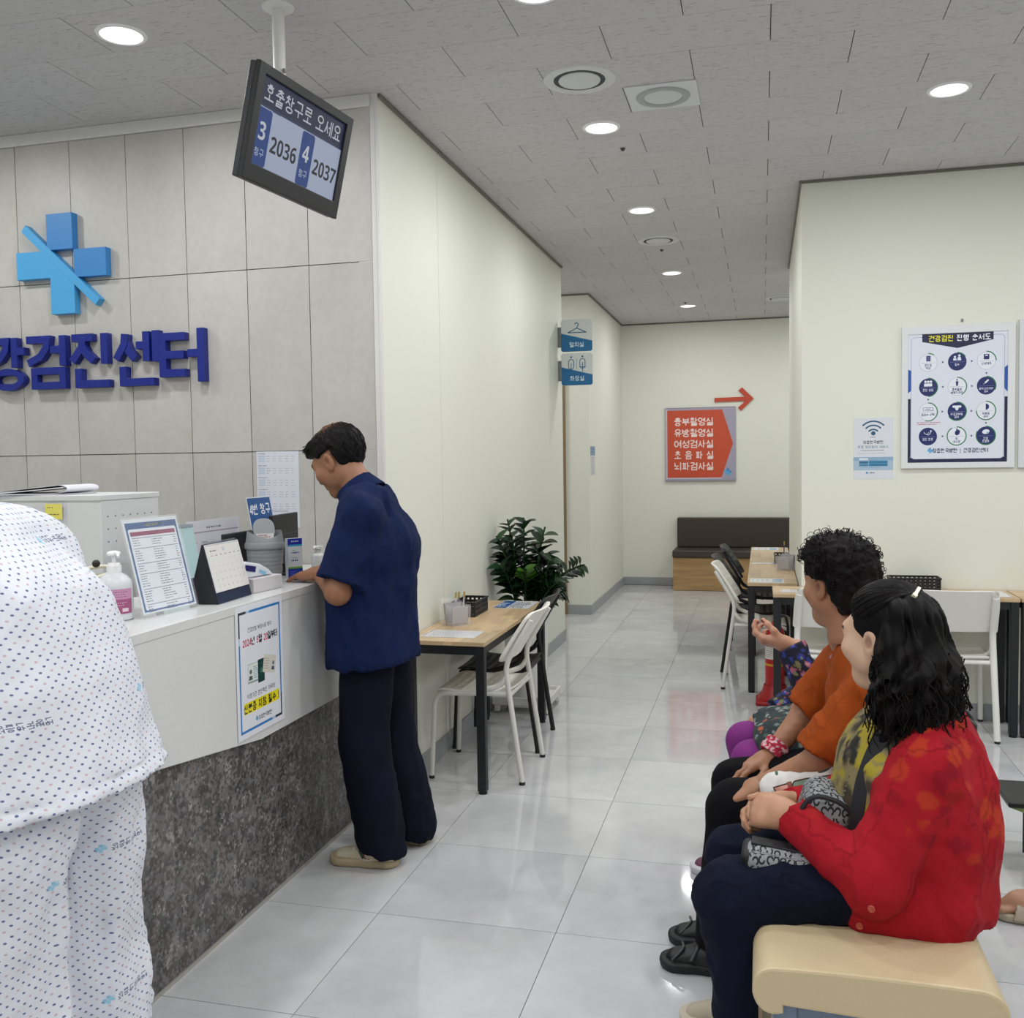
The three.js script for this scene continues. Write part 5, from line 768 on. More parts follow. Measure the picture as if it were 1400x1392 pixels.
const cloth = (g, m) => { m.bumpMap = WEAVE; m.bumpScale = 0.0011; return boxUV(g, 0.11); };
const VC = (rough, o = {}) => new THREE.MeshPhysicalMaterial({ vertexColors: true, roughness: rough, ...o });
const HAIRM = VC(0.55, { specularIntensity: 0.3 });
const frame = (p, yaw = 0, pitch = 0, roll = 0, s = 1) => new THREE.Matrix4().compose(V(...p), new THREE.Quaternion().setFromEuler(new THREE.Euler(pitch, yaw, roll, 'YXZ')), V(s, s, s));
// basis from two directions: z towards d, y near u
function aim(p, d, u, s = 1) { const z = V(...d).normalize(), x = V(...u).cross(z).normalize(), y = z.clone().cross(x); return new THREE.Matrix4().makeBasis(x, y, z).scale(V(s, s, s)).setPosition(...p); }

// head in its own frame: z forward, y up, x to the person's left, origin between the ears
function headField(o = {}) {
  const { full = 0, nose = 1 } = o, S = [-1, 1];
  let f = join(0.035, ell([0, 0.036, -0.014], [0.074, 0.086, 0.094]), ell([0, -0.03, 0.03], [0.057 + full * 0.008, 0.083, 0.06]));
  f = join(0.03, f, ...S.map((s) => ell([s * 0.047, -0.05, 0.012], [0.022 + full * 0.01, 0.032, 0.04])), cap([-0.012, -0.094, 0.062], [0.012, -0.094, 0.062], 0.019 + full * 0.003), ...S.map((s) => ell([s * 0.038, -0.022, 0.062], [0.026 + full * 0.006, 0.024, 0.025 + full * 0.004])), cap([-0.034, 0.026, 0.078], [0.034, 0.026, 0.078], 0.013));
  if (full > 0.3) f = join(0.03, f, ell([0, -0.105, 0.03], [0.045, 0.024, 0.035]));
  f = join(0.012, f, cap([0, 0.016, 0.088], [0, -0.026, 0.104 * (0.98 + nose * 0.02)], 0.008, 0.0115), ...S.map((s) => ell([s * 0.012, -0.03, 0.095], [0.008, 0.008, 0.01])));
  const sock = S.map((s) => ell([s * 0.032, 0.006, 0.096], [0.017, 0.011, 0.013]));
  const g0 = f; f = (x, y, z) => { let d = g0(x, y, z); for (const q of sock) d = smax(d, -q(x, y, z), 0.012); return d; };
  f = join(0.004, f, ...S.map((s) => ell([s * 0.032, 0.005, 0.0755], [0.0135, 0.0125, 0.0125])), ...S.map((s) => cap([s * 0.045, 0.011, 0.082], [s * 0.019, 0.011, 0.087], 0.0035)));
  f = join(0.008, f, cap([-0.018, -0.054, 0.084], [0.018, -0.054, 0.084], 0.0065), cap([-0.015, -0.064, 0.083], [0.015, -0.064, 0.083], 0.0072));
  const mouth = cap([-0.02, -0.059, 0.0905], [0.02, -0.059, 0.0905], 0.0022); const g1 = f; f = (x, y, z) => smax(g1(x, y, z), -mouth(x, y, z), 0.004);
  const ears = S.map((s) => { const e = ell([s * 0.077, -0.004, -0.008], [0.0095, 0.033, 0.021]), c = ell([s * 0.086, -0.002, -0.003], [0.008, 0.017, 0.010]), lobe = ell([s * 0.073, -0.03, -0.002], [0.007, 0.011, 0.01]); return (x, y, z) => smin(smax(e(x, y, z), -c(x, y, z), 0.006), lobe(x, y, z), 0.008); });
  f = join(0.008, f, ...ears);
  return join(0.03, f, cap([0, -0.06, -0.022], [0, -0.15, -0.04], 0.05 + full * 0.004, 0.055 + full * 0.006));
}
function headColor(skin, o = {}) {
  const lip = mix3(skin, lin(0x9c4a44), o.lips ?? 0.5), brow = lin(0x1d1512), white = lin(0xd8d4cc), iris = lin(0x1c120d);
  return (x, y, z) => {
    const ax = Math.abs(x); let c = skin;
    c = mix3(c, mix3(skin, lin(0xb5604c), 0.35), 0.5 * sstep(0.028, 0.008, Math.hypot(ax - 0.04, y + 0.025, z - 0.075)));
    if (z > 0.06 && ax < 0.024) c = mix3(c, lip, sstep(0.0125, 0.007, Math.hypot((ax) * 0.36, y + 0.059)));
    if (z > 0.05 && Math.abs(y - 0.03 + (ax - 0.03) ** 2 * 8) < 0.0045 && ax > 0.014 && ax < 0.052) c = brow;
    const e = Math.hypot(ax - 0.032, (y - 0.004) * 1.0, (z - 0.0755)); if (e < 0.0142 && z > 0.08 && Math.abs(y - 0.004) < 0.006) c = Math.hypot(ax - 0.032, y - 0.004) < 0.0058 ? iris : white;
    if (ax > 0.07) c = mix3(c, mix3(skin, lin(0x6e2f22), 0.6), sstep(0.021, 0.009, Math.hypot(y + 0.003, (z + 0.003) * 1.5)) * 0.9);
    if (z > 0.078 && Math.abs(y - 0.0115) < 0.0022 && ax > 0.02 && ax < 0.046) c = mix3(c, brow, 0.7);
    return c;
  };
}
function headGeo(m, skin, o) { const g = surface(headField(o), [-0.1, -0.17, -0.125], [0.1, 0.14, 0.13], 0.0034, headColor(skin, o)); return g.applyMatrix4(m); }

// hand in its own frame: z along the fingers, y out of the back of the hand, thumb on the side x * t
function handGeo(m, skin, o = {}) {
  const { t = 1, curl = [0.4, 0.4, 0.45, 0.5], spread = 0.08, thumb = [0.75, -0.35, 0.6], thumbBend = 0.3, nails = null, s = 1 } = o;
  const P = [[-0.031, 0, 0.08], [-0.011, 0.004, 0.087], [0.0105, 0.004, 0.088], [0.031, 0, 0.083]].reverse(), L = [0.072, 0.08, 0.075, 0.058], R = [0.0088, 0.009, 0.0086, 0.0076], fs = [], tips = [];
  P.forEach(([x, y, z], i) => { x *= -1; x = -x * t; fs.push([0.022, cap([x * 0.62, 0, 0.008], [x, y - 0.002, z], 0.0125, 0.0115)]); });
  fs.push([0.02, cap([0, 0, -0.03], [0, 0, 0.02], 0.024, 0.024, 1.15)]); fs.push([0.02, cap([t * 0.018, -0.008, 0.02], [t * 0.027, -0.01, 0.05], 0.015, 0.012)]); fs.push([0.02, cap([-t * 0.02, -0.007, 0.025], [-t * 0.024, -0.007, 0.065], 0.012, 0.011)]);
  const fingers = [];
  P.forEach(([x, y, z], i) => {
    const c = curl[i], side = (1.5 - i) / 1.5 * spread; let a = c * 0.75, p = [x * t, y - 0.002, z], seg = [0.44, 0.31, 0.25], f = [];
    for (let k = 0; k < 3; k++) { const l = L[i] * seg[k] * 1.02, q = [p[0] + Math.sin(side) * l * t, p[1] - Math.sin(a) * l, p[2] + Math.cos(a) * l]; f.push(cap(p, q, R[i] * (1.06 - k * 0.09), R[i] * (0.98 - k * 0.1))); p = q; a += c * (k ? 0.75 : 1.05); }
    fingers.push(join(0.006, ...f)); tips.push([p, a - c * 0.75, R[i]]);
  });
  { const d0 = V(thumb[0] * t, thumb[1], thumb[2]).normalize(), p0 = V(t * 0.026, -0.006, 0.022), p1 = p0.clone().addScaledVector(d0, 0.042), d1 = d0.clone().applyAxisAngle(V(0, 1, 0), -thumbBend * t), p2 = p1.clone().addScaledVector(d1, 0.03), d2 = d1.clone().applyAxisAngle(V(0, 1, 0), -thumbBend * t), p3 = p2.clone().addScaledVector(d2, 0.022); const A = (v) => v.toArray();
    fingers.push(join(0.008, cap(A(p0), A(p1), 0.0145, 0.0108), cap(A(p1), A(p2), 0.0105, 0.0098), cap(A(p2), A(p3), 0.0098, 0.0082))); tips.push([A(p3), 0.3, 0.009]); }
  const palm = (x, y, z) => { let d = fs[0][1](x, y, z); for (let i = 1; i < fs.length; i++) d = smin(d, fs[i][1](x, y, z), fs[i][0]); return d; };
  const f = (x, y, z) => { let fg = 9; for (const q of fingers) fg = Math.min(fg, q(x, y, z)); return smin(palm(x, y, z), fg, 0.009); };
  const knuckle = mix3(skin, lin(0x9a5a48), 0.3);
  const col = (x, y, z, nx, ny) => { for (const [p, a, r] of tips) { const d = Math.hypot(x - p[0], y - p[1], z - p[2]); if (nails && d < r * 1.5 && ny > 0.1) return nails; if (d < r * 2) return mix3(skin, knuckle, 0.6); } return z > 0.07 && z < 0.1 && y > 0 ? mix3(skin, knuckle, 0.6) : skin; };
  return surface(f, [-0.1, -0.11, -0.06], [0.1, 0.07, 0.19], 0.0032, col).applyMatrix4(m.clone().scale(V(s, s, s)));
}
// a person stands or sits in its own frame (z forward, x to their left); faces -x of the room
function person(label, X0, Z0, group) {
  const t = thing('person', label, 'person', [X0, 0, Z0], -Math.PI / 2, group);
  const W = (x, y, z) => [z - Z0, y, X0 - x]; return [t, W];
}
const bounds = (pts, pad) => [[0, 1, 2].map((i) => Math.min(...pts.map((p) => p[i])) - pad), [0, 1, 2].map((i) => Math.max(...pts.map((p) => p[i])) + pad)];
const fold = (x, y, z) => { const n = fbm(x, y, z, 3); return 1 - Math.abs(n) * 2.4; };
// shoe along z from the heel: field in the foot's frame, sole at y = 0
function shoeParts(L, Wd, h = 0.075) { const w = Wd / 2; return { upper: join(0.03, cap([0, 0.045, 0.045], [0, 0.038, L * 0.42], w * 0.78, w * 0.8), cap([0, 0.034, L * 0.42], [0, 0.02, L - w], w * 0.86, w * 0.66), cap([0, 0.05, 0.05], [0, h, 0.05], w * 0.8, w * 0.85)), sole: join(0.02, cap([0, 0.02, w], [0, 0.02, L * 0.4], w * 0.86, w * 0.84), cap([0, 0.02, L * 0.4], [0, 0.02, L - w * 1.05], w * 0.84, w * 1.0)) }; }
function colored(g, c) { const n = g.attributes.position.count, a = new Float32Array(n * 3); for (let i = 0; i < n; i++) a.set(c, i * 3); g.setAttribute('color', new THREE.BufferAttribute(a, 3)); return g; }

// ---------------------------------------------------------------- the man at the counter
{
  const [t, W] = person('man in a navy polo shirt and dark trousers leaning on the reception counter', -1.42, -3.36);
  const skin = lin(0x96684c), J = { pel: W(-1.415, 0.87, -3.365), waist: W(-1.42, 1.0, -3.365), ch: W(-1.405, 1.17, -3.365), sb: W(-1.415, 1.315, -3.37), nk: W(-1.475, 1.41, -3.372), hd: W(-1.55, 1.497, -3.385), sL: W(-1.385, 1.3, -3.195), eL: W(-1.455, 1.035, -3.135), wL: W(-1.60, 1.083, -3.285), sR: W(-1.48, 1.3, -3.53), eR: W(-1.52, 1.08, -3.60), wR: W(-1.61, 1.085, -3.50), hL: W(-1.41, 0.80, -3.285), kL: W(-1.425, 0.46, -3.265), aL: W(-1.365, 0.09, -3.275), hR: W(-1.41, 0.80, -3.445), kR: W(-1.405, 0.45, -3.48), aR: W(-1.325, 0.09, -3.5) };
  const body = join(0.03, cap(J.pel, J.waist, 0.115, 0.11, 1.35), cap(J.waist, J.ch, 0.11, 0.115, 1.4), cap(J.ch, J.sb, 0.115, 0.075, 1.6), cap(J.sb, J.nk, 0.062, 0.056), cap(J.nk, W(-1.505, 1.45, -3.375), 0.055), cap(J.sL, J.eL, 0.05, 0.041), cap(J.eL, J.wL, 0.044, 0.027), cap(J.sR, J.eR, 0.05, 0.041), cap(J.eR, J.wR, 0.042, 0.027), cap(J.hL, J.kL, 0.085, 0.055), cap(J.kL, J.aL, 0.052, 0.036), cap(J.hR, J.kR, 0.085, 0.055), cap(J.kR, J.aR, 0.052, 0.036));
    const headM = frame(J.hd, -0.2, 0.5, 0, 1.06);
  const [lo, hi] = bounds(Object.values(J), 0.16);
  const g = [surface(body, lo, hi, 0.011, () => skin), headGeo(headM, skin, { lips: 0.3 }), handGeo(aim(J.wL, [-0.14, -0.14, 0.9].map((v, i) => [-0.42, -0.17, 1][i]), [0, 1, -0.1], 1.0), skin, { t: -1, curl: [0.12, 0.1, 0.12, 0.16], spread: 0.16, thumb: [0.7, -0.2, 0.7], s: 0.98 }), handGeo(aim(J.wR, [0.25, -0.15, 1], [0, 1, 0], 1), skin, { t: 1, curl: [0.5, 0.5, 0.55, 0.6], s: 0.98 })];
  mesh('body', g, VC(0.5, { sheen: 0.2 }), t);
  // hair: short, thinning on the crown
  const inv = headM.clone().invert(), q = V(0, 0, 0), scalp = join(0.03, ell([0, 0.038, -0.014], [0.084, 0.097, 0.105]), ell([0, 0.082, 0.055], [0.058, 0.034, 0.05]));
  const line = (x, y, z) => { const back = sstep(0.02, -0.05, z); let base = z > 0.03 ? lerp(0.03, 0.066, sstep(0.03, 0.075, z)) : lerp(0.03, -0.055, back); if (Math.abs(x) > 0.055 && z > -0.03 && z < 0.045) base = Math.max(base, z < 0.018 ? 0.034 : 0.02); return base - y; };
  const hf = (x, y, z) => Math.max(scalp(x, y, z) + 0.0035 * noise3(x * 130, y * 60, z * 130) + 0.003 * noise3(x * 50, y * 40, z * 50) - 0.001, line(x, y, z) * 0.8);
  const dark = lin(0x0e0d0f), grey = lin(0x5b554f);
  const hg = [surface(hf, [-0.1, -0.09, -0.13], [0.1, 0.15, 0.13], 0.0042, (x, y, z) => { const bald = sstep(0.07, 0.025, Math.hypot(x * 0.8, z + 0.025)) * sstep(0.07, 0.105, y); const side = sstep(0.03, 0.0, y) * sstep(-0.01, 0.03, z); let c = mix3(dark, mix3(skin, dark, 0.45), bald * (0.8 + 0.25 * noise3(x * 200, y * 200, z * 200))); return mix3(c, grey, side * 0.7); })];
  const r = rng(31); for (let i = 0; i < 110; i++) { const a = (r() - 0.5) * 2.9, front = true, x = Math.sin(a) * 0.062, z0 = 0.05 + 0.035 * Math.cos(a) * r(), y0 = 0.08 + 0.03 * Math.cos(a) * r(); const p = V(x, y0, z0), d = V(x * 9 + (r() - 0.5) * 1.1, 0.5 - r() * 1.1, 0.7).normalize(); const len = 0.016 + r() * 0.016; hg.push(colored(tube([p.toArray(), p.clone().addScaledVector(d, len * 0.5).toArray(), p.clone().addScaledVector(d, len).add(V(0, -len * 0.25, 0)).toArray()], 0.0008, 4, 4), dark)); }
  for (let i = 0; i < 520; i++) { const a = r() * 6.28, e = 0.25 + r() * 1.5, s0 = V(Math.sin(a) * Math.sin(e), Math.cos(e), Math.cos(a) * Math.sin(e)).multiplyScalar(0.105).add(V(0, 0.036, -0.016)), d0 = V(Math.sin(a) * 0.4 + (r() - 0.5) * 0.4, -0.7, Math.cos(a) * 0.4 + (r() - 0.5) * 0.5), pts = []; let p = s0.clone(), ok = true; for (let k = 0; k < 5; k++) { const o = V(p.x, p.y - 0.036, p.z + 0.016).normalize(); for (let q = 0; q < 10; q++) p.addScaledVector(o, -0.7 * hf(p.x, p.y, p.z)); if (line(p.x, p.y, p.z) > -0.003 || p.y > 0.118) ok = false; pts.push(p.clone().addScaledVector(o, 0.0006 + 0.0012 * r()).toArray()); p = p.clone().addScaledVector(d0.clone().addScaledVector(o, -d0.dot(o)).normalize(), 0.008); } if (ok) hg.push(colored(tube(pts, 0.0007 + 0.0005 * r(), 6, 4), mix3(dark, lin(0x2a2422), r()))); }
  mesh('hair', merge(hg.map(prep)).applyMatrix4(headM), HAIRM, t);
  // polo shirt
  const sleeve = (s, e, w) => { const d = e.map((v, i) => v - s[i]), p = s.map((v, i) => v + d[i] * 0.83); return cut(chain([s, s.map((v, i) => v + d[i] * 0.5), e], [0.075, 0.073, 0.079]), plane(p, d)); };
  const wob = (x, y, z) => 0.015 * fold(x * 7 + 3, y * 2.6 - z * 3, z * 7) + 0.009 * fold(x * 13, y * 8 + x * 10, z * 13);
  let sh = join(0.045, cap(W(-1.42, 0.79, -3.365), W(-1.42, 1.02, -3.365), 0.162, 0.145, 1.34), cap(W(-1.42, 1.02, -3.365), W(-1.405, 1.18, -3.365), 0.145, 0.14, 1.28), cap(W(-1.405, 1.18, -3.365), W(-1.425, 1.315, -3.37), 0.136, 0.09, 1.5), cap(J.sL, W(-1.42, 1.35, -3.3), 0.07, 0.068), cap(J.sR, W(-1.45, 1.35, -3.45), 0.07, 0.068));
  sh = cut(sh, plane(W(-1.42, 0.757, -3.36), [0, -1, -0.10]), (x, y, z) => -cap(W(-1.49, 1.41, -3.372), W(-1.58, 1.46, -3.376), 0.062, 0.07)(x, y, z));
  const shirt0 = join(0.03, sh, sleeve(J.sL, J.eL), sleeve(J.sR, J.eR)), shirt = (x, y, z) => shirt0(x, y, z) - wob(x, y, z) + 0.006;
  const navy = M(0x0c1d44, 0.9, { specularIntensity: 0.4 });
  const sm = mesh('polo_shirt', cloth(surface(shirt, lo, [hi[0], 1.45, hi[2]], 0.0085), navy), navy, t);
  // collar: a band turned over around the neck, open at the throat
  const c0 = V(...W(-1.462, 1.375, -3.371)), ax = V(...W(-1.54, 1.47, -3.375)).sub(V(...W(-1.462, 1.375, -3.371))).normalize();
  const colf = (x, y, z) => { const p = V(x, y, z).sub(c0), h = p.dot(ax), rad = p.addScaledVector(ax, -h).length(); return Math.max(Math.abs(rad - (0.073 + (0.036 - h) * 0.32)) - 0.0055, Math.abs(h - 0.010) - 0.036, z > c0.z + 0.045 && Math.abs(x - c0.x) < 0.02 ? 0.004 : -1); };
  mesh('collar', surface(colf, [c0.x - 0.13, c0.y - 0.12, c0.z - 0.14], [c0.x + 0.13, c0.y + 0.12, c0.z + 0.14], 0.005), navy, sm);
  // trousers
  const trw = (x, y, z) => 0.011 * fold(x * 7, y * 2.6 + z * 2, z * 7 + 4) + 0.008 * fold(x * 9, y * 12 + z * 6, z * 9) * sstep(0.6, 0.2, y);
  let tr0 = join(0.03, cap(J.pel, W(-1.415, 0.93, -3.365), 0.125, 0.12, 1.25), chain([J.hL, J.kL, W(-1.365, 0.06, -3.275)], [0.104, 0.086, 0.086]), chain([J.hR, J.kR, W(-1.325, 0.07, -3.5)], [0.104, 0.086, 0.084]));
  tr0 = cut(tr0, plane(W(-1.35, 0.05, -3.28), [0, -1, 0.3]));
  mesh('trousers', surface((x, y, z) => tr0(x, y, z) - trw(x, y, z) + 0.006, lo, [hi[0], 1.0, hi[2]], 0.009), M(0x0d1021, 0.9, { specularIntensity: 0.35 }), t);
  // worn off-white sneakers with a striped side
  const shoe = (a, yaw) => {
    const s = shoeParts(0.275, 0.1), m = frame([a[0], 0.002, a[2] - 0.07], yaw), bone = M(0xc8bda4, 0.6), sole = M(0xb0a182, 0.7);
    const up = mesh('shoe', surface(cut(s.upper, plane([0, 0.02, 0], [0, -1, 0])), [-0.07, 0, -0.02], [0.07, 0.15, 0.3], 0.0055).applyMatrix4(m), bone, t);
    mesh('sole', surface(cut(grow(s.sole, 0.003), plane([0, 0.03, 0], [0, 1, 0]), plane([0, 0, 0], [0, -1, 0])), [-0.07, -0.01, -0.02], [0.07, 0.05, 0.3], 0.0055).applyMatrix4(m), sole, up);
    mesh('stripe', [0, 1, 2].map((i) => tr(bx(0.002, 0.034, 0.011), 0.0455 - 0.0008 * i, 0.052 - i * 0.001, 0.135 - i * 0.0115, 0.55, 0.1, 0.3)).filter((_, i) => i !== 1).map((q) => q.applyMatrix4(m)), M(0x1e4a36, 0.6), up); mesh('stripe', tr(bx(0.002, 0.034, 0.011), 0.0448, 0.051, 0.1235, 0.55, 0.1, 0.3).applyMatrix4(m), M(0x8a1f28, 0.6), up);
    mesh('lace', [0, 1, 2, 3].map((i) => tube([[-0.026, 0.066 - i * 0.006, 0.145 + i * 0.014], [0, 0.083 - i * 0.0075, 0.142 + i * 0.014], [0.028, 0.066 - i * 0.006, 0.15 + i * 0.014]], 0.0028, 10, 6).applyMatrix4(m)), M(0xcfc9bb, 0.7), up);
  };
  shoe(J.aL, 0.04); shoe(J.aR, -0.1);
}

// ---------------------------------------------------------------- patterns printed on clothes, as functions of place
const speckleFlowers = (base, cols, s, cover = 0.5) => (x, y, z) => { const [d1, d2, id] = cells(x * s, y * s, z * s); const k = Math.floor(id * 997) % 100 / 100; if (k > cover) return base; const c = cols[Math.floor(k / cover * cols.length) % cols.length]; return d1 < 0.42 + 0.12 * noise3(x * s * 4, y * s * 4, z * s * 4) ? (d1 < 0.13 ? mix3(c, [0.8, 0.7, 0.3], 0.35) : c) : base; };
function seatedLegs(J, ra, rb, rc) { return join(0.03, chain([J.hL, J.kL], [ra, rb]), chain([J.kL, J.aL], [rb * 0.98, rc]), chain([J.hR, J.kR], [ra, rb]), chain([J.kR, J.aR], [rb * 0.98, rc])); }
function shoe(t, at, yaw, L, Wd, m1, m2, h = 0.075, name = 'shoe') {
  const s = shoeParts(L, Wd, h), m = frame(at, yaw), up = mesh(name, surface(cut(s.upper, plane([0, 0.018, 0], [0, -1, 0])), [-0.08, 0, -0.03], [0.08, 0.16, L + 0.03], 0.0055).applyMatrix4(m), m1, t);
  mesh('sole', surface(cut(grow(s.sole, 0.003), plane([0, 0.028, 0], [0, 1, 0]), plane([0, 0, 0], [0, -1, 0])), [-0.08, -0.01, -0.03], [0.08, 0.05, L + 0.03], 0.0055).applyMatrix4(m), m2, up); return up;
}
// curls: short springs of hair standing off a surface
function curls(n, seed, pick, r0, r1, color, thick = 0.0011) { const r = rng(seed), gs = []; for (let i = 0; i < n; i++) { const q = pick(r); if (!q) continue; const [p, nrm] = q, R = lerp(r0, r1, r()), a = V(r() - 0.5, r() - 0.5, r() - 0.5).normalize(), b = a.clone().cross(nrm).normalize(), c = nrm.clone(), pts = []; const turns = 0.8 + r() * 0.8; for (let k = 0; k <= 9; k++) { const u = k / 9 * turns * 6.28; pts.push(p.clone().addScaledVector(c, R * (1 - Math.cos(u)) * 0.8 - R * 0.5).addScaledVector(b, R * Math.sin(u)).addScaledVector(a, R * k * 0.12).toArray()); } gs.push(colored(tube(pts, thick * (0.7 + 0.6 * r()), 14, 4), color)); } return gs; }

// ---------------------------------------------------------------- woman in red on the bench
{
  const [t, W] = person('woman in a red cardigan with long black wavy hair sitting on the cream bench', 0.35, -2.4, 'people on the waiting bench');
  const skin = lin(0xcfa98e), J = { pel: W(0.345, 0.55, -2.4), wa: W(0.355, 0.66, -2.4), ch: W(0.35, 0.77, -2.4), sb: W(0.345, 0.865, -2.405), nk: W(0.315, 0.93, -2.405), hd: W(0.283, 1.062, -2.405), sL: W(0.345, 0.815, -2.225), eL: W(0.235, 0.565, -2.19), wL: W(0.06, 0.652, -2.315), sR: W(0.325, 0.82, -2.575), eR: W(0.20, 0.565, -2.61), wR: W(0.055, 0.632, -2.455), hL: W(0.32, 0.53, -2.285), kL: W(-0.068, 0.462, -2.265), aL: W(-0.03, 0.09, -2.27), hR: W(0.32, 0.53, -2.5), kR: W(-0.055, 0.45, -2.53), aR: W(-0.05, 0.10, -2.52) };
  const body = join(0.03, cap(J.pel, J.wa, 0.12, 0.12, 1.3), cap(J.wa, J.ch, 0.12, 0.115, 1.35), cap(J.ch, J.sb, 0.115, 0.065, 1.6), cap(J.sb, J.nk, 0.06, 0.054), cap(J.nk, W(0.3, 0.985, -2.405), 0.053), cap(J.sL, J.eL, 0.05, 0.04), cap(J.eL, J.wL, 0.041, 0.026), cap(J.sR, J.eR, 0.05, 0.04), cap(J.eR, J.wR, 0.041, 0.026), seatedLegs(J, 0.075, 0.052, 0.034));
  const headM = frame(J.hd, -0.66, 0.08, 0, 0.98), [lo, hi] = bounds(Object.values(J), 0.17);
  // clasped hands: the left lies over the right
  mesh('body', [surface(body, lo, hi, 0.011, () => skin), headGeo(headM, skin, { full: 1, lips: 0.35 }), handGeo(aim(J.wL, [-0.42, -0.02, 1].map((v, i) => [-0.5, -0.1, 0.86][i]), [0.75, 0.65, 0.3], 0.98), lin(0xb98a6c), { t: -1, curl: [0.75, 0.8, 0.85, 0.8], spread: 0.03, thumb: [0.35, -0.2, 0.9], s: 1 }), handGeo(aim(J.wR, [0.42, -0.05, 0.9], [-0.7, 0.65, 0.2], 0.98), lin(0xb98a6c), { t: 1, curl: [0.7, 0.7, 0.75, 0.8], spread: 0.03, thumb: [0.5, 0.05, 0.85] })], VC(0.5), t);
  // blouse under the open cardigan
  const yellow = lin(0xb09a3c), blk = lin(0x1f1b1a), blouseC = (x, y, z) => { const n = fbm(x * 26, y * 20, z * 26, 3), m = fbm(x * 40 + 9, y * 34, z * 40, 2); return n > 0.17 ? lin(0xa3932b) : m > 0.12 ? blk : mix3(lin(0x8a7d54), blk, sstep(0.05, -0.2, n) * 0.85); };
  const bl = cut(join(0.04, cap(W(0.325, 0.5, -2.4), W(0.325, 0.66, -2.4), 0.16, 0.164, 1.1), cap(W(0.325, 0.66, -2.4), W(0.33, 0.77, -2.4), 0.164, 0.148, 1.15), cap(W(0.33, 0.77, -2.4), J.sb, 0.145, 0.085, 1.45)), plane(W(0.2, 0.5, -2.4), [0, -1, 0]), (x, y, z) => -cap(W(0.29, 0.93, -2.4), W(0.23, 0.99, -2.4), 0.07, 0.09)(x, y, z));
  mesh('blouse', surface((x, y, z) => bl(x, y, z) + 0.004 - 0.006 * fold(x * 7, y * 4, z * 7), lo, [hi[0], 0.95, hi[2]], 0.009, blouseC), VC(0.8), t);
  // cardigan
  const fol = (x, y, z) => 0.012 * fold(x * 6 + 2, y * 3 + z * 4, z * 6) + 0.006 * fold(x * 11, y * 13 - z * 11, z * 11);
  let cd = join(0.05, cap(W(0.35, 0.50, -2.4), W(0.36, 0.66, -2.4), 0.172, 0.162, 1.24), cap(W(0.36, 0.66, -2.4), W(0.352, 0.78, -2.4), 0.16, 0.147, 1.24), cap(W(0.352, 0.78, -2.4), W(0.36, 0.865, -2.405), 0.142, 0.085, 1.5), cap(J.sL, W(0.35, 0.885, -2.33), 0.065, 0.055), cap(J.sR, W(0.34, 0.885, -2.48), 0.065, 0.055));
  // opening down the front and over the lap
  cd = join(0.04, cd, cap(W(0.38, 0.50, -2.235), W(0.215, 0.48, -2.222), 0.05, 0.043));
  const front = [[0.42, 0.21], [0.53, 0.18], [0.6, 0.13], [0.66, 0.125], [0.76, 0.105], [0.87, 0.045], [0.93, 0.02], [1.2, 0.0]];
  const open = (x, y, z) => { let i = 0; while (i < front.length - 2 && y > front[i + 1][0]) i++; return (lerp(front[i][1], front[i + 1][1], clamp((y - front[i][0]) / (front[i + 1][0] - front[i][0]), -1, 1)) - z) * 0.9; };
  const lap = cap(W(0.11, 0.5, -2.29), W(0.0, 0.47, -2.28), 0.085, 0.07), lap2 = cap(W(0.2, 0.5, -2.5), W(0.0, 0.47, -2.52), 0.085, 0.07);
  cd = cut(cd, plane(W(0.3, SEAT + 0.004, -2.4), [0, -1, 0]));
  const cg = cd; cd = (x, y, z) => smax(smax(smax(cg(x, y, z), -open(x, y, z), 0.008), -lap(x, y, z), 0.012), -lap2(x, y, z), 0.012);
  const slv = (s, e, w) => { const d = w.map((v, i) => v - e[i]), p = w.map((v, i) => v - d[i] * 0.06); return cut(join(0.035, chain([s, e], [0.068, 0.063]), chain([e, p], [0.062, 0.043])), plane(p, d)); };
  const card0 = join(0.012, cd, slv(J.sL, J.eL, J.wL), slv(J.sR, J.eR, J.wR));
  const red = lin(0xad1827), leafC = [lin(0xb8401c), lin(0x7d0a1c), lin(0x8e1a14), lin(0xa01226)];
  const cardC = (x, y, z) => { let c = mix3(red, lin(0x930a1c), 0.4 + 0.6 * fbm(x * 9, y * 9, z * 9, 3)); const zone = sstep(0.06, -0.05, z) * sstep(0.5, 0.68, y) + 0.8 * sstep(0.64, 0.76, y); if (zone > 0.02) { const [d1, d2, id] = cells(x * 22 + fbm(x * 30, y * 30, z * 30, 2) * 0.7, y * 22, z * 22); if (id * 1.0 < 0.85 && d1 < 0.5 + 0.14 * noise3(x * 60, y * 60, z * 60)) c = mix3(c, leafC[Math.floor(id * 991) % 4], 0.6 * clamp(zone)); } return c; };
  const knit = VC(0.9, { sheen: 0.3, specularIntensity: 0.5 }), cm = mesh('cardigan', cloth(surface((x, y, z) => card0(x, y, z) - fol(x, y, z) + 0.006, lo, [hi[0], 0.97, hi[2]], 0.0075, cardC), knit), knit, t);
  const btn = M(0xb04a34, 0.4); for (const p of [W(0.222, 0.535, -2.1), W(0.204, 0.468, -2.1)]) { for (let q = 0; q < 60; q++) { const d = card0(...p) - fol(...p) + 0.006; if (d < 0.001) break; p[0] -= d * 0.6; } p[0] += 0.002; mesh('button', [tr(new THREE.TorusGeometry(0.006, 0.0022, 8, 18), ...p, 0, Math.PI / 2 - 0.4), tr(new THREE.CylinderGeometry(0.006, 0.006, 0.002, 18), ...p, 0, -0.4, Math.PI / 2)], btn, cm); }
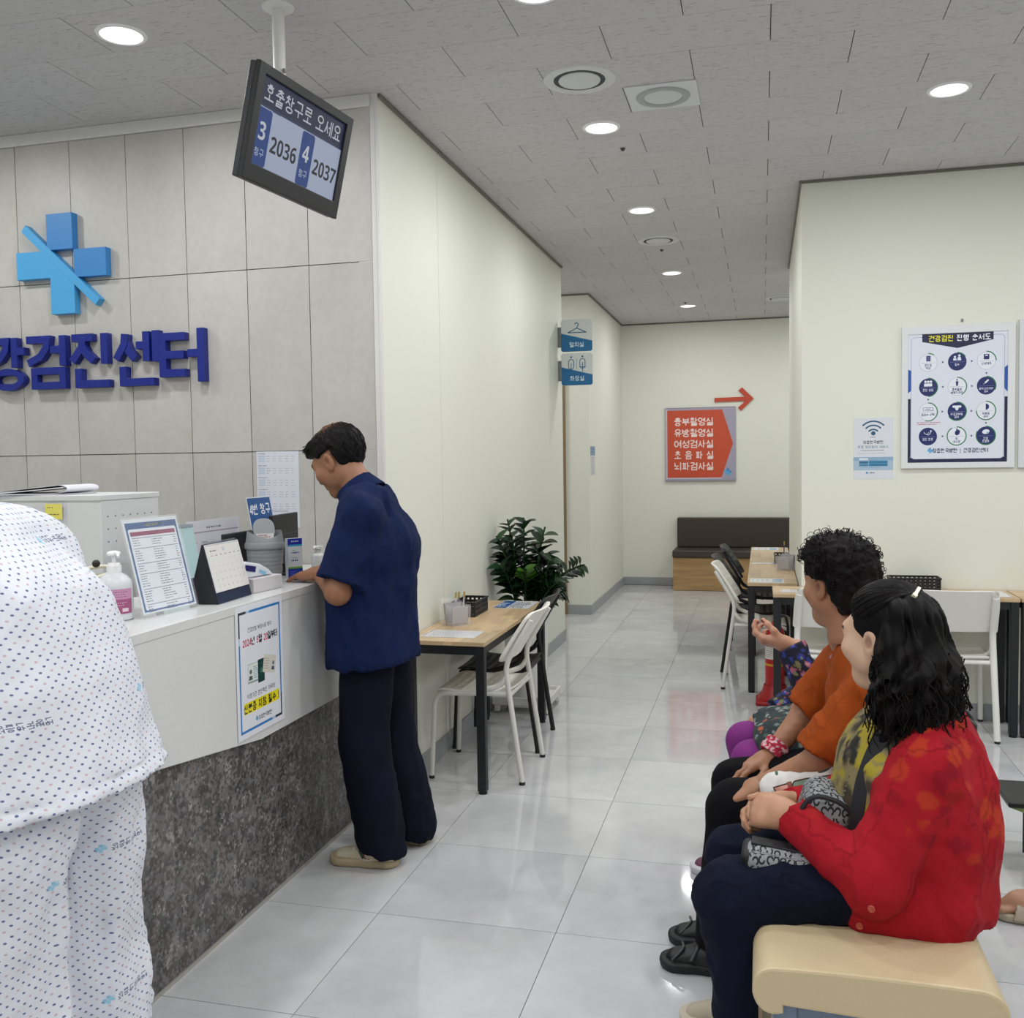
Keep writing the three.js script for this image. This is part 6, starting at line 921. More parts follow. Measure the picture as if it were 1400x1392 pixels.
  // strap of the shoulder bag
  const strap = [W(0.40, 0.875, -2.27), W(0.325, 0.905, -2.275), W(0.262, 0.86, -2.272), W(0.222, 0.77, -2.265), W(0.206, 0.68, -2.262), W(0.195, 0.6, -2.275), W(0.15, 0.55, -2.29)];
  { const c = new THREE.CatmullRomCurve3(strap.map((p) => V(...p))), pos = [], idx = []; for (let i = 0; i <= 40; i++) { const p = c.getPoint(i / 40), d = c.getTangent(i / 40), n = V(0.9, 0.2, 0.6).normalize(), s = d.clone().cross(n).normalize(), nn = s.clone().cross(d).normalize(); for (const [a, b] of [[-0.016, 0.003], [0.016, 0.003], [0.016, -0.001], [-0.016, -0.001]]) { const q = p.clone().addScaledVector(s, a).addScaledVector(nn, b); pos.push(q.x, q.y, q.z); } } for (let i = 0; i < 40; i++) for (let k = 0; k < 4; k++) { const a = i * 4 + k, b = i * 4 + (k + 1) % 4; idx.push(a, b, b + 4, a, b + 4, a + 4); } const g = new THREE.BufferGeometry(); g.setAttribute('position', new THREE.Float32BufferAttribute(pos, 3)); g.setIndex(idx); g.computeVertexNormals(); mesh('bag_strap', prep(g), M(0x1b1d22, 0.7), t); }
  mesh('necklace', [colored(tube([W(0.3, 0.9, -2.33), W(0.24, 0.87, -2.35), W(0.2, 0.79, -2.37), W(0.178, 0.7, -2.375), W(0.2, 0.79, -2.42), W(0.26, 0.88, -2.47)], 0.003, 40, 6), [0.03, 0.03, 0.03]), ...Array.from({ length: 26 }, (_, i) => { const c = new THREE.CatmullRomCurve3([W(0.27, 0.89, -2.30), W(0.215, 0.8, -2.30), W(0.185, 0.7, -2.31), W(0.182, 0.63, -2.32)].map((p) => V(...p))), p = c.getPoint(i / 25); return colored(new THREE.SphereGeometry(0.0042, 8, 6).translate(p.x, p.y, p.z + 0.004), [0.12, 0.1, 0.06]); })], VC(0.3), t);
  // trousers
  const trz = (x, y, z) => 0.009 * fold(x * 7, y * 7, z * 5) + 0.008 * fold(x * 12, y * 12, z * 12);
  const tw = join(0.03, cap(J.pel, W(0.34, 0.58, -2.4), 0.13, 0.12, 1.25), seatedLegs(J, 0.095, 0.078, 0.062));
  const tcut = cut(tw, (x, y, z) => (z < 0.36 ? SEAT + 0.002 - y : -1), plane(W(0, 0.085, -2.3), [0, -1, 0]));
  const drill = M(0x0b1124, 0.9, { specularIntensity: 0.35 }); mesh('trousers', cloth(surface((x, y, z) => tcut(x, y, z) - trz(x, y, z) + 0.004, [lo[0], 0.05, lo[2]], [hi[0], 0.72, hi[2]], 0.008), drill), drill, t);
  const beige = M(0xb5aa97, 0.6); const s1 = shoe(t, [J.aR[0], 0.001, J.aR[2] - 0.075], 0.0, 0.24, 0.094, beige, M(0xc6bca8, 0.6)), s2 = shoe(t, [J.aL[0], 0.001, J.aL[2] - 0.08], 0, 0.24, 0.094, beige, M(0xc6bca8, 0.6));
  for (const [s, a] of [[s1, J.aR], [s2, J.aL]]) mesh('perforation', Array.from({ length: 15 }, (_, i) => tr(bx(0.0035, 0.002, 0.010), a[0] + (i % 3 - 1) * 0.014, 0.061 - (i % 3 === 1 ? 0 : 0.005) - Math.floor(i / 3) * 0.0042, a[2] + 0.045 + Math.floor(i / 3) * 0.017)), M(0x4a443a, 0.8), s).userData.kind = 'stuff';
  // hair: smooth on the crown, half tied back, waves to the shoulders
  const dk = lin(0x050507), br = lin(0x130d0d), inv = headM.clone().invert();
  const H = (p) => V(...p).applyMatrix4(inv).toArray();
  const crown = ell([0, 0.046, -0.018], [0.085, 0.093, 0.107]);
  const fall = join(0.03, cap([0.02, 0.05, -0.085], [0.03, -0.08, -0.095], 0.06, 0.075, 1.3), cap([0.03, -0.08, -0.095], [0.03, -0.175, -0.1], 0.078, 0.07, 1.35), cap([0.068, -0.005, -0.06], [0.082, -0.13, -0.055], 0.032, 0.046), cap([0.082, -0.13, -0.055], [0.085, -0.2, -0.05], 0.046, 0.034), cap([-0.068, 0.0, -0.055], [-0.08, -0.16, -0.05], 0.034, 0.042));
  const faceLine = (x, y, z) => { const edge = 0.058 + 0.2 * Math.max(0, y - 0.045) - 1.6 * Math.max(0, 0.03 - y) * 0.6; return z - Math.max(-0.045, edge - (Math.abs(x) > 0.05 ? 0.012 : 0)); };
  const cr = (x, y, z) => smax(smax(crown(x, y, z), faceLine(x, y, z), 0.01), -0.02 - y + (z < -0.02 ? -1 : 0), 0.01);
  const strands = (x, y, z) => { const a = Math.atan2(x, -z) * 16, w = Math.sin(y * 95 + a * 0.8 + 3 * noise3(x * 14, y * 14, z * 14)); return 0.0035 * noise3(a, y * 22, 0) * 1.4 + 0.003 * w * sstep(0.03, -0.05, y) + 0.005 * fbm(x * 36, y * 30, z * 36, 2) * sstep(0.0, -0.1, y); };
  const part = (x, y, z) => 0.0;
  const hf = (x, y, z) => smin(cr(x, y, z) - 0.0012 * noise3(x * 60, y * 200 + z * 120, z * 30), fall(x, y, z) - strands(x, y, z) * 1.7, 0.012);
  const pickFall = (r) => { const a = (r() - 0.5) * 4.4 + 0.35, y = 0.02 - r() * 0.24, R0 = 0.1; const d = V(Math.sin(a), 0, -Math.cos(a)); let s = 0.0, p = V(0.03, y, -0.09); for (let i = 0; i < 24; i++) { const f = hf(p.x, p.y, p.z); if (f > -0.001) break; p.addScaledVector(d, Math.max(0.003, -f * 0.8)); } return [p.addScaledVector(d, -0.003), d.clone().add(V(0, -0.2, 0)).normalize()]; };
  const hc = (x, y, z) => mix3(dk, br, clamp(0.4 + 0.9 * noise3(Math.atan2(x, -z) * 14, y * 18, 2)) * sstep(0.05, -0.05, y));
  const locks = []; { const r = rng(91); for (let i = 0; i < 260; i++) { const q = pickFall(r); const [p, d] = q, len = 0.05 + r() * 0.06, ph = r() * 6.28, pts = []; const side = V(d.z, 0, -d.x); if (p.y > -0.02) p.y -= 0.02; for (let k = 0; k <= 7; k++) { const u = k / 7; pts.push(p.clone().add(V(0, -u * len, 0)).addScaledVector(side, 0.006 * Math.sin(u * 9 + ph)).addScaledVector(d, 0.003 + 0.005 * Math.sin(u * 8 + ph * 2) + 0.008 * u).toArray()); } locks.push(colored(tube(pts, 0.0009 + 0.0013 * r(), 14, 4), mix3(dk, br, r()))); } }
  const hair = mesh('hair', surface(hf, [-0.15, -0.27, -0.21], [0.15, 0.16, 0.1], 0.0042, hc).applyMatrix4(headM), HAIRM, t);
  mesh('lock', merge([...locks, ...curls(130, 17, (r) => { const q = pickFall(r); return q[0].y < -0.06 ? q : null; }, 0.006, 0.012, br, 0.0009)].map(prep)).applyMatrix4(headM), HAIRM, hair).userData.kind = 'stuff';
  const clipAt = V(...W(0.335, 1.175, -2.335)).applyMatrix4(inv); for (let i = 0; i < 40; i++) { const d = hf(clipAt.x, clipAt.y, clipAt.z); if (Math.abs(d) < 0.0006) break; clipAt.addScaledVector(V(clipAt.x, clipAt.y - 0.04, clipAt.z + 0.018).normalize(), -d * 0.8); }
  const swept = []; { const r = rng(55); for (let i = 0; i < 330; i++) { const a = -1.9 + r() * 3.8, s0 = V(0.078 * Math.sin(a), 0.055 + 0.075 * Math.max(0, Math.cos(a)) * (0.4 + 0.6 * r()), 0.05 * Math.cos(a) + 0.03 * r()), pts = []; for (let k = 0; k <= 8; k++) { const u = k / 8, p = s0.clone().lerp(clipAt.clone().add(V((r() - 0.5) * 0.004, 0, 0)), u); const o = V(p.x, p.y - 0.04, p.z + 0.018).normalize(); for (let q = 0; q < 14; q++) { const d = hf(p.x, p.y, p.z); p.addScaledVector(o, -d * 0.8); } pts.push(p.addScaledVector(o, 0.0004 + 0.0012 * r()).toArray()); } swept.push(colored(tube(pts, 0.0007 + 0.0006 * r(), 12, 4), mix3(dk, br, r()))); } }
  mesh('lock', merge(swept.map(prep)).applyMatrix4(headM), HAIRM, hair).userData.kind = 'stuff';
  { const n = V(clipAt.x, clipAt.y - 0.04, clipAt.z + 0.018).normalize(), q = clipAt.clone().addScaledVector(n, 0.004), m4 = aim(q.toArray(), [0.75, -0.25, -0.2], n.toArray()); mesh('hair_clip', merge([bx(0.009, 0.006, 0.046, 0, 0, 0, 0.002), bx(0.012, 0.008, 0.012, 0, 0, 0.022, 0.002)].map(prep)).applyMatrix4(m4).applyMatrix4(headM), M(0xd8d2b8, 0.25, { metalness: 0.4 }), hair); }
  // bag on the lap
  const b = thing('shoulder_bag', 'black and grey patterned shoulder bag on the lap of the woman in red', 'bag', [0.075, 0.555, -2.30], -0.2);
  const bagTex = canvasTex(400, 300, (g) => { rectf(g, '#8d8f92', 0, 0, 400, 300); g.strokeStyle = '#1d1e22'; g.lineWidth = 13; const r = rng(12); for (let i = 0; i < 40; i++) { const x = (i % 8) * 56 + r() * 16, y = Math.floor(i / 8) * 64 + r() * 16, a = Math.floor(r() * 4) * 1.57; g.beginPath(); g.arc(x, y, 21, a, a + 4.4); g.stroke(); } }, true);
  const fab = M(0xffffff, 0.75, { map: bagTex }), blkM = M(0x17181c, 0.6);
  mesh('pocket', boxUV(tr(new RoundedBoxGeometry(0.19, 0.085, 0.085, 4, 0.034), -0.02, -0.008, 0.028, 0.2, 0.15, -0.1), 0.11), fab, b); mesh('zip', [tr(bx(0.15, 0.008, 0.03, 0, 0, 0, 0.003), -0.02, 0.036, 0.03, 0.2, 0.15, -0.1), tr(bx(0.035, 0.07, 0.08, 0, 0, 0, 0.02), -0.1, -0.002, 0.035, 0.2, 0.15, 0)], blkM, b);
  mesh('main_pouch', boxUV(tr(new RoundedBoxGeometry(0.12, 0.17, 0.16, 4, 0.04), 0.05, 0.075, -0.07, 0, 0.2, -0.3), 0.11), fab, b); mesh('pouch_zip', tr(tube([[-0.06, -0.085, 0.082], [-0.06, 0.06, 0.082], [0.0, 0.086, 0.082], [0.06, 0.06, 0.082]], 0.006, 30, 8), 0.05, 0.075, -0.07, 0, 0.2, -0.3), blkM, b); mesh('puller', bar([[0.03, 0.01, 0.042], [0.075, -0.005, 0.048]], 0.004, 0.01), blkM, b);
}

// ---------------------------------------------------------------- woman in orange, face turned away
{
  const [t, W] = person('person in an orange shirt with short black curly hair, sitting behind the woman in red', 0.34, -2.95, 'people on the waiting bench');
  const skin = lin(0xa47457), J = { pel: W(0.335, 0.55, -2.95), wa: W(0.345, 0.67, -2.95), ch: W(0.325, 0.79, -2.95), sb: W(0.285, 0.895, -2.96), nk: W(0.245, 0.955, -2.965), hd: W(0.215, 1.112, -2.975), sL: W(0.285, 0.835, -2.79), eL: W(0.165, 0.655, -2.755), wL: W(-0.005, 0.555, -2.80), sR: W(0.255, 0.84, -3.12), eR: W(0.14, 0.69, -3.145), wR: W(0.02, 0.56, -3.06), hL: W(0.31, 0.535, -2.84), kL: W(-0.075, 0.475, -2.82), aL: W(-0.125, 0.09, -2.80), hR: W(0.31, 0.535, -3.06), kR: W(-0.07, 0.47, -3.05), aR: W(-0.115, 0.09, -2.965) };
  const body = join(0.03, cap(J.pel, J.wa, 0.115, 0.11, 1.3), cap(J.wa, J.ch, 0.11, 0.11, 1.35), cap(J.ch, J.sb, 0.11, 0.065, 1.6), cap(J.sb, J.nk, 0.06, 0.052), cap(J.nk, W(0.23, 1.03, -2.972), 0.05), cap(J.sL, J.eL, 0.05, 0.043), cap(J.eL, J.wL, 0.044, 0.027), cap(J.sR, J.eR, 0.05, 0.043), cap(J.eR, J.wR, 0.043, 0.027), seatedLegs(J, 0.075, 0.052, 0.034));
  const headM = frame(J.hd, -0.85, 0.05, 0, 0.98), [lo, hi] = bounds(Object.values(J), 0.16);
  mesh('body', [surface(body, lo, hi, 0.011, () => skin), headGeo(headM, skin, { full: 0.4, lips: 0.3 }), handGeo(aim(J.wL, [0.08, -0.38, 0.9], [0.15, 1, 0.4], 1), skin, { t: -1, curl: [0.22, 0.22, 0.26, 0.3], spread: 0.05, thumb: [0.6, -0.3, 0.75], s: 0.98 }), handGeo(aim(J.wR, [0.55, -0.30, 0.85], [0, 1, 0.35], 1), skin, { t: 1, curl: [0.25, 0.25, 0.3, 0.35], spread: 0.05, thumb: [0.55, -0.3, 0.75], s: 0.98 })], VC(0.5), t);
  const orange = lin(0x9c450b), lilac = lin(0x9a8fb0), wob = (x, y, z) => 0.013 * fold(x * 7, y * 4 - z * 4, z * 7) + 0.007 * fold(x * 13, y * 13 + x * 6, z * 13);
  let sh = join(0.045, cap(W(0.335, 0.46, -2.95), J.wa, 0.15, 0.14, 1.25), cap(J.wa, J.ch, 0.138, 0.13, 1.28), cap(J.ch, W(0.29, 0.895, -2.96), 0.13, 0.082, 1.5), cap(J.sL, W(0.28, 0.9, -2.88), 0.066, 0.055), cap(J.sR, W(0.26, 0.9, -3.03), 0.066, 0.055));
  sh = cut(sh, plane(W(0.3, SEAT + 0.004, -2.95), [0, -1, 0])); const s0 = sh, neck = cap(W(0.235, 0.975, -2.965), W(0.19, 1.02, -2.97), 0.062, 0.075), la = cap(J.hL, J.kL, 0.1, 0.085), lb = cap(J.hR, J.kR, 0.1, 0.085); sh = (x, y, z) => Math.max(s0(x, y, z), -neck(x, y, z), z > 0.1 ? Math.max(-la(x, y, z), -lb(x, y, z)) : -1);
  const slv = (s, e) => { const d = e.map((v, i) => v - s[i]), p = s.map((v, i) => v + d[i] * 0.96); return cut(cap(s, s.map((v, i) => v + d[i] * 1.25), 0.068, 0.082), plane(p, d)); };
  const shirt = join(0.03, sh, slv(J.sL, J.eL), slv(J.sR, J.eR));
  const stripe = (x, y, z) => { const m = Math.abs(x + 0.015) < 0.007 && z > 0.05 && ((y * 38) % 1 + 1) % 1 < 0.36; return m ? ((Math.floor(y * 38) % 3) ? lilac : lin(0x6d4a30)) : mix3(orange, lin(0x93400e), 0.4 + 0.6 * fbm(x * 14, y * 14, z * 14, 2)); };
  const jersey = VC(0.88, { specularIntensity: 0.5 }); mesh('shirt', cloth(surface((x, y, z) => shirt(x, y, z) - wob(x, y, z) + 0.006, lo, [hi[0], 1.0, hi[2]], 0.008, stripe), jersey), jersey, t);
  const tw = join(0.03, cap(J.pel, W(0.335, 0.6, -2.95), 0.128, 0.12, 1.25), seatedLegs(J, 0.092, 0.078, 0.07));
  mesh('trousers', surface((x, y, z) => Math.max(tw(x, y, z) - 0.007 * fold(x * 7, y * 7, z * 5) + 0.004, z < 0.33 ? SEAT + 0.002 - y : -1, 0.085 - y), [lo[0], 0.05, lo[2]], [hi[0], 0.74, hi[2]], 0.009), M(0x08080c, 0.9, { specularIntensity: 0.35 }), t);
  // curly hair
  const dk = lin(0x050507), br = lin(0x120b0d), inv = headM.clone().invert();
  const hood = join(0.04, ell([0, 0.052, -0.018], [0.098, 0.104, 0.118]), ell([0, 0.085, 0.045], [0.068, 0.058, 0.055]), ell([0, -0.02, -0.075], [0.074, 0.085, 0.058])), front = (x, y, z) => z - (y > 0.075 ? 0.12 : y > 0.02 ? 0.055 : Math.abs(x) > 0.058 ? -0.035 : -0.0), low = (x, y, z) => -0.085 - y;
  const curl = (x, y, z) => { const [d1] = cells(x * 44, y * 44, z * 44); return 0.011 * (0.62 - d1) + 0.012 * fbm(x * 22, y * 22, z * 22, 3); };
  const hf = (x, y, z) => smax(smax(hood(x, y, z) - curl(x, y, z) * 0.8, front(x, y, z) * 0.8, 0.012), low(x, y, z), 0.012);
  const hair = mesh('hair', surface(hf, [-0.13, -0.12, -0.16], [0.13, 0.19, 0.13], 0.0042, (x, y, z) => mix3(dk, br, clamp(0.5 + noise3(x * 50, y * 50, z * 50)))).applyMatrix4(headM), HAIRM, t);
  const pick = (r) => { const a = r() * 6.28, b = Math.acos(1 - 1.5 * r()), d = V(Math.sin(a) * Math.sin(b), Math.cos(b), Math.cos(a) * Math.sin(b)); if (d.y < -0.2 && d.z > -0.2) return null; const p = V(0, 0.05, -0.005).addScaledVector(d, 0.17); for (let i = 0; i < 26; i++) { const f = hf(p.x, p.y, p.z); if (f < 0.001) break; p.addScaledVector(d, -f * 0.75); } return p.length() < 0.03 ? null : [p, d]; };
  mesh('curl', merge(curls(430, 41, pick, 0.006, 0.013, br, 0.001).map(prep)).applyMatrix4(headM), HAIRM, hair).userData.kind = 'stuff';
  // pink bandana round the far wrist
  { const a = V(...J.eR), b = V(...J.wR), d = b.clone().sub(a).normalize(), c = b.clone().addScaledVector(d, -0.03), f = (x, y, z) => { const p = V(x, y, z).sub(c), h = p.dot(d), q = p.clone().addScaledVector(d, -h); return Math.max(Math.abs(q.length() - 0.036 - 0.003 * Math.sin(h * 280 + Math.atan2(q.x, q.y) * 2)) - 0.006, Math.abs(h) - 0.024); }; mesh('wrist_bandana', surface(f, c.toArray().map((v) => v - 0.07), c.toArray().map((v) => v + 0.07), 0.004, (x, y, z) => (noise3(x * 160, y * 160, z * 160) > 0.25 ? lin(0xdcb6bc) : lin(0xb3233f))), VC(0.8), t); }
  const bk = M(0x0f1013, 0.45), gr = M(0x17181b, 0.6);
  for (const [a, yaw] of [[J.aL, 0.02], [J.aR, 0.08]]) { const u = shoe(t, [a[0], 0.001, a[2] - 0.08], yaw, 0.25, 0.1, bk, gr); mesh('strap', [tube([[a[0] - 0.046, 0.04, a[2] + 0.07], [a[0] - 0.02, 0.076, a[2] + 0.055], [a[0] + 0.02, 0.076, a[2] + 0.055], [a[0] + 0.047, 0.04, a[2] + 0.075]], 0.006, 20, 8), tube([[a[0] + 0.044, 0.035, a[2] + 0.13], [a[0] + 0.02, 0.062, a[2] + 0.1], [a[0] - 0.03, 0.055, a[2] + 0.105]], 0.004, 20, 8)], M(0x3a3c40, 0.4), u); }
  // white cloth bag on the lap
  const b = thing('cloth_bag', 'white cloth bag with a printed potted cactus on the lap of the person in orange', 'bag', [0.125, 0.6, -2.765], 0);
  const tex = canvasTex(480, 300, (g) => {
    rectf(g, '#d8d6d3', 0, 0, 480, 300); g.save(); g.translate(190, 190); g.rotate(-0.25); g.lineWidth = 5; g.strokeStyle = '#4a2f2a'; g.fillStyle = '#e8a99a'; g.beginPath(); g.moveTo(-110, -26); g.lineTo(-50, -30); g.lineTo(-46, 30); g.lineTo(-98, 22); g.closePath(); g.fill(); g.stroke(); rectf(g, '#8a5a4c', -52, -36, 20, 74); g.fillStyle = '#7f9c86'; g.beginPath(); g.roundRect(-32, -34, 190, 36, 18); g.fill(); g.stroke(); g.fillStyle = '#e2dfa4'; g.beginPath(); g.roundRect(-32, 0, 176, 30, 14); g.fill(); g.stroke(); for (let i = 0; i < 5; i++) disc(g, '#7a3f38', 160 + (i % 3) * 13, -30 + Math.floor(i / 2) * 12, 7); g.strokeStyle = '#7a4a2c'; g.lineWidth = 9; for (const q of [16, 30]) { g.beginPath(); g.ellipse(66, 62, q + 12, q, 0, 0, 7); g.stroke(); } g.restore();
    disc(g, '#e0c040', 352, 214, 20); pathf(g, '#a85c24', [[330, 222], [356, 190], [372, 226]]); disc(g, '#5a3030', 140, 262, 12); disc(g, '#5a3030', 158, 256, 10); g.fillStyle = '#3f4a44'; g.beginPath(); g.ellipse(330, 60, 12, 26, 0.4, 0, 7); g.fill(); g.beginPath(); g.ellipse(284, 106, 30, 9, -0.5, 0, 7); g.fill(); disc(g, '#4a6a52', 90, 140, 7);
  });
  const f = (x, y, z) => Math.max(join(0.03, cap([-0.075, -0.055, 0.0], [0.06, -0.015, 0.0], 0.05, 0.075), cap([0.06, -0.015, 0.0], [0.085, 0.03, 0.0], 0.07, 0.05), cap([-0.09, -0.03, 0.02], [0.05, -0.06, 0.02], 0.03, 0.04))(x, y, z) - 0.009 * fold(x * 14, y * 14, z * 14), -0.095 - y, Math.abs(z) - 0.075); const g = surface(f, [-0.17, -0.12, -0.12], [0.17, 0.13, 0.12], 0.006); { const p = g.attributes.position, uv = g.attributes.uv; for (let i = 0; i < p.count; i++) uv.setXY(i, (p.getX(i) + 0.145) / 0.31, (p.getY(i) + 0.105 + p.getZ(i) * -0.2) / 0.21); }
  mesh('cloth', g, M(0xffffff, 0.85, { map: tex }), b);
}
// ---------------------------------------------------------------- third person: raised hand, flowered sleeves, purple leggings
{
  const [t, W] = person('person in flowered sleeves and purple leggings raising a hand, farthest on the bench', 0.34, -3.48, 'people on the waiting bench');
  const skin = lin(0xc08f74), J = { pel: W(0.34, 0.55, -3.48), wa: W(0.35, 0.66, -3.48), ch: W(0.34, 0.76, -3.48), sb: W(0.335, 0.85, -3.48), nk: W(0.31, 0.92, -3.48), hd: W(0.285, 1.035, -3.485), sL: W(0.315, 0.80, -3.32), eL: W(0.195, 0.655, -3.30), wL: W(0.088, 0.858, -3.345), sR: W(0.31, 0.80, -3.65), eR: W(0.19, 0.62, -3.68), wR: W(0.045, 0.56, -3.6), hL: W(0.31, 0.53, -3.37), kL: W(-0.035, 0.455, -3.35), aL: W(-0.09, 0.09, -3.47), hR: W(0.31, 0.53, -3.59), kR: W(-0.06, 0.46, -3.56), aR: W(-0.05, 0.09, -3.6) };
  const body = join(0.03, cap(J.pel, J.wa, 0.11, 0.105, 1.3), cap(J.wa, J.ch, 0.105, 0.1, 1.35), cap(J.ch, J.sb, 0.1, 0.06, 1.6), cap(J.sb, J.nk, 0.055, 0.05), cap(J.nk, W(0.3, 0.96, -3.48), 0.048), cap(J.sL, J.eL, 0.045, 0.038), cap(J.eL, J.wL, 0.038, 0.025), cap(J.sR, J.eR, 0.045, 0.038), cap(J.eR, J.wR, 0.038, 0.025), seatedLegs(J, 0.07, 0.05, 0.033));
  const headM = frame(J.hd, -0.5, 0.1, 0, 0.94), [lo, hi] = bounds(Object.values(J), 0.15), nail = lin(0x8e1d2e);
  mesh('body', [surface(body, lo, hi, 0.011, () => skin), headGeo(headM, skin, { lips: 0.6 }), handGeo(aim(J.wL, [-0.2, 0.12, 1], [0.35, -0.9, 0.2], 1), skin, { t: -1, curl: [0.62, 0.75, 0.85, 0.95], spread: 0.1, thumb: [0.45, -0.62, 0.75], nails: nail, s: 0.98 }), handGeo(aim(J.wR, [0.1, -0.35, 0.9], [0, 1, 0.35], 1), skin, { t: 1, curl: [0.3, 0.3, 0.35, 0.4], nails: nail, s: 0.95 })], VC(0.5), t);
  const blue = speckleFlowers(lin(0x12132a), [lin(0x28398c), lin(0x9a3f62), lin(0x7a7a52), lin(0x28398c), lin(0xb06a80)], 38, 0.8), grey = speckleFlowers(lin(0x2a3638), [lin(0xb55a3c), lin(0x8e9490), lin(0x4c6058), lin(0x7d8a88)], 46, 0.7), black = lin(0x0a0a0c);
  const wob = (x, y, z) => 0.009 * fold(x * 9, y * 9, z * 9) + 0.006 * fold(x * 18, y * 18, z * 18), tip = (e, w, k) => e.map((v, i) => v + (w[i] - v) * k);
  const sl = (s, e, w) => { const d = w.map((v, i) => v - e[i]); return cut(join(0.03, cap(s, e, 0.06, 0.056), cap(e, tip(e, w, 0.95), 0.055, 0.04)), plane(tip(e, w, 0.93), d)); };
  let top = join(0.04, cap(W(0.34, 0.47, -3.48), J.wa, 0.14, 0.13, 1.2), cap(J.wa, J.ch, 0.128, 0.12, 1.25), cap(J.ch, W(0.335, 0.845, -3.48), 0.118, 0.07, 1.55)); const t0 = top; top = cut(t0, plane(W(0, SEAT + 0.004, 0), [0, -1, 0]));
  mesh('vest', surface((x, y, z) => top(x, y, z) - 0.5 * wob(x, y, z), lo, [hi[0], 0.93, hi[2]], 0.01, (x, y, z) => (noise3(x * 70, y * 70, z * 70) > 0.5 ? lin(0x30302e) : black)), VC(0.85), t);
  for (const [s, e, w] of [[J.sL, J.eL, J.wL], [J.sR, J.eR, J.wR]]) { const f = sl(s, e, w), [a, b] = bounds([s, e, w], 0.09); mesh('sleeve', surface((x, y, z) => f(x, y, z) - wob(x, y, z), a, b, 0.006, blue), VC(0.85), t); }
  const sk = join(0.05, cap(J.hL, W(0.04, 0.50, -3.37), 0.1, 0.085), cap(J.hR, W(0.04, 0.50, -3.57), 0.1, 0.085), cap(W(0.3, 0.53, -3.48), W(0.06, 0.5, -3.48), 0.1, 0.07)), skc = cut(sk, plane(W(0.0, 0.5, -3.48), [0, -0.5, 1]), (x, y, z) => (z < 0.33 ? SEAT + 0.002 - y : -1));
  mesh('skirt', surface((x, y, z) => skc(x, y, z) - wob(x, y, z) * 0.7, lo, [hi[0], 0.72, hi[2]], 0.006, grey), VC(0.85), t);
  const lg = seatedLegs(J, 0.078, 0.064, 0.043); mesh('leggings', surface((x, y, z) => Math.max(lg(x, y, z), z < 0.33 ? SEAT + 0.002 - y : -1, 0.09 - y), [lo[0], 0.05, lo[2]], [hi[0], 0.66, hi[2]], 0.009), M(0x7a1f78, 0.8), t);
  const ma = M(0x6a3c52, 0.6), wh = M(0xcfccd2, 0.5); shoe(t, [J.aL[0] - 0.01, 0.001, J.aL[2] - 0.08], 0.05, 0.245, 0.092, ma, wh); shoe(t, [J.aR[0], 0.001, J.aR[2] - 0.08], 0.0, 0.245, 0.092, ma, wh);
  const hf = (x, y, z) => Math.max(ell([0, 0.045, -0.02], [0.088, 0.092, 0.107])(x, y, z) - 0.006 * fbm(x * 30, y * 30, z * 30, 3), z - (y > 0.06 ? 0.09 : 0.02), -0.06 - y); mesh('hair', surface(hf, [-0.11, -0.1, -0.15], [0.11, 0.16, 0.11], 0.005, () => lin(0x070608)).applyMatrix4(headM), HAIRM, t);
}
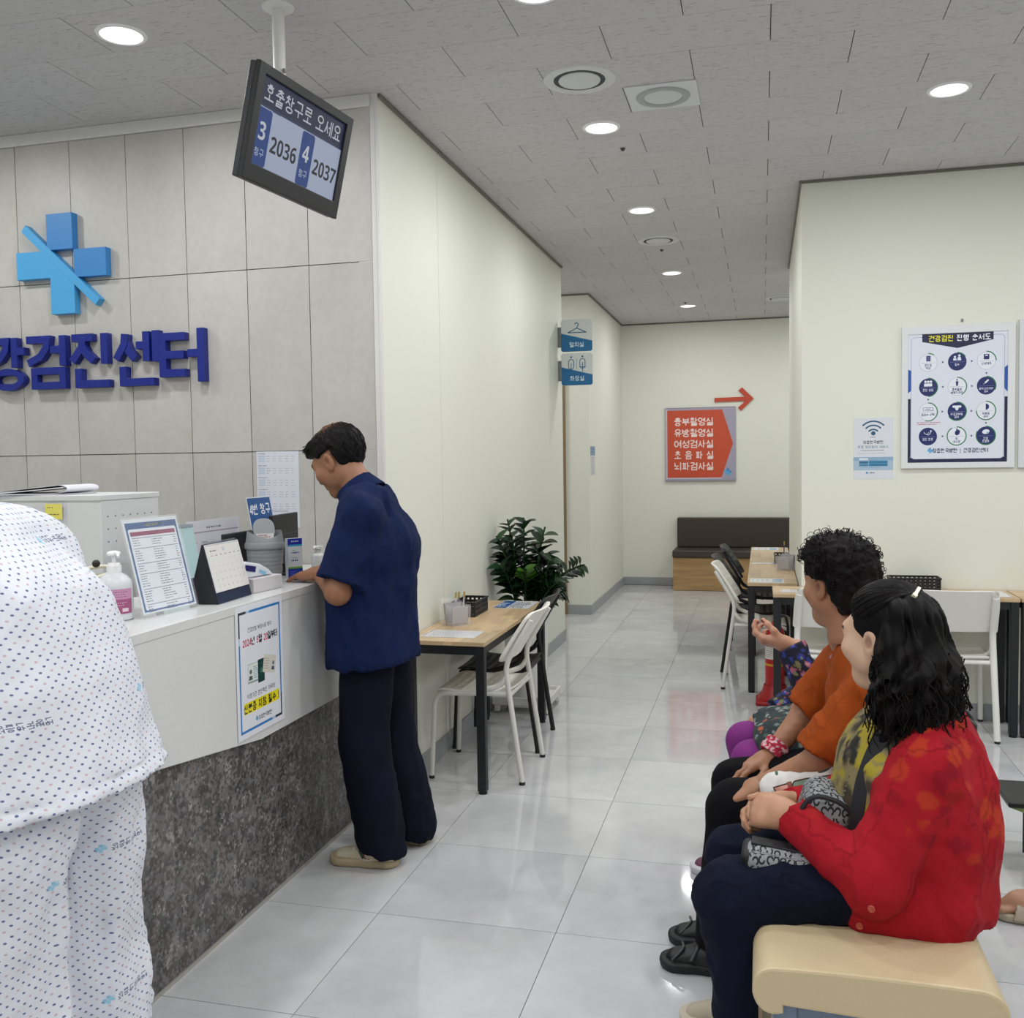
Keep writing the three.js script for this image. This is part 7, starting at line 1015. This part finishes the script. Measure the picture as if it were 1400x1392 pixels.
// ---------------------------------------------------------------- patient in a dotted gown at the counter, seen from behind
{
  const [t, W] = person('patient in a dotted white gown at the counter, seen from behind', -1.40, -1.53);
  const skin = lin(0xb08468), J = { pel: W(-1.40, 0.87, -1.53), wa: W(-1.42, 1.02, -1.53), ch: W(-1.47, 1.17, -1.53), sb: W(-1.56, 1.31, -1.53), nk: W(-1.64, 1.38, -1.53), hd: W(-1.73, 1.45, -1.53), sL: W(-1.56, 1.29, -1.35), eL: W(-1.62, 1.145, -1.29), wL: W(-1.78, 1.08, -1.4), sR: W(-1.56, 1.29, -1.71), eR: W(-1.62, 1.145, -1.74), wR: W(-1.79, 1.08, -1.64), hL: W(-1.40, 0.83, -1.43), kL: W(-1.385, 0.45, -1.41), aL: W(-1.36, 0.09, -1.4), hR: W(-1.40, 0.83, -1.63), kR: W(-1.40, 0.45, -1.65), aR: W(-1.39, 0.09, -1.66) };
  const body = join(0.03, cap(J.pel, J.wa, 0.11, 0.105, 1.35), cap(J.wa, J.ch, 0.105, 0.105, 1.4), cap(J.ch, J.sb, 0.105, 0.07, 1.6), cap(J.sb, J.nk, 0.055, 0.052), cap(J.nk, W(-1.69, 1.41, -1.53), 0.05), cap(J.sL, J.eL, 0.045, 0.038), cap(J.eL, J.wL, 0.038, 0.026), cap(J.sR, J.eR, 0.045, 0.038), cap(J.eR, J.wR, 0.038, 0.026), seatedLegs(J, 0.08, 0.055, 0.036));
  const headM = frame(J.hd, 0, 0.6, 0, 1), [lo, hi] = bounds(Object.values(J), 0.17);
  mesh('body', [surface(body, lo, hi, 0.012, () => skin), headGeo(headM, skin), handGeo(aim(J.wL, [-0.1, -0.1, 1], [0, 1, 0], 1), skin, { t: -1, curl: [0.15, 0.15, 0.2, 0.2] }), handGeo(aim(J.wR, [0.1, -0.1, 1], [0, 1, 0], 1), skin, { t: 1, curl: [0.15, 0.15, 0.2, 0.2] })], VC(0.5), t);
  mesh('hair', surface((x, y, z) => Math.max(ell([0, 0.042, -0.018], [0.086, 0.092, 0.106])(x, y, z) - 0.005 * fbm(x * 30, y * 30, z * 30, 3), z - (y > 0.06 ? 0.09 : 0.01), -0.07 - y), [-0.11, -0.1, -0.15], [0.11, 0.16, 0.11], 0.006, () => lin(0x0a090a)).applyMatrix4(headM), HAIRM, t);
  // printed cotton: rows of navy and pink dots, the clinic's name and emblem here and there, 0.3 m repeat
  const tex = canvasTex(1024, 1024, (g) => {
    rectf(g, '#dde0e9', 0, 0, 1024, 1024); const n = 16, s = 1024 / n; let k = 0;
    for (let j = 0; j < 2 * n; j++) for (let i = 0; i < n; i++) { const x = (i + (j % 2 ? 0.75 : 0.25)) * s, y = (j + 0.5) * s / 2; if (y > 480 && y < 560 && x > 300 && x < 640) continue; k = (i * 3 + j) % 4; g.fillStyle = j % 2 && k < 2 ? '#cbb0bb' : '#646d94'; g.beginPath(); g.ellipse(x, y, 8.5, 6.4, 0, 0, 7); g.fill(); }
    g.save(); g.translate(470, 520); g.rotate(Math.PI); write(g, '정읍한국병원', 20, 0, 44, '#5f6a88', { w: 0.12 }); g.restore(); emblem(g, 600, 490, 58, '#9ccbe2', '#8dbfdb');
  }, true);
  const dots = M(0xffffff, 0.8, { map: tex });
  const wrap = (g, cz, R, legs) => { const p = g.attributes.position, uv = g.attributes.uv; for (let i = 0; i < p.count; i++) { const x = p.getX(i), y = p.getY(i), z = p.getZ(i); const cx = legs ? (x > 0 ? 0.12 : -0.1) : 0; uv.setXY(i, (Math.atan2(x - cx, -(z - cz(y))) * R + cx * 1.6) / 0.3, y / 0.3); } return g; };
  const wob = (x, y, z) => 0.012 * fold(x * 5 + 7, y * 3 - z * 3, z * 5) + 0.006 * fold(x * 10, y * 8 + x * 5, z * 10);
  const slv = (s, e) => cut(cap(s, e, 0.08, 0.085), plane(e, e.map((v, i) => v - s[i])));
  let gw = join(0.06, cap(W(-1.38, 0.84, -1.54), W(-1.405, 1.05, -1.54), 0.21, 0.158, 1.36), cap(W(-1.405, 1.05, -1.54), W(-1.45, 1.18, -1.54), 0.158, 0.148, 1.38), cap(W(-1.45, 1.18, -1.54), W(-1.535, 1.315, -1.54), 0.145, 0.1, 1.75), cap(W(-1.52, 1.32, -1.60), W(-1.525, 1.305, -1.72), 0.075, 0.085), cap(W(-1.52, 1.32, -1.46), W(-1.525, 1.305, -1.34), 0.075, 0.085));
  const neck = cap(J.nk, J.hd, 0.068, 0.09); const g0 = join(0.04, gw, slv(J.sL, J.eL), slv(J.sR, J.eR)), hem = plane(W(-1.22, 0.888, -1.6), [0, -1, -0.12]);
  const gown = (x, y, z) => { const d = g0(x, y, z) - wob(x, y, z) + 0.006, h = hem(x, y, z); return Math.max(d + 0.006 * sstep(0.006, 0, Math.abs(h + 0.026)), h, -neck(x, y, z)); };
  const gm = mesh('gown', wrap(surface(gown, [lo[0] - 0.1, 0.8, lo[2] - 0.12], [hi[0] + 0.1, 1.5, hi[2]], 0.0085), (y) => lerp(0, 0.16, clamp((y - 0.9) / 0.4)), 0.2), dots, t);
  const pw = (x, y, z) => 0.022 * fold(x * 8, y * 2.5 + z * 3, z * 8 + 2) + 0.011 * fold(x * 10, y * 8 + x * 6, z * 10);
  const seam = (x, y, z) => 0.05 * sstep(0.06, 0, Math.abs(x - 0.01 - 0.02 * Math.sin(y * 14))) * sstep(0.35, 0.7, y);
  const pt = join(0.025, cap(J.pel, W(-1.4, 0.95, -1.53), 0.14, 0.13, 1.3), chain([J.hL, J.kL, W(-1.36, 0.06, -1.4)], [0.125, 0.112, 0.1]), chain([J.hR, J.kR, W(-1.39, 0.06, -1.66)], [0.126, 0.116, 0.108]));
  mesh('gown_trousers', wrap(surface((x, y, z) => Math.max(pt(x, y, z) - pw(x, y, z) + seam(x, y, z) + 0.004, 0.05 - y), lo, [hi[0], 1.02, hi[2]], 0.0085), () => 0.0, 0.115, true), dots, t);
  t.position.x += 0.035;
  const sl = M(0x3a4048, 0.6); shoe(t, [J.aL[0], 0.001, J.aL[2] - 0.09], 0, 0.25, 0.1, sl, sl); shoe(t, [J.aR[0], 0.001, J.aR[2] - 0.09], 0, 0.25, 0.1, sl, sl);
}
// ---------------------------------------------------------------- a foot in a beige slide at the right edge
{
  const [t, W] = person('foot of a person wearing a beige slide sandal at the right edge of the photo', 0.855, -3.33);
  const skin = lin(0xb98a70), leg = cap([0.0, 0.12, -0.08], [0.01, 0.4, -0.19], 0.037, 0.05), foot = join(0.03, cap([0, 0.06, -0.08], [0, 0.052, 0.06], 0.034, 0.034), cap([0, 0.05, 0.05], [0, 0.04, 0.095], 0.036, 0.022), leg), toes = [-0.028, -0.014, 0, 0.014, 0.03].map((x, i) => cap([x, 0.042, 0.08], [x, 0.036, [0.098, 0.106, 0.112, 0.117, 0.115][i]], 0.009, i === 4 ? 0.011 : 0.008)), f = (x, y, z) => { let q = 9; for (const k of toes) q = Math.min(q, k(x, y, z)); return smin(foot(x, y, z), q, 0.008); };
  mesh('body', surface(f, [-0.08, 0, -0.26], [0.08, 0.47, 0.15], 0.005, () => skin), VC(0.5), t);
  const be = M(0xb8aa98, 0.6); mesh('slide', surface(cut(join(0.02, cap([0, 0.014, -0.08], [0, 0.014, 0.04], 0.045, 0.048), cap([0, 0.014, 0.04], [0, 0.016, 0.088], 0.048, 0.046)), plane([0, 0.028, 0], [0, 1, 0]), plane([0, 0.001, 0], [0, -1, 0])), [-0.07, -0.01, -0.15], [0.07, 0.05, 0.16], 0.005), be, t);
  const band = (x, y, z) => Math.max(Math.abs(Math.hypot(x, (y - 0.012) * 0.85) - 0.05) - 0.006, Math.abs(z - 0.05 + y * 0.3) - 0.042, 0.012 - y); mesh('strap', surface(band, [-0.08, 0, -0.08], [0.08, 0.1, 0.13], 0.005), be, t);
  mesh('trouser_leg', surface((x, y, z) => Math.max(cap([0.0, 0.2, -0.11], [0.01, 0.46, -0.21], 0.065, 0.085)(x, y, z), 0.2 - y, y - 0.47), [-0.12, 0.15, -0.32], [0.12, 0.5, 0.0], 0.009), M(0x22242a, 0.85), t);
}
renderer.render(scene, camera);
